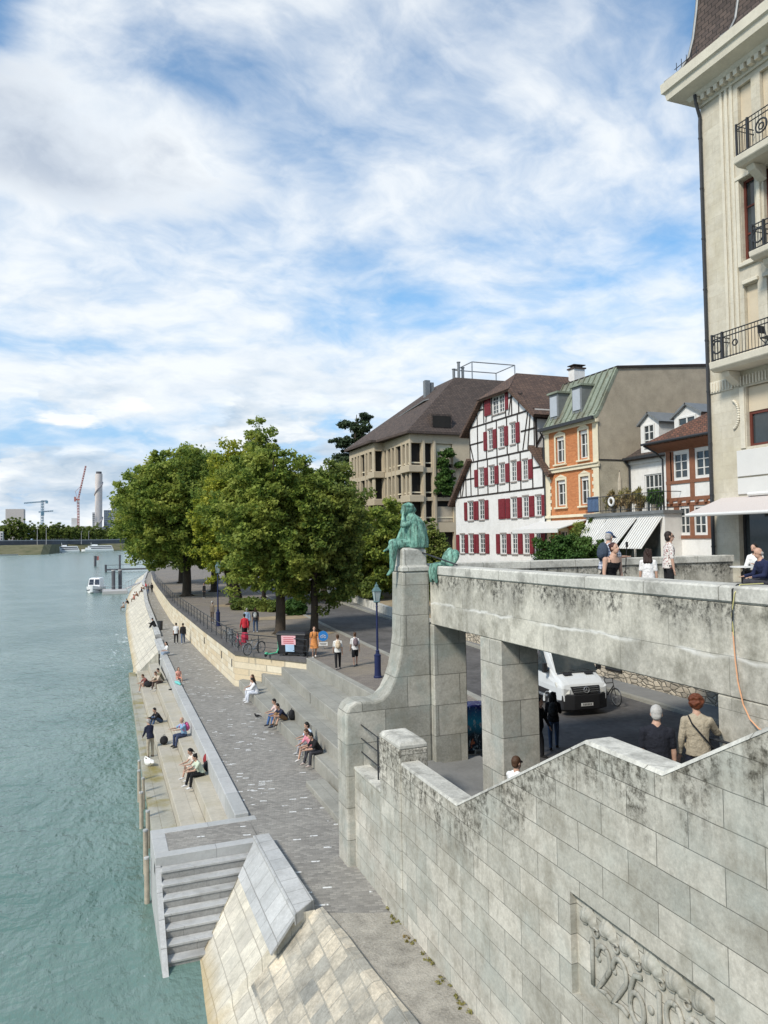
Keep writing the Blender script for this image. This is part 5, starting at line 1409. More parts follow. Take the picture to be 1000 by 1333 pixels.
# black container cart behind the railing
root = thing('black_container_cart', 'big black wheeled container with pink and blue posters behind the railing', 'container', (10.15, 40.9, 4.5), R(-35), None, local=True)
cm = plain('black_plastic', (.022, .022, .025), .5, .3, 5, .2, local=True)
m = MB(); m.loft([[V(-.72, -.42, .2), V(.72, -.42, .2), V(.72, .42, .2), V(-.72, .42, .2)], [V(-.86, -.5, 1.2), V(.86, -.5, 1.2), V(.86, .5, 1.2), V(-.86, .5, 1.2)]]); m.build('body', cm, root, bevel=.04)
m = MB(); m.loft([[V(-.9, -.54, 1.2), V(.9, -.54, 1.2), V(.9, .54, 1.2), V(-.9, .54, 1.2)], [V(-.88, -.52, 1.3), V(.88, -.52, 1.3), V(.88, .52, 1.3), V(-.88, .52, 1.3)], [V(-.8, -.35, 1.42), V(.8, -.35, 1.42), V(.8, .5, 1.38), V(-.8, .5, 1.38)]]); m.build('lid', cm, root, bevel=.03)
for x in (-.6, .6):
    for y in (-.35, .35):
        m = MB(); m.tube([(x, y - .04, .12), (x, y + .04, .12)], .12, 14); m.build('wheel', M['iron'], root)
m = MB(); m.obox((-.12, -.52, .95), (.42, 0, 0), (0, .012, -.0), (0, -.02, .26)); po = m.build('poster', plain('pink_poster', (.72, .42, .45), .7, .1), root)
m = MB()
for k in range(4): m.obox((-.12, -.545 + .004 * k, 1.1 - .1 * k), (.3, 0, 0), (0, .004, 0), (0, 0, .015))
m.build('poster_lettering', plain('poster_red', (.45, .06, .08), .7), po)
m = MB(); m.obox((-.05, -.5, .52), (.26, 0, 0), (0, .012, 0), (0, -.02, .2)); po = m.build('poster', plain('blue_poster', (.40, .55, .72), .7, .15), root)


def bicycle(at, rz, label, cmat, group='bicycles parked along the railing', bag=None, basket=False):
    root = thing('bicycle', label, 'bicycle', at, rz, group, local=True)
    for y in (-.53, .53):
        m = MB(); m.torus((0, y, .34), (1, 0, 0), .325, .022, 26, 6); w = m.build('wheel', M['iron'], root)
        m = MB(); m.torus((0, y, .34), (1, 0, 0), .295, .012, 26, 5)
        for k in range(12):
            a = k * math.pi / 6; m.tube([(0, y, .34), (0, y + .3 * math.cos(a), .34 + .3 * math.sin(a))], .004, 4)
        m.tube([(-.04, y, .34), (.04, y, .34)], .03, 8); m.build('rim', M['steel'], w)
    m = MB(); S, H, B = V(0, -.2, .82), V(0, .34, .86), V(0, -.08, .3)
    for a, b, r in ((S, B, .017), (B, H - V(0, -.02, .12), .02), (S - V(0, 0, .08), H, .016), (B, V(0, -.53, .34), .012), (S - V(0, 0, .06), V(0, -.53, .34), .010), (H, V(0, .53, .34), .014), (H, H + V(0, -.03, .17), .014)): m.tube([a, b], r, 6)
    m.torus((.04, -.08, .3), (1, 0, 0), .09, .008, 14, 4); m.tube([(.09, -.08, .3), (.1, .04, .18)], .012, 5); m.tube([(-.09, -.08, .3), (-.1, -.2, .42)], .012, 5)
    m.build('frame', cmat, root)
    m = MB(); m.tube([(-.28, .22, 1.02), (-.2, .33, 1.04), (0, .31, 1.03), (.2, .33, 1.04), (.28, .22, 1.02)], .014, 6); m.build('handlebar', M['iron'], root)
    m = MB(); m.tube([(0, -.2, .8), (0, -.23, .93)], .014, 6); m.loft([[V(c * .03, .0 + s * .02, .95) for c, s in SQ], [V(c * .07, -.16 + s * .03, .96) for c, s in SQ], [V(c * .11, -.33 + s * .03, .97) for c, s in SQ]]); m.build('saddle', M['iron'], root)
    m = MB()
    for y, a0, a1 in ((-.53, 40, 200), (.53, 20, 160)): m.tube([(0, y + .37 * math.cos(R(a)), .34 + .37 * math.sin(R(a))) for a in range(a0, a1, 20)], .014, 5)
    m.build('mudguard', M['steel'], root)
    if bag:
        m = MB(); m.loft([[V(c * .16, -.55 + s * .26, .45) for c, s in SQ], [V(c * .2, -.55 + s * .32, .75) for c, s in SQ], [V(c * .16, -.55 + s * .26, 1.05) for c, s in SQ]]); m.build('pannier', bag, root, bevel=.03)
    if basket:
        m = MB()
        for z in (.72, .86, 1.0): m.tube([(-.17, .5, z), (.17, .5, z), (.17, .78, z), (-.17, .78, z), (-.17, .5, z)], .008, 4)
        for k in range(6):
            for y in (.5, .78): m.tube([(-.17 + .068 * k, y, .72), (-.17 + .068 * k, y, 1.0)], .006, 4)
        m.box(-.17, .17, .5, .78, .715, .725); m.build('basket', M['steel'], root)


silver = plain('silver_frame', (.45, .46, .47), .35, .1, 5, 0, metal=.5, local=True); blackf = plain('black_frame', (.02, .02, .022), .4, .2, local=True); redf = plain('red_bag', (.42, .03, .06), .7, .2, local=True); greenp = plain('mint_green_plastic', (.10, .50, .30), .45, .12, 5, .1, local=True)
bicycle((8.25, 42.6, 4.5), R(-57), 'silver framed bicycle standing side on beside the green scooter', silver)
bicycle((7.85, 44.95, 4.5), R(20), 'bicycle loaded with a big red pannier bag', redf, bag=redf)
bicycle((7.75, 46.4, 4.5), R(12), 'bicycle with a wire basket parked next to the one with the red bag', blackf, basket=True)
bicycle((7.75, 47.6, 4.5), R(8), 'grey bicycle second from the far end of the parked row', silver)
bicycle((7.75, 48.8, 4.5), R(14), 'dark bicycle at the far end of the parked row by the lamp post', blackf)
bicycle((18.35, 23.9, 4.5), R(176), 'black bicycle leaning at the kerb beside the silver van', blackf, None)

root = thing('scooter', 'mint green kick scooter parked at the railing', 'scooter', (9.1, 41.55, 4.5), R(-60), None, local=True)
m = MB(); m.box(-.08, .08, -.45, .3, .12, .17); m.tube([(0, .28, .15), (0, .42, .35), (0, .42, .4)], [.05, .045, .04], 8); m.build('deck', greenp, root, bevel=.02)
m = MB(); m.tube([(0, .42, .3), (0, .34, 1.12)], .03, 8); m.mi = 1; m.tube([(-.27, .34, 1.12), (.27, .34, 1.12)], .016, 6)
m.mi = 0; m.ell((0, .46, .32), .07, .12, .08); m.ell((0, -.5, .2), .07, .13, .07); m.build('steering_column', [greenp, M['iron']], root)
for y in (-.55, .48):
    m = MB(); m.torus((0, y, .12), (1, 0, 0), .085, .035, 18, 6); m.tube([(-.03, y, .12), (.03, y, .12)], .07, 10); m.build('wheel', M['iron'], root)

m = MB(); m.lathe((0, 0, 0), [(.2, 0), (.22, .05), (.26, .8), (.28, .82), (.28, .86), (.22, .86), (.2, .5)], 16)
solo('litter_bin', MB().add([v + V(5.42, 75.4, QUAY) for v in m.v], m.f), M['iron'], 'black litter bin standing on the quay by the far bank wall', 'bin', (5.42, 75.4, QUAY))


def mural():
    t = NT('painted_cabinet'); p = t.n('TexCoord', out=3); x, y, z = t.xyz(p)
    n = t.noise(t.vmap(p, (3, 3, 2)), 1.6, 4.0, .6); n2 = t.noise(t.vmap(p, (6, 6, 2.5), loc=(3, 1, 0)), 1.6, 5.0, .7)
    c = t.mix(t.ramp(t.math('ADD', z, t.math('MULTIPLY', n, .3)), 1.55, 1.1), (.03, .025, .20), (.03, .34, .52))
    c = t.mix(t.ramp(t.math('ADD', z, t.math('MULTIPLY', n, .3)), 1.05, .7), c, (.02, .035, .05))
    c = t.mix(t.ramp(n2, .55, .63), c, (.55, .66, .68))
    c = t.mix(t.math('MULTIPLY', t.ramp(t.noise(t.vmap(p, loc=(0, 2, 0)), 5.0, 2.0), .62, .68), t.ramp(z, .9, .7)), c, (.65, .2, .1))
    return t.done(c, .4)


m = MB(); pr = [(-.62, 0), (-.62, 1.25), (-.5, 1.38), (-.2, 1.44), (.2, 1.44), (.5, 1.38), (.62, 1.25), (.62, 0)]
m.prism(pr, 'y', -.3, .3)
root = thing('painted_cabinet', 'rounded cabinet painted with a blue and teal night scene under the bridge', 'cabinet', (10.75, 20.35, 4.5), R(-12), None, local=True)
m.build('body', mural(), root, bevel=.03)
m = MB(); m.box(-.66, .66, -.33, .33, 0, .1); m.build('plinth', M['iron'], root)

# small things lying about
def bag(name, label, at, rz, sx, sy, sz, mat, strap=True):
    root = thing(name, label, 'bag', at, rz, None, local=True)
    m = MB(); m.ell((0, 0, sz * .5), sx, sy, sz * .52, 14, 8); m.ell((0, -sy * .7, sz * .35), sx * .7, sy * .5, sz * .3, 10, 6)
    m.build('sack', mat, root, remesh=.03)
    if strap:
        m = MB()
        for s in (-1, 1): m.tube([(s * sx * .4, sy * .8, sz * .85), (s * sx * .45, sy * 1.25, sz * .55), (s * sx * .4, sy * .9, sz * .15)], .018, 5)
        m.torus((0, 0, sz * 1.03), (0, 1, 0), .045, .012, 12, 5); m.build('strap', M['iron'], root)
blackc = plain('black_cloth', (.016, .016, .018), .85, .3, 8, .2, local=True)
bag('backpack', 'black backpack on the seat ledge behind the sitting pair of women', (3.95, 29.9, 2.0), .4, .22, .17, .45, blackc)
bag('backpack', 'black backpack beside the man in the dark tee on the seating steps', (7.95, 32.6, 3.0), .9, .2, .15, .46, blackc)
bag('shoulder_bag', 'black bag on the ledge next to the standing man in beige trousers', (2.78, 36.6, 1.5), .2, .2, .15, .4, blackc)
bag('shoulder_bag', 'black bag with a white cloth between the sunbathers under the far bank', (2.95, 51.5, 1.5), .2, .3, .2, .4, blackc, False)
bag('turquoise_bag', 'turquoise bag lying on the curb wall beside the child', (4.25, 45.6, 2.62), .2, .12, .5, .16, plain('turquoise_cloth', (.16, .50, .47), .8, .2, 6, local=True), False)
bag('red_jacket', 'dark red jacket heaped on the black backpack on the ledge', (3.95, 30.35, 2.1), .2, .17, .16, .5, plain('red_cloth', (.24, .03, .035), .9, .4, 9, .3, local=True), False)
m = MB(); m.ell((4.1, 47.2, 2.03), .25, .12, .05); solo('dark_garment', m, blackc, 'small dark garment lying on the seat ledge', 'garment', (4.1, 47.2, 2.0), smooth=True)
root = thing('pigeon', 'small dark pigeon standing on the cobbles in front of the steps', 'pigeon', (7.0, 35.6, QUAY), 1.0, None, local=True)
m = MB(); m.ell((0, 0, .14), .06, .13, .065); m.ell((0, .12, .22), .03, .035, .035); m.cap((0, .08, .17), (0, .12, .21), .04, .03); m.cap((0, -.1, .14), (0, -.24, .11), .04, .012); m.cap((0, .15, .22), (0, .185, .21), .01, .004, 6, 2)
m.cap((.02, 0, .09), (.02, .02, 0), .01, .008, 6, 2); m.cap((-.02, 0, .09), (-.02, .02, 0), .01, .008, 6, 2)
m.build('body', blackc, root, remesh=.011)
root = thing('swan', 'white swan resting on the wet ledge by the wooden piles', 'swan', (2.0, 35.0, 1.05), .6, None, local=True); root.scale = (.62, .62, .62)
m = MB(); m.ell((0, 0, .24), .24, .42, .23); m.ell((0, -.35, .3), .12, .25, .1); m.tube([(0, .34, .3), (0, .46, .45), (.02, .42, .58), (.06, .25, .55), (.1, .1, .46)], [.09, .06, .05, .05, .055], 8); m.ell((.11, .04, .45), .06, .09, .06)
m.ell((.17, -.08, .3), .09, .34, .14); m.ell((-.17, -.08, .3), .09, .34, .14)
m.build('body', plain('white_feathers', (.80, .79, .76), .8, .1, 8, .2, local=True), root, remesh=.03)
m = MB(); m.cap((.12, -.04, .44), (.13, -.12, .42), .022, .012); m.build('bill', plain('orange_bill', (.65, .25, .05), .5, local=True), root)
for i, (x, y) in enumerate([(5.3, 40), (6.4, 31), (6.0, 20.2)]):
    pass

# ------------------------------------------------------------------ silver van
root = thing('delivery_van', 'silver van parked in the lower street, seen from the front', 'van', (16.4, 22.65, STREET + .004), R(174), None, local=True)
paint = plain('silver_van_paint', (.60, .62, .63), .35, .05, 2, 0, .5, .1, local=True); blk = plain('black_bumper', (.020, .020, .022), .6, .2, 5, local=True)
def vsec(y, pts, w): return [V(x * w, y, z) for x, z in pts]
half = [(.0, .42), (.82, .42), (.95, .55), (.97, 1.0), (.95, 1.35), (.90, 1.9), (.82, 2.35), (.62, 2.52), (.0, 2.56)]
def full(h): return [(-x, z) for x, z in h[::-1][:-1]] + [(x, z) for x, z in h[:-1]] if False else [(x, z) for x, z in h] + [(-x, z) for x, z in h[::-1] if x > 0]
m = MB()
def sect(y, top, hood, wf=1.0):
    out = []
    for x, z in full(half):
        zz_ = z if z <= 1.05 else min(z, 1.05 + (z - 1.05) * (top - 1.05) / 1.51)
        xx = x
        if z > 1.05: xx = math.copysign(min(abs(x), .97 - (.97 - abs(x)) * (1 if top > 2 else .25)), x) if x else 0
        out.append(V(xx * wf, y, zz_))
    return out
for_y = [(-5.2, 2.56, .96), (-5.1, 2.58, 1), (-1.75, 2.58, 1), (-1.45, 2.5, 1), (-.62, 1.42, 1), (-.3, 1.28, .985), (-.1, 1.12, .95), (-.02, .95, .9)]
m.loft([sect(y, t, 0, w) for y, t, w in for_y]); m.build('body', paint, root, smooth=False, bevel=.03)
m = MB(); m.poly([(-.80, -.655, 1.50), (.80, -.655, 1.50), (.68, -1.40, 2.40), (-.68, -1.40, 2.40)]); ws = m
g = MB(); g.slab([(-.84, -.60, 1.46), (.84, -.60, 1.46), (.70, -1.42, 2.47), (-.70, -1.42, 2.47)], .03); g.v = [q + V(0, .03, .03) for q in g.v]; wind = g.build('windscreen', M['glass'], root)
m = MB(); m.tube([(.1, -.58, 1.52), (.6, -.72, 1.62)], .012, 5); m.tube([(-.5, -.58, 1.52), (.0, -.72, 1.62)], .012, 5); m.build('wiper', blk, wind)
for s in (-1, 1):
    g = MB(); g.add([(s * .975, -.95, 1.42), (s * .975, -1.85, 1.42), (s * .89, -1.85, 2.2), (s * .89, -1.5, 2.2), (s * .955, -1.95 + .9, 1.65)], [(0, 1, 2, 3, 4)]); g.v = [q + V(s * .02, 0, 0) for q in g.v]; g.build('side_window', M['glass'], root)
    g = MB(); g.box(s * 1.12 - .08, s * 1.12 + .08, -1.02, -.88, 1.45, 1.8); g.tube([(s * .95, -.95, 1.5), (s * 1.1, -.95, 1.55)], .03, 6); g.build('wing_mirror', blk, root, bevel=.03)
    g = MB(); g.loft([[V(s * .95, -.42, .95), V(s * .97, -.5, 1.16), V(s * .72, -.2, 1.12), V(s * .62, -.1, .98), V(s * .66, -.02, .82), V(s * .88, -.12, .8)], [V(s * .955, -.36, .95), V(s * .985, -.44, 1.17), V(s * .73, -.13, 1.13), V(s * .61, -.03, .985), V(s * .65, .03, .81), V(s * .9, -.05, .79)]])
    hl = g.build('headlight', plain('headlight_glass', (.62, .62, .58), .12, .1, 10, 0, .6, local=True), root)
    g = MB(); g.ell((s * .78, -.09, .95), .07, .03, .07); g.build('lamp', M['steel'], hl)
    g = MB(); g.box(min(s * .975, s * 1.0), max(s * .975, s * 1.0), -4.9, -.9, .62, .82); g.build('side_moulding', blk, root)
    for y in (-.95, -4.2):
        g = MB(); g.torus((s * .86, y, .34), (1, 0, 0), .25, .1, 24, 8); w = g.build('wheel', blk, root, smooth=True)
        g = MB(); g.tube([(s * .84, y, .34), (s * .93, y, .34)], .19, 16); g.torus((s * .93, y, .34), (1, 0, 0), .12, .02, 14, 5); g.build('rim', M['steel'], w)
        g = MB(); g.tube([(s * .955, y + .40 * math.cos(R(a)), .36 + .40 * math.sin(R(a))) for a in range(-10, 200, 15)], .05, 6); g.build('wheel_arch', paint, root)
m = MB(); m.loft([[V(-.93, -.35, z), V(-.9, -.05, z), V(-.5, .1, z), V(.5, .1, z), V(.9, -.05, z), V(.93, -.35, z)] for z in (.22, .3, .72, .78)]); bp = m.build('bumper', blk, root, bevel=.03)
m = MB(); m.box(-.24, .24, .10, .115, .36, .47); pl = m.build('number_plate', M['white'], bp)
m = MB()
for k in range(6): m.box(-.17 + k * .06, -.14 + k * .06, .115, .118, .385, .45)
m.build('plate_marks', M['iron'], pl)
m = MB(); m.loft([[V(-.58, -.06, 1.05), V(.58, -.06, 1.05), V(.5, .04, .80), V(-.5, .04, .80)], [V(-.56, .0, 1.05), V(.56, .0, 1.05), V(.48, .09, .80), V(-.48, .09, .80)]]); gr = m.build('grille', blk, root)
m = MB()
for z in (.86, .93, 1.0): m.box(-.5, .5, .08 - (z - .8) * .3, .09 - (z - .8) * .3 + .01, z, z + .015)
m.build('grille_bars', M['steel'], gr)
m = MB(); m.torus((0, .09, .93), (0, 1, .15), .105, .016, 22, 6)
for a in (90, 210, 330): m.tube([(0, .09, .93), (.1 * math.cos(R(a)), .09, .93 + .1 * math.sin(R(a)))], [.02, .007], 6)
m.build('emblem', M['steel'], gr)
m = MB()
for s in (-1, 1): m.slab([(s * .25, -.56, 1.44), (s * .62, -.56, 1.43), (s * .58, -.44, 1.375), (s * .28, -.44, 1.385)], .02)
m.v = [q + V(0, .0, .03) for q in m.v]; m.build('bonnet_vent', blk, root)
# ------------------------------------------------------------------ people
CLOTH = {}
def cloth(c, name='cloth'):
    k = (name,) + tuple(c)
    if k not in CLOTH: CLOTH[k] = plain(name, c, .88, .3, 1.4, .7, .05, local=True)
    return CLOTH[k]


SK = plain('skin', (.47, .29, .21), .55, .08, 6, .1, local=True); SKD = plain('tanned_skin', (.38, .20, .13), .55, .08, 6, .1, local=True)
BLACK, NAVY, WHITE, JEANS = (.014, .014, .016), (.018, .022, .045), (.66, .66, .66), (.06, .095, .17)
GREY, BEIGE, RED, LBLUE = (.12, .12, .125), (.40, .345, .26), (.52, .03, .045), (.22, .36, .52)
DH, BR, GH, RH = (.012, .010, .009), (.07, .035, .018), (.34, .32, .30), (.115, .033, .014)


def rotx(v, deg):
    a = R(deg); return V(v[0], v[1] * math.cos(a) - v[2] * math.sin(a), v[1] * math.sin(a) + v[2] * math.cos(a))


STAND = dict(la=((.16, .02, -1), (.05, .15, -1)), ra=((.16, .0, -1), (.05, .12, -1)), ll=((.06, .02, -1), (.0, -.02, -1)), rl=((.06, .04, -1), (.02, -.04, -1)), lean=2)
WALK = dict(la=((.14, .32, -1), (.0, .6, -1)), ra=((.14, -.3, -1), (.05, .05, -1)), ll=((.04, -.18, -1), (.0, -.42, -1)), rl=((.04, .34, -1), (.0, .02, -1)), lean=3)
SIT = dict(la=((.2, .35, -1), (-.25, 1, -.15)), ra=((.2, .35, -1), (-.25, 1, -.15)), ll=((.16, 1, .02), (.0, .2, -1)), rl=((.16, 1, .0), (.0, .05, -1)), lean=10, seat=True)
LEAN = dict(la=((.12, .8, -1), (-.3, 1, -.1)), ra=((.12, .8, -1), (-.3, 1, -.1)), ll=((.18, 1, .05), (.0, .12, -1)), rl=((.2, 1, .05), (.0, .3, -1)), lean=32, seat=True, head=(18, 0))
KNEES = dict(la=((.1, .9, -.8), (-.35, .9, .1)), ra=((.1, .9, -.8), (-.35, .9, .1)), ll=((.1, .85, .55), (.0, .45, -1)), rl=((.1, .85, .5), (.0, .45, -1)), lean=24, seat=True, head=(12, 0))


def pose(base, **k):
    d = dict(base); d.update(k); return d


def person(label, at, rz, P, shirt=WHITE, pants=BLACK, hair=DH, skin=None, h=1.0, vox=.02, sleeve=.5, leg=1.0, hs='short', shoe=(.5, .5, .5), w=1.0, dress=None, group=None, hi=False, glasses=False, pack=None, shirtmat=None, cap=None, tank=False, beard=False):
    skin = skin or SK
    root = thing('person', label, 'person', at, rz, group, local=True); root.scale = (h, h, h)
    lean = P.get('lean', 0); seat = P.get('seat', False)
    sp = rotx(V(0, 0, 1), -lean); fwd = rotx(V(0, 1, 0), -lean * .8); X = V(1, 0, 0)
    pel = V(0, 0, 0)
    def limb(s, o, d1, d2, l1, l2):
        a = V(d1[0] * s, d1[1], d1[2]).normalized() * l1 + o
        return a, a + V(d2[0] * s, d2[1], d2[2]).normalized() * l2
    hips = {s: pel + X * (.088 * s * w) + V(0, 0, -.03) for s in (-1, 1)}
    legs = {s: limb(s, hips[s], *P['rl' if s > 0 else 'll'], .43, .42) for s in (-1, 1)}
    if seat: base = V(0, 0, .115)
    else: base = V(0, 0, .075 - min(legs[s][1].z for s in (-1, 1)))
    pel = pel + base; hips = {s: hips[s] + base for s in hips}; legs = {s: (legs[s][0] + base, legs[s][1] + base) for s in legs}
    nk = pel + sp * .50
    sh = {s: nk - sp * .082 + X * (.168 * s * w) for s in (-1, 1)}
    arms = {s: limb(s, sh[s], *P['ra' if s > 0 else 'la'], .285, .25) for s in (-1, 1)}
    hp, hy = P.get('head', (0, 0))
    hM = Matrix.Rotation(R(hy), 3, 'Z') @ Matrix.Rotation(R(-lean * .35 - hp), 3, 'X')
    hc = nk + (sp * .6 + hM @ V(0, 0, .4)).normalized() * .168 + hM @ V(0, .02, 0)
    tor = [(-.12, .115, .10), (-.05, .155, .118), (.02, .165, .12), (.14, .142, .105), (.28, .16, .118), (.38, .172, .108), (.45, .145, .08), (.49, .075, .066), (.55, .054, .056)]
    def torso(m, t0, t1, g):
        rs = []
        for t, a, b in tor:
            if t0 - 1e-6 <= t <= t1 + 1e-6: rs.append(m.ring(pel + sp * t + fwd * (.015 if t > .2 else 0), X, fwd, a * w + g, b * w + g, 16))
        m.loft(rs)
    # body: one continuous surface
    m = MB(); torso(m, -.12, .55, 0)
    m.tube([nk - sp * .02, hc], [.054, .05], 10)
    for s in (-1, 1): m.cap(nk - sp * .005 + X * .015 * s, sh[s] - X * .03 * s, .036, .042, 8, 2)
    m.ell(hc + hM @ V(0, -.005, .022), .076, .095, .098, 14, 9, hM); m.ell(hc + hM @ V(0, .03, -.055), .056, .062, .072, 12, 7, hM)
    m.cap(hc + hM @ V(0, .088, .01), hc + hM @ V(0, .108, -.03), .010, .017, 7, 2)
    for s in (-1, 1): m.ell(hc + hM @ V(.078 * s, -.008, -.01), .012, .022, .034, 8, 5, hM)
    for s in (-1, 1):
        e, wr = arms[s]
        m.cap(sh[s], e, .05 * w, .038); m.cap(e, wr, .040, .027)
        d = (wr - e).normalized(); sd = d.cross(V(0, 0, 1)); sd = sd.normalized() if sd.length > .2 else V(1, 0, 0); n_ = d.cross(sd)
        pc = wr + d * .05; m.ell(pc, .032, .05, .018, 10, 6, Matrix((sd, d, n_)).transposed())
        for i, L in enumerate((.062, .075, .07, .055)):
            b = pc + d * .035 + sd * (.026 - .0175 * i); k1 = b + d * L * .55; m.cap(b, k1, .0105, .010, 6, 2); m.cap(k1, k1 + (d - n_ * .35 * s).normalized() * L * .5, .010, .008, 6, 2)
        m.cap(pc - d * .02 + sd * .028, pc + d * .025 + sd * .06, .013, .010, 6, 2)
        k_, an = legs[s]
        m.cap(hips[s], k_, .083 * w, .055); m.cap(k_, an, .056, .036); m.cap(an + V(0, -.02, -.035), an + V(0, .13, -.05), .034, .026)
    m.build('body', skin, root, remesh=vox, sm_iter=1)
    g = max(.012, vox * .6)
    # shirt
    if shirt is not None:
        m = MB(); torso(m, -.05 if not dress else -.05, .38 if tank else .49, g * .9)
        for s in (-1, 1):
            if not tank: m.cap(nk - sp * .012 + X * .03 * s, sh[s] - X * .03 * s, .046 + g * .7, .05 + g, 10, 3)
            e, wr = arms[s]
            if tank:
                for q in (fwd, fwd * -1): m.tube([sh[s] - X * .085 * s + sp * .055, sh[s] - X * .08 * s + q * .075 + sp * .01, sh[s] - X * .07 * s + q * .115 - sp * .09], .022, 7)
            else: m.cap(sh[s], sh[s] + (e - sh[s]) * min(1, sleeve * 1.6), .052 * w + g, .042 + g)
            if sleeve > .6 and not tank: m.cap(e, e + (wr - e) * .93, .041 + g, .030 + g)
        if dress:
            m.loft([m.ring(pel + V(0, 0, z), X, V(0, 1, 0), a * w, b * w, 16) for z, a, b in ((.1, .16, .125), (-.1, .19, .15), (-.3, .22, .19), (-dress, .25, .22))])
        elif not seat:
            m.loft([m.ring(pel + sp * t, X, fwd, a * w + g, b * w + g, 16) for t, a, b in ((.05, .165, .12), (-.04, .17, .125), (-.10, .172, .128))])
        m.build('dress' if dress else 'shirt', shirtmat or cloth(shirt, 'shirt_cloth'), root, remesh=vox, sm_iter=2)
    if pants is not None:
        m = MB(); torso(m, -.12, .02, g * .7)
        for s in (-1, 1):
            k_, an = legs[s]
            if leg > .5:
                m.cap(hips[s], k_, .085 * w + g, .062 + g * .8); m.cap(k_, k_ + (an - k_) * min(1, (leg - .5) * 2) * .98, .060 + g * .8, .048 + g * .5)
            else: m.cap(hips[s], hips[s] + (k_ - hips[s]) * leg * 2, .087 * w + g, .078 + g)
        m.build('trousers' if leg > .5 else 'shorts', cloth(pants, 'trouser_cloth'), root, remesh=vox, sm_iter=2)
    for s in (-1, 1):
        an = legs[s][1]
        m = MB(); m.cap(an + V(0, -.025, -.03), an + V(0, .1, -.045), .046, .036, 10); m.cap(an + V(0, .08, -.05), an + V(0, .15, -.052), .036, .026, 10)
        m.build('shoe', cloth(shoe, 'shoe_leather'), root, smooth=True)
    # hair
    if hs:
        hm = plain('hair', hair, .6, .35, 20, .3, local=True) if ('h', hair) not in CLOTH else CLOTH[('h', hair)]
        CLOTH[('h', hair)] = hm
        m = MB()
        if hs == 'bald':
            for s in (-1, 1): m.ell(hc + hM @ V(.062 * s, -.045, -.02), .022, .055, .045, 8, 5, hM)
            m.ell(hc + hM @ V(0, -.072, -.03), .066, .034, .06, 10, 5, hM)
        else:
            m.ell(hc + hM @ V(0, -.024, .036), .086, .098, .100, 14, 8, hM); m.ell(hc + hM @ V(0, -.05, -.02), .075, .062, .075, 12, 6, hM)
            if hs in ('long', 'curly'):
                k = 1.25 if hs == 'curly' else 1
                for s in (-1, 0, 1): m.cap(hc + hM @ V(.05 * s, -.055, .0), nk + X * (.06 * s * k) - fwd * .09 - sp * .08, .055 * k, .04 * k, 10)
            if hs == 'curly':
                for i in range(26):
                    a = i * 2.4; q = (i % 7) / 6.0; m.ell(hc + hM @ V((.075 + .03 * q) * math.cos(a), -.05 + .075 * math.sin(a) * (1 if math.sin(a) < .3 else .2), .08 - .30 * q), .038, .038, .045, 8, 5)
            if hs == 'bun': m.ell(hc + hM @ V(0, -.10, .075), .045, .045, .045, 10, 6)
            if hs == 'tail': m.cap(hc + hM @ V(0, -.10, .04), hc + hM @ V(0, -.14, -.14), .035, .018, 8)
            if hs == 'bob':
                for s in (-1, 0, 1): m.ell(hc + hM @ V(.05 * s, -.045, -.04), .048, .06, .08, 10, 6)
            if hs == 'wild':
                for i in range(70):
                    a = i * 2.4; q = math.sin(i * 1.7); k = math.sqrt(max(.1, 1 - q * q)) + .1; m.ell(hc + hM @ V(.095 * k * math.cos(a), -.035 + .085 * k * math.sin(a), .04 + .095 * q), .026, .026, .028, 7, 4)
        m.build('hair', hm, root, remesh=max(.012, vox * .7), sm_iter=1)
        if beard:
            m = MB(); m.ell(hc + hM @ V(0, .055, -.09), .05, .045, .04, 10, 6, hM); m.build('beard', hm, root, smooth=True)
    if cap:
        m = MB(); m.ell(hc + hM @ V(0, -.012, .062), .088, .104, .075, 14, 8, hM); m.obox(hc + hM @ V(0, .12, .055), hM @ V(.07, 0, 0), hM @ V(0, .06, -.012), hM @ V(0, .0, .007)); m.build('cap', cloth(cap, 'cap_cloth'), root, smooth=True)
    if hi:
        for s in (-1, 1):
            m = MB(); m.ell(hc + hM @ V(.031 * s, .083, .012), .011, .007, .006, 8, 5, hM); m.build('eye', cloth((.03, .02, .018), 'eye'), root, smooth=True)
        m = MB(); m.cap(hc + hM @ V(-.018, .089, -.068), hc + hM @ V(.018, .089, -.068), .006, .006, 6, 2); m.build('mouth', cloth((.34, .10, .085), 'lips'), root, smooth=True)
    if glasses:
        m = MB()
        for s in (-1, 1):
            m.ell(hc + hM @ V(.034 * s, .094, .012), .031, .008, .022, 10, 6, hM); m.tube([hc + hM @ V(.06 * s, .09, .018), hc + hM @ V(.082 * s, .0, .012)], .004, 5)
        m.build('sunglasses', cloth((.01, .01, .01), 'dark_lens'), root, smooth=True)
    if pack:
        m = MB(); c = pel + sp * .30 - fwd * .19
        m.ell(c, .14, .10, .22, 12, 8, Matrix((X, fwd, sp)).transposed()); m.ell(c - fwd * .06 - sp * .06, .1, .07, .12, 10, 6, Matrix((X, fwd, sp)).transposed())
        for s in (-1, 1): m.tube([pel + sp * .47 + X * .09 * s - fwd * .09, pel + sp * .5 + X * .1 * s + fwd * .02, pel + sp * .36 + X * .115 * s + fwd * .145, pel + sp * .18 + X * .14 * s + fwd * .06, pel + sp * .14 + X * .12 * s - fwd * .12], .018, 6)
        m.build('backpack', cloth(pack, 'pack_cloth'), root, smooth=True)
    return root, hc, arms


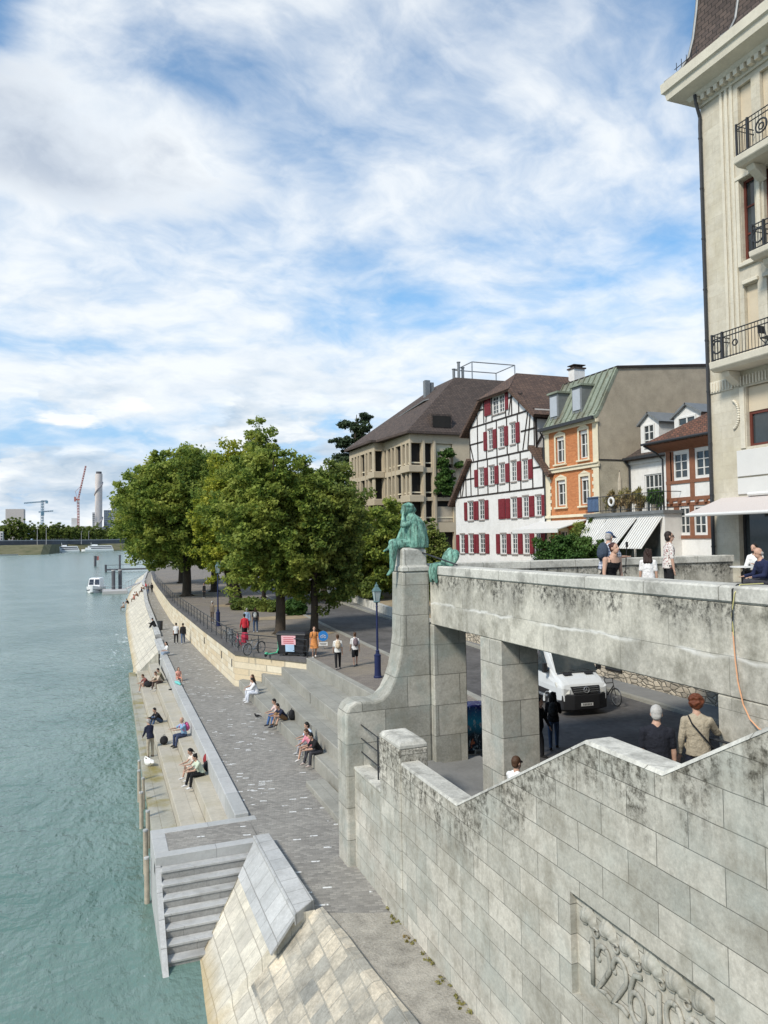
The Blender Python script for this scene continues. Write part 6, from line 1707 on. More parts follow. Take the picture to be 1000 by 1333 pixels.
def plaid():
    t = NT('plaid_shirt'); x, y, z = t.xyz(t.n('TexCoord', out=3))
    a = t.math('GREATER_THAN', t.math('SINE', t.math('MULTIPLY', t.math('ADD', x, y), 95.0)), .35); b = t.math('GREATER_THAN', t.math('SINE', t.math('MULTIPLY', z, 90.0)), .35)
    return t.done(t.mix(t.math('MULTIPLY', t.math('ADD', a, b), .5), (.55, .57, .62), (.06, .09, .17)), .85)


def floral():
    t = NT('floral_blouse'); p = t.n('TexCoord', out=3)
    c = t.mix(t.ramp(t.noise(p, 24, 2.0), .55, .6), (.66, .62, .58), (.30, .10, .10))
    c = t.mix(t.ramp(t.noise(t.vmap(p, loc=(4, 2, 1)), 30, 2.0), .60, .64), c, (.10, .10, .08))
    return t.done(c, .9)


# -- riverside ledges
person('man in dark jacket and beige trousers standing with bowed head on the wet ledge', (2.15, 36.4, 1.05), R(25), pose(STAND, lean=14, head=(28, 0), la=((.1, .3, -1), (-.1, .7, -.6)), ra=((.1, .3, -1), (-.1, .7, -.6))), NAVY, BEIGE, GH, sleeve=1, hs='short', shoe=(.12, .09, .06), vox=.018)
person('person in black jacket and jeans crouched on the edge of the lower ledge', (2.95, 41.2, 1.5), R(115), pose(KNEES, lean=30), BLACK, JEANS, DH, sleeve=1, vox=.018)
_, _, _ = person('bald man in light blue shirt and jeans sitting with his arm held out', (3.62, 35.75, 2.0), R(112), pose(SIT, ra=((.1, .9, -.45), (-.1, 1, .05)), la=((.1, .9, -.45), (-.1, 1, .05))), LBLUE, (.05, .065, .12), GH, sleeve=.5, hs='bald', shoe=(.03, .03, .03), vox=.018, pack=(.62, .12, .28))
person('dark haired woman in white top with bare legs leaning forward on the ledge', (3.6, 30.55, 2.0), R(105), pose(LEAN, lean=26), (.70, .62, .56), (.60, .56, .50), DH, sleeve=.3, leg=.4, hs='tail', shoe=(.7, .7, .7), vox=.018)
person('person with pale top and black trousers sitting in front, nearest on the seat ledge', (3.62, 29.55, 2.0), R(100), pose(LEAN, lean=20), (.52, .58, .46), BLACK, DH, sleeve=.4, hs='bun', shoe=(.75, .75, .75), vox=.018)
person('bare legged person in maroon top sitting on the ledge under the far bank', (2.95, 52.0, 1.5), R(110), pose(LEAN), (.20, .07, .06), (.2, .12, .1), BR, leg=.35, hs='short')
person('man in beige tee leaning forward, first of the pair at the far ledge end', (3.6, 49.9, 2.0), R(125), pose(LEAN, lean=36), (.50, .42, .33), (.10, .07, .06), BR, shoe=(.6, .6, .6))
person('person in olive shirt sitting behind the man in the beige tee', (3.75, 50.6, 2.0), R(110), pose(LEAN, lean=24), (.20, .18, .12), (.14, .11, .07), DH, sleeve=1)
person('child in pink swimwear sitting on the curb wall', (4.45, 47.3, 2.62), R(190), pose(SIT, lean=8), (.62, .30, .24), (.55, .2, .16), BR, sleeve=.1, leg=.3, h=.8, hs='long')
person('dark haired woman in white tee and pale jeans sitting on the curb wall end', (4.75, 58.1, 2.66), R(105), pose(SIT, lean=14), WHITE, (.28, .35, .45), DH, hs='long', shoe=(.7, .7, .7))
person('person all in black sitting on the far bank wall beside the litter bin', (5.0, 76.2, 2.76), R(60), pose(KNEES), BLACK, BLACK, DH, sleeve=1, vox=.024)
person('walker in white tee and black trousers seen from behind on the quay', (5.92, 64.5, QUAY), R(-5), pose(STAND), WHITE, BLACK, DH, skin=SKD, vox=.022)
person('walker in black jacket and jeans beside the one in the white tee', (6.45, 64.2, QUAY), R(-3), pose(WALK), BLACK, JEANS, DH, skin=SKD, sleeve=1, vox=.022)
person('distant walker in grey on the narrow far quay', (7.35, 128, QUAY), R(180), WALK, GREY, JEANS, DH, vox=.03)
person('distant walker in black close to the cream wall', (8.1, 131, QUAY), R(0), WALK, BLACK, BLACK, DH, sleeve=1, vox=.03)
for i, (x, y, z, c, s_, l) in enumerate([(3.4, 121.5, 1.0, (.5, .4, .35), .3, 'lowest sunbather in pale top on the far bank'), (4.2, 126, 1.25, BLACK, .5, 'sunbather in black low on the far bank'), (5.2, 128.5, 1.7, (.55, .2, .16), .3, 'sunbather in salmon pink on the far bank'), (5.9, 131.5, 2.0, (.35, .2, .14), .3, 'sunbather with bronze tan halfway up the far bank'), (6.7, 134.5, 2.5, NAVY, .5, 'person in navy sitting on the cap of the far bank'), (7.3, 138, 2.72, (.6, .5, .45), .3, 'person in cream sitting on the cap of the far bank'), (8.0, 145, 2.72, RED, .5, 'person in red, most distant on the cap of the far bank'), (5.9, 137.5, 1.6, WHITE, .5, 'sunbather in white on the far bank below the person in cream')]):
    person(l, (x, y, z), R(95), pose(KNEES if i % 2 else SIT), c, (.2, .14, .1), BR, SKD, sleeve=s_, leg=.4 if i % 2 else 1, vox=.035, group='sunbathers on the far bank')
# -- seating steps
person('young woman in white jumper and white trousers, nearer of the pair in white', (7.62, 38.85, 3.0), R(82), pose(LEAN, lean=18), (.70, .70, .72), (.62, .65, .72), DH, sleeve=1, hs='long', shoe=(.75, .75, .75), vox=.018)
person('young woman in pale top, the one tucked against the cream wall', (7.68, 39.65, 3.0), R(100), pose(SIT, lean=12), (.68, .60, .58), (.60, .62, .68), BR, sleeve=.5, hs='long', shoe=(.75, .75, .75), vox=.018)
person('person in pale pink tee and blue jeans looking down at something', (7.62, 33.45, 3.0), R(100), pose(LEAN, lean=24), (.62, .47, .44), (.06, .13, .30), DH, shoe=(.05, .05, .06), vox=.017)
person('man in navy tee and tan shorts bent over beside the black backpack', (7.66, 32.75, 3.0), R(112), pose(KNEES, lean=34), NAVY, (.24, .14, .07), DH, leg=.5, shoe=(.1, .07, .05), vox=.017)
person('woman in pink top with bare legs in front of the trio on the steps', (7.58, 27.75, 3.0), R(112), pose(LEAN, lean=26), (.62, .24, .30), (.6, .4, .34), BR, leg=.35, hs='long', shoe=(.78, .75, .73), vox=.016)
person('man in black tee and dark trousers, nearest of the trio on the steps', (7.66, 27.15, 3.0), R(100), pose(LEAN, lean=30), BLACK, (.05, .05, .06), DH, shoe=(.5, .42, .38), vox=.016)
person('person in pale blue top at the back of the trio on the steps', (7.75, 28.5, 3.0), R(95), pose(LEAN, lean=16), (.45, .55, .68), (.3, .3, .32), DH, hs='bob', vox=.018)
# -- plaza
person('woman in orange dress with a backpack walking towards the steps', (11.05, 39.9, STREET), R(172), pose(WALK, head=(0, 0)), (.62, .25, .08), None, BR, sleeve=.5, dress=.42, hs='bun', shoe=(.75, .75, .75), pack=(.10, .05, .03), vox=.018)
person('woman in white tee and black leggings with a beige shoulder bag', (11.15, 35.85, STREET), R(-12), WALK, (.70, .69, .66), BLACK, BR, hs='bun', shoe=(.3, .28, .27), pack=(.56, .45, .32), vox=.017)
person('man in white tee and black shorts with a grey backpack', (12.22, 36.3, STREET), R(-8), pose(WALK), (.70, .69, .68), BLACK, BR, leg=.45, shoe=(.1, .1, .1), pack=(.16, .12, .13), vox=.017)
person('man in bright red shirt and black shorts walking away', (8.75, 48.4, STREET), R(8), WALK, RED, BLACK, DH, skin=SKD, leg=.5, sleeve=1, h=1.04)
person('man in light blue shirt and dark shorts, left of the walking pair', (9.75, 53.0, STREET), R(-10), WALK, (.42, .55, .74), NAVY, GH, leg=.5, sleeve=1)
person('woman in jeans with a dark top and white bag, right of the walking pair', (10.3, 52.7, STREET), R(-15), STAND, (.06, .06, .07), JEANS, BR, pack=(.6, .6, .58), hs='long')
person('man in grey brown coat standing by the railing near the lamp post', (8.35, 60.6, STREET), R(-60), STAND, (.16, .13, .10), (.14, .11, .09), GH, sleeve=1)
person('person in black sitting under the trees far back on the plaza', (11.2, 87.5, STREET), R(120), STAND, BLACK, BLACK, DH, sleeve=1, vox=.026)
# -- under the bridge and on the stair
person('person all in black half hidden behind the granite pillar', (12.15, 19.1, STREET), R(-150), pose(WALK), BLACK, BLACK, DH, sleeve=1, h=1.0, shoe=(.02, .02, .02), hs='bob', vox=.016)
person('woman in black jacket with yellow band and blue jeans walking past the van', (12.95, 19.55, STREET), R(-30), pose(WALK, ra=((.2, .4, -1), (-.1, 1, .1))), BLACK, JEANS, DH, sleeve=1, hs='curly', shoe=(.04, .03, .03), pack=(.03, .03, .03), vox=.016)
person('man in white tee and dark glasses coming up the lower flight', (7.25, 12.25, 5.16), R(-75), WALK, (.74, .74, .73), GREY, BR, vox=.013, hi=True, glasses=True)
person('elderly white haired man in black fleece on the stair landing', (7.45, 8.62, 6.80), R(-28), pose(STAND, head=(12, -15), la=((.12, .05, -1), (.02, .1, -1))), (.014, .015, .022), (.018, .02, .03), (.42, .405, .38), sleeve=.45, w=1.08, hs='short', vox=.012, hi=True)
person('red haired woman in beige jumper with a crossbody strap holding the handrail', (7.98, 8.40, 7.05), R(-34), pose(STAND, ra=((.5, .55, -.8), (.3, 1, -.25)), la=((.22, -.05, -1), (.1, .25, -1)), head=(16, 10)), (.36, .31, .23), (.012, .014, .025), RH, sleeve=1, hs='wild', h=.93, w=1.05, vox=.012, hi=True)
root = thing('crossbody_bag', 'black crossbody bag and strap on the red haired woman', 'bag', (7.98, 8.40, 7.05), R(-34), None, local=True); root.scale = (.95, .95, .93)
m = MB(); m.tube([(-.13, -.02, 1.45), (-.1, -.135, 1.36), (.06, -.16, 1.16), (.19, -.1, 1.0), (.2, .02, .98)], .013, 6); m.build('strap', blackc, root)
m = MB(); m.ell((.22, -.06, .9), .05, .12, .09, 12, 6); m.build('pouch', blackc, root, smooth=True)
# -- on the bridge
D = DECK
person('man in blue cap and plaid shirt with a dark backpack on the bridge', (10.95, 14.2, D), R(-72), pose(STAND, lean=10, head=(14, 0), ra=((.15, .8, -1), (.0, 1, .0)), la=((.15, .7, -1), (.0, 1, -.1))), (.4, .4, .5), (.5, .46, .40), GH, shirtmat=plaid(), sleeve=.5, cap=(.05, .09, .19), pack=(.04, .055, .08), w=1.08, vox=.012, hi=True, leg=.5)
root = thing('camera_stick', 'black camera stick held out by the man in the blue cap', 'stick', (11.45, 14.15, D), 0, None, local=True)
m = MB(); m.tube([(0, 0, .75), (.03, 0, 1.2), (.05, 0, 1.4)], .012, 6); m.build('pole', blackc, root)
m = MB(); m.obox((.055, 0, 1.43), (.03, 0, 0), (0, .02, 0), (0, 0, .06)); m.build('handle', blackc, root, bevel=.01)
person('woman in black tank top with tied back hair on the bridge', (9.2, 11.9, D), R(-172), pose(STAND, lean=20, head=(-16, 8)), (.012, .012, .014), BLACK, (.05, .018, .015), sleeve=.1, tank=True, hs='bun', h=.88, w=1.22, vox=.012, hi=True)
person('child with long dark curly hair and white tee on the bridge', (11.12, 13.0, D), R(-48), pose(STAND, head=(8, 0)), (.74, .72, .70), (.5, .45, .4), (.03, .015, .011), hs='curly', h=.77, vox=.011, hi=True)
person('woman in floral blouse and sunglasses on the bridge', (12.62, 14.05, D), R(-112), pose(STAND, head=(-2, -10)), (.6, .55, .5), BLACK, (.02, .012, .01), shirtmat=floral(), sleeve=.55, hs='bob', glasses=True, vox=.012, hi=True, h=.985)
person('bearded man in white shirt and black apron sitting at the cafe table', (17.0, 15.5, D + .46), R(105), pose(SIT, la=((.2, .5, -1), (-.2, 1, .25))), (.74, .73, .71), BLACK, DH, sleeve=.8, beard=True, vox=.013, hi=True)
person('elderly man in navy jumper sitting with his back to the cafe table', (14.25, 12.7, D + .44), R(70), pose(SIT, lean=16, head=(10, 0)), (.016, .022, .06), (.05, .05, .06), GH, sleeve=1, hs='bald', w=1.12, vox=.013, hi=True)
for i, (x, y, rz) in enumerate([(17.05, 15.5, 105), (14.3, 12.7, 70)]):
    root = thing('cafe_chair', ['dark cafe chair under the bearded man in the white shirt', 'dark cafe chair under the elderly man in the navy jumper'][i], 'chair', (x, y, D), R(rz), 'cafe chairs', local=True)
    m = MB(); m.box(-.21, .21, -.22, .22, .42, .45); m.build('seat', M['iron'], root, bevel=.01)
    for sx in (-.19, .19):
        for sy in (-.2, .2): m = MB(); m.tube([(sx, sy, 0), (sx, sy, .42)], .016, 6); m.build('leg', M['iron'], root)
    m = MB(); m.tube([(-.19, -.22, .42), (-.19, -.27, .88), (.19, -.27, .88), (.19, -.22, .42)], .016, 6); m.box(-.17, .17, -.275, -.255, .62, .84); m.build('backrest', M['iron'], root)
root = thing('cafe_table', 'small round white cafe table outside the corner building', 'table', (16.35, 15.35, D), 0, None, local=True)
m = MB(); m.tube([(0, 0, .72), (0, 0, .75)], .34, 24); m.build('tabletop', M['white'], root)
m = MB(); m.lathe((0, 0, 0), [(.22, 0), (.22, .02), (.03, .05), (.025, .72)], 14); m.build('leg', M['iron'], root)

# ------------------------------------------------------------------ the green seated statue
root = thing('statue', 'green bronze seated woman brooding on top of the stone pier', 'statue', (8.2, 19.0, 10.75))
m = MB(); Yc = 19.0
C = [(.00, 10.74, .36, .42), (.0, 10.95, .35, .42), (-.02, 11.2, .33, .40), (-.04, 11.42, .29, .38), (-.09, 11.58, .21, .30), (-.14, 11.70, .10, .13)]
rings = []
for dx, z, a, b in C:
    rg = []
    for i in range(48):
        t = 2 * math.pi * i / 48; k = 1 + .05 * math.sin(t * 11 + z * 2.5) + .02 * math.sin(t * 23 + z)
        rg.append(V(8.30 + dx + a * k * math.cos(t), Yc + b * k * math.sin(t), z))
    rings.append(rg)
m.loft(rings)
m.cap((8.2, Yc, 11.6), (8.08, Yc, 11.75), .075, .07)
hc = V(8.04, Yc - .02, 11.82); hM = Matrix.Rotation(R(-26), 3, 'Y')
m.ell(hc + V(.02, 0, .01), .16, .135, .16, 14, 9); m.ell(hc + V(-.07, 0, -.08), .10, .09, .11, 12, 7); m.cap(hc + V(-.13, 0, .0), hc + V(-.155, 0, -.05), .014, .022, 7, 2)
m.ell(hc + V(.07, 0, .03), .17, .155, .16, 14, 8); m.ell(hc + V(.2, 0, -.03), .10, .10, .10); m.ell(hc + V(.16, 0, -.14), .1, .12, .1)
for i in range(10):
    a = i * .63; m.ell(hc + V(.05 + .13 * math.cos(a), .14 * math.sin(a), .09), .05, .05, .045, 8, 5)
# near arm propping the chin, far arm reaching to the knee
m.cap((8.17, Yc - .24, 11.47), (7.86, Yc - .20, 11.36), .10, .075); m.cap((7.86, Yc - .20, 11.36), (7.92, Yc - .08, 11.66), .07, .045)
for i in range(4): m.cap((7.93, Yc - .09 + .02 * i, 11.67), (7.94, Yc - .06 + .025 * i, 11.77), .020, .016, 6, 2)
m.cap((8.15, Yc + .24, 11.45), (7.95, Yc + .22, 11.12), .095, .07); m.cap((7.95, Yc + .22, 11.12), (7.80, Yc + .12, 10.93), .065, .045); m.ell((7.76, Yc + .1, 10.90), .07, .04, .03)
m.cap((8.1, Yc - .22, 11.05), (7.98, Yc - .12, 10.98), .06, .05)
# legs with clinging drapery
for s, kx, kz in ((-1, 7.62, 10.84), (1, 7.66, 10.88)):
    m.cap((8.25, Yc + .13 * s, 10.88), (kx, Yc + .11 * s, kz), .165, .115)
m.cap((7.60, Yc - .13, 10.80), (7.55, Yc - .13, 10.2), .125, .075); m.cap((7.55, Yc - .13, 10.16), (7.42, Yc - .14, 10.03), .068, .04)
for i in range(5): m.cap((7.44, Yc - .17 + .018 * i, 10.04), (7.38, Yc - .175 + .02 * i, 10.01), .014, .012, 6, 2)
m.cap((7.66, Yc + .11, 10.84), (7.56, Yc + .10, 10.74), .10, .06); m.cap((7.56, Yc + .1, 10.74), (7.40, Yc + .1, 10.66), .05, .026)
for k in range(9):       # folds between lap and back
    a = k / 8.0
    m.tube([(7.86 + .05 * a, Yc - .22 - .02 * math.sin(k), 10.92 - .13 * a), (8.1, Yc - .29, 10.95 - .15 * a), (8.35, Yc - .34, 11.05 - .2 * a), (8.55, Yc - .24, 11.25 - .35 * a)], [.018, .022, .022, .012], 6)
for k in range(8):       # folds of the mantle down the back
    a = R(-80 + k * 26)
    m.tube([(8.20 + .12 * math.cos(a), Yc + .20 * math.sin(a), 11.6), (8.29 + .24 * math.cos(a), Yc + .30 * math.sin(a), 11.25), (8.31 + .33 * math.cos(a), Yc + .35 * math.sin(a), 10.8)], [.02, .026, .03], 6)
m.v = [q + V(-.09, 0, 0) for q in m.v]
m.build('figure', M['patina'], root, remesh=.017, sm_iter=1)
root = thing('bronze_shield', 'green bronze shield propped on the parapet beside the statue', 'shield', (8.75, 17.4, 10.26))
m = MB(); Q = Matrix.Rotation(R(-32), 3, 'X') @ Matrix.Rotation(R(20), 3, 'Z')
m.ell((8.72, 17.85, 10.44), .12, .36, .22, 20, 9, Q); m.torus((8.68, 17.85, 10.44), Q @ V(1, 0, 0), .24, .025, 26, 6); m.ell((8.62, 17.85, 10.47), .05, .08, .08); m.cap((8.72, 18.1, 10.36), (8.78, 17.98, 10.66), .06, .08)
m.build('shield', M['patina'], root, remesh=.018)
root = thing('bronze_cloak', 'green bronze cloak draped over the edge of the parapet', 'cloak', (8.45, 18.25, 10.26))
m = MB()
for k in range(5):
    y = 18.05 + k * .085; L = 9.80 + .05 * (k % 2) + (.1 if k == 2 else 0)
    m.tube([(8.9, y - .08, 10.30), (8.6, y, 10.30), (8.41, y, 10.26), (8.38, y + .01, 10.1), (8.40, y, L)], [.05, .055, .055, .05, .045], 8)
m.build('drapery', M['patina'], root, remesh=.018)
m = MB(); m.tube([(8.25, 18.72, 10.62), (8.6, 17.2, 10.30)], .022, 8); m.mi = 0
solo('spear_shaft', m, M['iron'], 'dark thin spear shaft lying across the cloak and shield', 'spear', (8.5, 18, 10.4))
# ------------------------------------------------------------------ far bank and skyline
def far(x, z, y): return x * y / 1400.0, 11 + (z - 11) * y / 1400.0      # same bearing and elevation at another distance
m = MB()
BK = [(-420, 900), (-93, 825), (-56, 815), (-50, 840), (-47, 1010), (-43, 1085), (30, 1125), (90, 1300)]
for (a, b), (c, d) in zip(BK, BK[1:]):
    for k in range(3):
        z0, z1 = WATER - .2 + 3.4 * k, WATER - .2 + 3.4 * (k + 1)
        m.poly([(a, b + 16 * k, z0), (c, d + 16 * k, z0), (c, d + 16 * (k + 1), z1), (a, b + 16 * (k + 1), z1)])
m.poly([(-420, 948, 10.7), (-93, 873, 10.7), (-56, 863, 10.7), (-50, 888, 10.7), (-47, 1058, 10.7), (-43, 1133, 10.7), (30, 1173, 10.7), (90, 1348, 10.7), (600, 3000, 10.7), (-1500, 3000, 10.7), (-1500, 948, 10.7)])
struct('far_bank', m, M['grass'])
concf = plain('pale_far_concrete', (.42, .41, .40), .9, .12, .1, 0); darkf = plain('dark_far_concrete', (.10, .10, .11), .9, .2, .2, 0)
root = thing('river_road', 'long dark elevated road with pale railing running above the far bank', 'road bridge', (-60, 920, 10.7))
m = MB()
RD = [(-420, 985), (-110, 960), (-56, 1000), (-40, 1080), (30, 1115), (90, 1290)]
def road(mb, z0, z1, dy, th):
    for (a, b), (c, d) in zip(RD, RD[1:]):
        mb.add([(a, b + dy, z0), (c, d + dy, z0), (c, d + dy, z1), (a, b + dy, z1), (a, b + dy + th, z0), (c, d + dy + th, z0), (c, d + dy + th, z1), (a, b + dy + th, z1)], [(0, 1, 2, 3), (4, 5, 6, 7), (3, 2, 6, 7), (0, 1, 5, 4)])
road(m, 10.5, 15.6, 0, 12); m.build('deck', darkf, root)
m = MB(); road(m, 15.62, 16.5, .2, .4); m.build('parapet', concf, root)
m = MB()
for (a, b), (c, d) in zip(RD, RD[1:]):
    for k in range(10):
        t = k / 10; m.tube([(a + (c - a) * t, b + (d - b) * t + .4, 16), (a + (c - a) * t, b + (d - b) * t + .4, 18.4)], .12, 4)
m.build('railing_post', concf, root)
# trees on the far bank
for i, (x, z, r, y) in enumerate([(-158, 46, 13, 1120), (-138, 60, 17, 1120), (-118, 52, 15, 1125), (-98, 44, 10, 1130), (-84, 48, 12, 1130), (-68, 49, 13, 1135), (-50, 44, 11, 1135), (-36, 42, 10, 1140), (-20, 42, 10, 1200), (-6, 42, 10, 1240), (10, 43, 10, 1300), (24, 45, 11, 1340)]):
    X, Z = far(x, z, y); rr = r * y / 1400
    tree('far_tree', ['dark tree at the very left of the far bank', 'tallest dark tree left of the far bank, below the pale block', 'dark tree just right of the pale block', 'low dark tree between the pale block and the blue crane', 'dark tree at the foot of the blue crane', 'dark tree right of the blue crane', 'dark tree midway between the two cranes', 'dark tree left of the red crane', 'dark tree below the red crane', 'dark tree between the red crane and the tall chimney', 'dark tree at the foot of the tall chimney', 'dark tree right of the tall chimney'][i],
         (X, y, 10.7), 12.5, .5, [(X, y, (Z + 12) / 2, rr, rr * .8, (Z - 12) / 2), (X + rr * .5, y, (Z + 10) / 2, rr * .7, rr * .7, (Z - 12) / 2.6), (X - rr * .5, y - 2, (Z + 8) / 2, rr * .7, rr * .7, (Z - 12) / 3)], M['leafB'], 260, 46, .85, 2.0, 80 + i, 'dark trees on the far bank', nb=5)
# chimney
yC = 1400.0
root = thing('tall_chimney', 'tall pale concrete chimney tower with a spiral grey band', 'chimney', (-2.5, yC, 40))
m = MB(); m.tube([(-3.2, yC, 10), (-2.2, yC, 134)], 6.2, 20); m.build('shaft', plain('chimney_concrete', (.60, .55, .53), .9, .08, .05, 0), root)
m = MB()
for z0 in (96, 34):
    m.tube([(-2.5 + 6.3 * math.sin(R(a)), yC - 6.3 * math.cos(R(a)), z0 + (a + 90) * .13) for a in range(-90, 91, 15)], 1.5, 6)
m.build('spiral_band', plain('chimney_band', (.36, .33, .33), .9, .05, .05, 0), root)
m = MB(); m.tube([(-2.2, yC, 134), (-2.2, yC, 138)], 4.8, 16); m.build('top_opening', darkf, root)
# cranes
def lattice(mb, a, b, w, n, r):
    a, b = V(*a), V(*b); d = (b - a); u = d.normalized().orthogonal().normalized() * w; q = d.normalized().cross(u.normalized()) * w
    for s, t in ((1, 1), (1, -1), (-1, 1), (-1, -1)): mb.tube([a + u * s + q * t, b + u * s + q * t], r, 4)
    for k in range(n):
        p0, p1 = a + d * (k / n), a + d * ((k + 1) / n); s = 1 if k % 2 else -1
        for t in (1, -1): mb.tube([p0 + u * s + q * t, p1 - u * s + q * t], r * .6, 4); mb.tube([p0 + u * t + q * s, p1 + u * t - q * s], r * .6, 4)
redc = plain('red_crane_steel', (.42, .16, .14), .7, .1, .2, 0); bluec = plain('blue_crane_steel', (.16, .27, .36), .7, .1, .2, 0)
root = thing('red_crane', 'red luffing crane with its jib raised beside the tall chimney', 'crane', (-35, 1380, 12))
m = MB(); lattice(m, (-34.8, 1380, 12), (-35.6, 1380, 88), 1.2, 16, .45); m.build('mast', redc, root)
m = MB(); lattice(m, (-35, 1380, 90), (-23.2, 1380, 146), .8, 14, .4); m.build('jib', redc, root)
m = MB(); m.box(-42, -33, 1378, 1382, 86, 89); m.box(-42, -39, 1377.5, 1382.5, 84, 92); m.tube([(-37, 1380, 89), (-40, 1380, 101), (-30, 1380, 112)], .4, 4); m.build('counter_jib', redc, root)
m = MB(); m.box(-36.5, -33.5, 1377, 1379, 82, 86); m.build('cab', concf, root)
root = thing('blue_crane', 'blue grey tower crane with a flat jib above the dark trees', 'crane', (-92, 1380, 12))
m = MB(); lattice(m, (-92.5, 1380, 12), (-91.5, 1380, 86), 1.5, 16, .5); m.build('mast', bluec, root)
m = MB(); lattice(m, (-120, 1380, 81), (-92, 1380, 83.5), .6, 12, .35); lattice(m, (-92, 1380, 84), (-84, 1380, 85), .8, 4, .4); m.box(-87, -83, 1378, 1382, 80.5, 85); m.build('jib', bluec, root)
m = MB(); lattice(m, (-98, 1384, 66), (-75, 1384, 68), .6, 8, .35); m.box(-94, -89, 1378, 1382, 60, 66); m.build('lower_jib', bluec, root)
# buildings
def block(label, x0, x1, z1, y, mt, fl=0, dep=30):
    X0, _ = far(x0, 0, y); X1, Z1 = far(x1, z1, y)
    root = thing('far_building', label, 'building', ((X0 + X1) / 2, y, 10.7))
    m = MB(); m.box(X0, X1, y, y + dep, 8, Z1); m.build('wall', mt, root)
    if fl:
        m = MB(); n = max(2, int((Z1 - 14) / 3.4)); k = max(2, int((X1 - X0) / 3))
        for j in range(n):
            for i in range(k):
                a = X0 + (X1 - X0) * (i + .2) / k; m.box(a, a + (X1 - X0) * .6 / k, y - .15, y - .02, 14.5 + j * 3.4, 16.6 + j * 3.4)
        o = m.build('window_row', M['glass'], root); props(o, kind=None)
wf = plain('far_white_wall', (.58, .57, .57), .9, .06, .05, 0); gf = plain('far_grey_wall', (.40, .42, .45), .9, .08, .05, 0); gl = plain('far_blue_grey_wall', (.17, .22, .28), .5, .1, .05, 0)
block('pale square block rising behind the dark trees at the left', -150, -122, 72, 1500, plain('far_pink_wall', (.50, .46, .44), .9, .06, .05, 0))
block('low white building with long roof between red crane and chimney', -62, -12, 42, 1420, wf, 1)
block('grey tower directly left of the tall chimney', -13, -8, 66, 1430, gf, 1)
block('blue glass block right of the tall chimney', 6, 19, 70, 1450, gl, 1)
block('tall white and grey tower at the right end of the skyline', 19, 36, 82, 1440, gf, 1)
block('long low white hall below the chimney', -8, 40, 40, 1410, wf, 1)
block('small white house at the left edge of the far bank', -170, -154, 34, 1100, wf, 1)
block('square white upper storey behind the red crane', -47, -36, 56, 1425, wf)
# lamp masts along the road
for i, (x, y) in enumerate([(-101, 975), (-87, 985), (-31, 1085), (-19, 1095)]):
    X, _ = far(x, 0, y)
    m = MB(); m.tube([(X, y, 10.5), (X, y, 35 if i < 2 else 28)], [.35, .18], 6); m.tube([(X, y, 34.8 if i < 2 else 27.8), (X + 2, y, 35.2 if i < 2 else 28.2)], .15, 5)
    solo('lamp_mast', m, concf, ['pale lamp mast left of the blue crane', 'pale lamp mast right beside the blue crane', 'pale lamp mast left below the red crane', 'pale lamp mast between red crane and chimney'][i], 'lamp', (X, y, 10.5), 'lamp masts on the far road')
m = MB(); X, _ = far(-112, 0, 1000); m.loft([[V(X - 5, 998, 15.6), V(X + 5, 998, 15.6), V(X + 5, 1002, 15.6), V(X - 5, 1002, 15.6)], [V(X - 3, 998, 19), V(X + 4, 998, 19), V(X + 4, 1002, 19), V(X - 3, 1002, 19)]])

# white passenger ships
shw = plain('ship_white', (.78, .78, .78), .5, .05, .3, 0); shd = plain('ship_blue_black', (.03, .04, .06), .3, .2, .3, 0)
def ship(label, x0, x1, y, top, bow=True):
    X0, _ = far(x0, 0, y); X1, _ = far(x1, 0, y); L = X1 - X0
    root = thing('passenger_ship', label, 'ship', ((X0 + X1) / 2, y, WATER))
    hb = 6
    m = MB()
    o = lambda g, z: [V(X0 - (2 if bow else 0) * (z > 1.5), y + hb / 2, z), V(X0 + L * .12, y + g, z), V(X1, y + g, z), V(X1, y + hb - g, z), V(X0 + L * .12, y + hb - g, z)]
    m.loft([o(.8, WATER - .5), o(.1, 2.4), o(0, 3.4)]); m.build('hull', shw, root)
    m = MB(); m.box(X0 + L * .12, X1 - 1, y + .5, y + hb - .5, 3.402, 5.6); m.box(X0 + L * .2, X1 - 2, y + .9, y + hb - .9, 5.602, 7.8); m.mi = 0; m.box(X0 + L * .26, X1 - 3, y + 1.0, y + hb - 1, 7.802, 8.2)
    c = m.build('cabin', shw, root)
    m = MB(); m.box(X0 + L * .3, X1 - 1.5, y + .38, y + .498, 3.9, 5.2); m.box(X0 + L * .25, X1 - 2.6, y + .78, y + .898, 6.1, 7.3); m.build('window_band', shd, c)
    m = MB(); m.tube([(X0 + L * .3, y + 3, 8.2), (X0 + L * .3, y + 3, 12.5)], .2, 5); m.box(X0 + L * .32, X0 + L * .5, y + 2, y + 4, 8.2, 9.8); m.build('wheelhouse', shw, root)
ship('white river cruise ship moored at the far bank, the left one', -75, -34, 1005, 0)
ship('second white river ship moored behind the first', -31, 22, 1075, 0, False)
m = MB(); m.loft([[V(-96, 806, WATER), V(-76, 806, WATER), V(-76, 810, WATER), V(-96, 810, WATER)], [V(-97, 805.5, 1.8), V(-75, 805.5, 1.8), V(-75, 810.5, 1.8), V(-97, 810.5, 1.8)]])
solo('low_barge', m, concf, 'low pale barge lying at the far bank on the left', 'barge', (-86, 808, WATER))

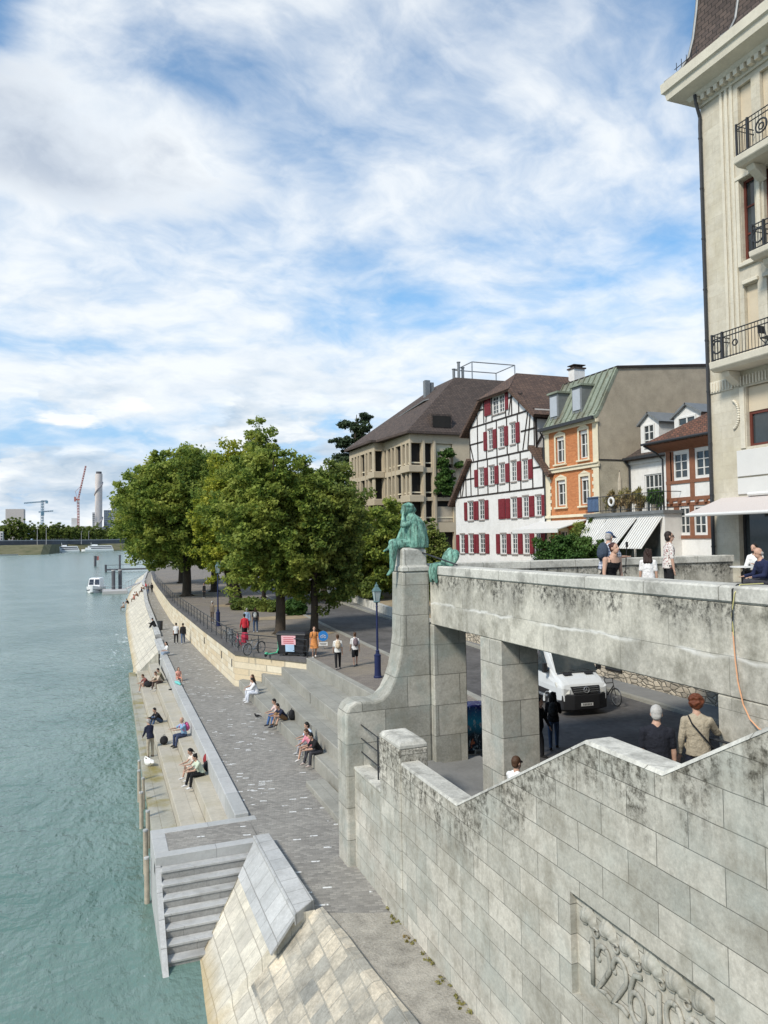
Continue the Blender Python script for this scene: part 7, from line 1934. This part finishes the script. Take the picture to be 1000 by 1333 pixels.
# patrol boat with its pontoon
root = thing('patrol_boat', 'small white cabin boat moored bow on at the pontoon', 'boat', (-1.0, 170.5, WATER), R(172), None, local=True)
m = MB()
st_ = lambda y, w, z0, z1: [V(-w, y, z1), V(-w * .75, y, z0), V(w * .75, y, z0), V(w, y, z1)]
m.loft([st_(-4.5, 1.6, -.3, 1.0), st_(0, 1.75, -.4, 1.05), st_(3, 1.35, -.35, 1.25), st_(5.2, .25, .2, 1.6)]); m.build('hull', shw, root)
m = MB(); m.loft([st_(-4.52, 1.63, .28, .5), st_(0, 1.79, .28, .5), st_(3, 1.4, .3, .55), st_(5.0, .35, .6, .8)]); m.build('rubbing_strake', shd, root)
m = MB(); m.loft([[V(-1.35, -3, 1), V(1.35, -3, 1), V(1.2, 2.2, 1), V(-1.2, 2.2, 1)], [V(-1.25, -2.8, 2.9), V(1.25, -2.8, 2.9), V(1.05, 1.2, 2.9), V(-1.05, 1.2, 2.9)]]); cb = m.build('cabin', shw, root, bevel=.08)
m = MB()
for s in (-1, 1): m.add([(s * .12, 1.98, 1.6), (s * 1.02, 1.98, 1.6), (s * .95, 1.36, 2.7), (s * .12, 1.36, 2.7)], [(0, 1, 2, 3)])
m.build('windscreen', shd, cb)
m = MB(); m.tube([(0, -1, 2.9), (0, -1, 4.6)], .05, 6); m.tube([(-.9, -1, 3.7), (.9, -1, 3.7)], .04, 6); m.tube([(-1.1, 4, 1.4), (-1.0, 4, 2.0), (0, 5.1, 2.3), (1.0, 4, 2.0), (1.1, 4, 1.4)], .03, 6); m.build('mast', M['steel'], root)
root = thing('pontoon', 'grey floating pontoon held by two thick dark piles', 'pontoon', (2.6, 163.5, WATER))
m = MB(); m.box(.4, 5.2, 160, 168, WATER - .3, WATER + .65); m.build('float', concf, root, bevel=.05)
for x, y in ((2.55, 165.5), (3.9, 166.5)):
    m = MB(); m.tube([(x, y, -1), (x, y, 5.2)], .38, 12); m.mi = 1; m.tube([(x, y, 5.2), (x, y, 5.4)], .42, 12); m.build('pile', [darkf, concf], root)
m = MB(); m.tube([(.5, 160.2, 1.3), (.5, 160.2, 2.3), (5, 160.2, 2.3), (5, 160.2, 1.3)], .04, 5); m.build('railing', M['steel'], root)
root = thing('gangway', 'thin railed gangway leading from the quay towards the pontoon', 'gangway', (6.5, 168, 2))
m = MB(); m.slab([(4.9, 166, 1.5), (9.0, 172, 2.9), (9.5, 171, 2.9), (5.4, 165, 1.5)], .12); m.build('walkway', concf, root)
m = MB()
for k in range(7):
    t = k / 6; m.tube([(4.9 + 4.1 * t, 166 + 6 * t, 1.5 + 1.4 * t), (4.9 + 4.1 * t, 166 + 6 * t, 2.6 + 1.4 * t)], .03, 4)
m.tube([(4.9, 166, 2.6), (9, 172, 4.0)], .04, 5); m.build('railing', M['steel'], root)
root = thing('landing_stage', 'dark steel landing stage out in the river beyond the pontoon', 'jetty', (5, 285, WATER))
m = MB(); m.box(1.5, 18, 282, 285, 1.3, 1.8); m.build('deck', darkf, root)
for x in (1.8, 6.5):
    m = MB(); m.tube([(x, 282.3, -1), (x, 282.3, 6.8 if x > 3 else 3.4)], .35, 8); m.build('pile', darkf, root)
m = MB(); m.tube([(1.5, 282, 3.2), (18, 282, 3.2)], .08, 5); m.tube([(1.5, 282, 1.8), (1.5, 282, 3.2)], .08, 5); m.build('railing', darkf, root)
root = thing('channel_marker', 'dark channel marker post with a red flag standing in the river', 'marker', (-2.2, 362, WATER))
m = MB(); m.tube([(-2.2, 362, -1), (-2.2, 362, 5.4)], .55, 8); m.build('post', darkf, root)
m = MB(); m.box(-1.6, -.6, 361.9, 362.1, 3.4, 5.2); m.build('flag', redc, root)
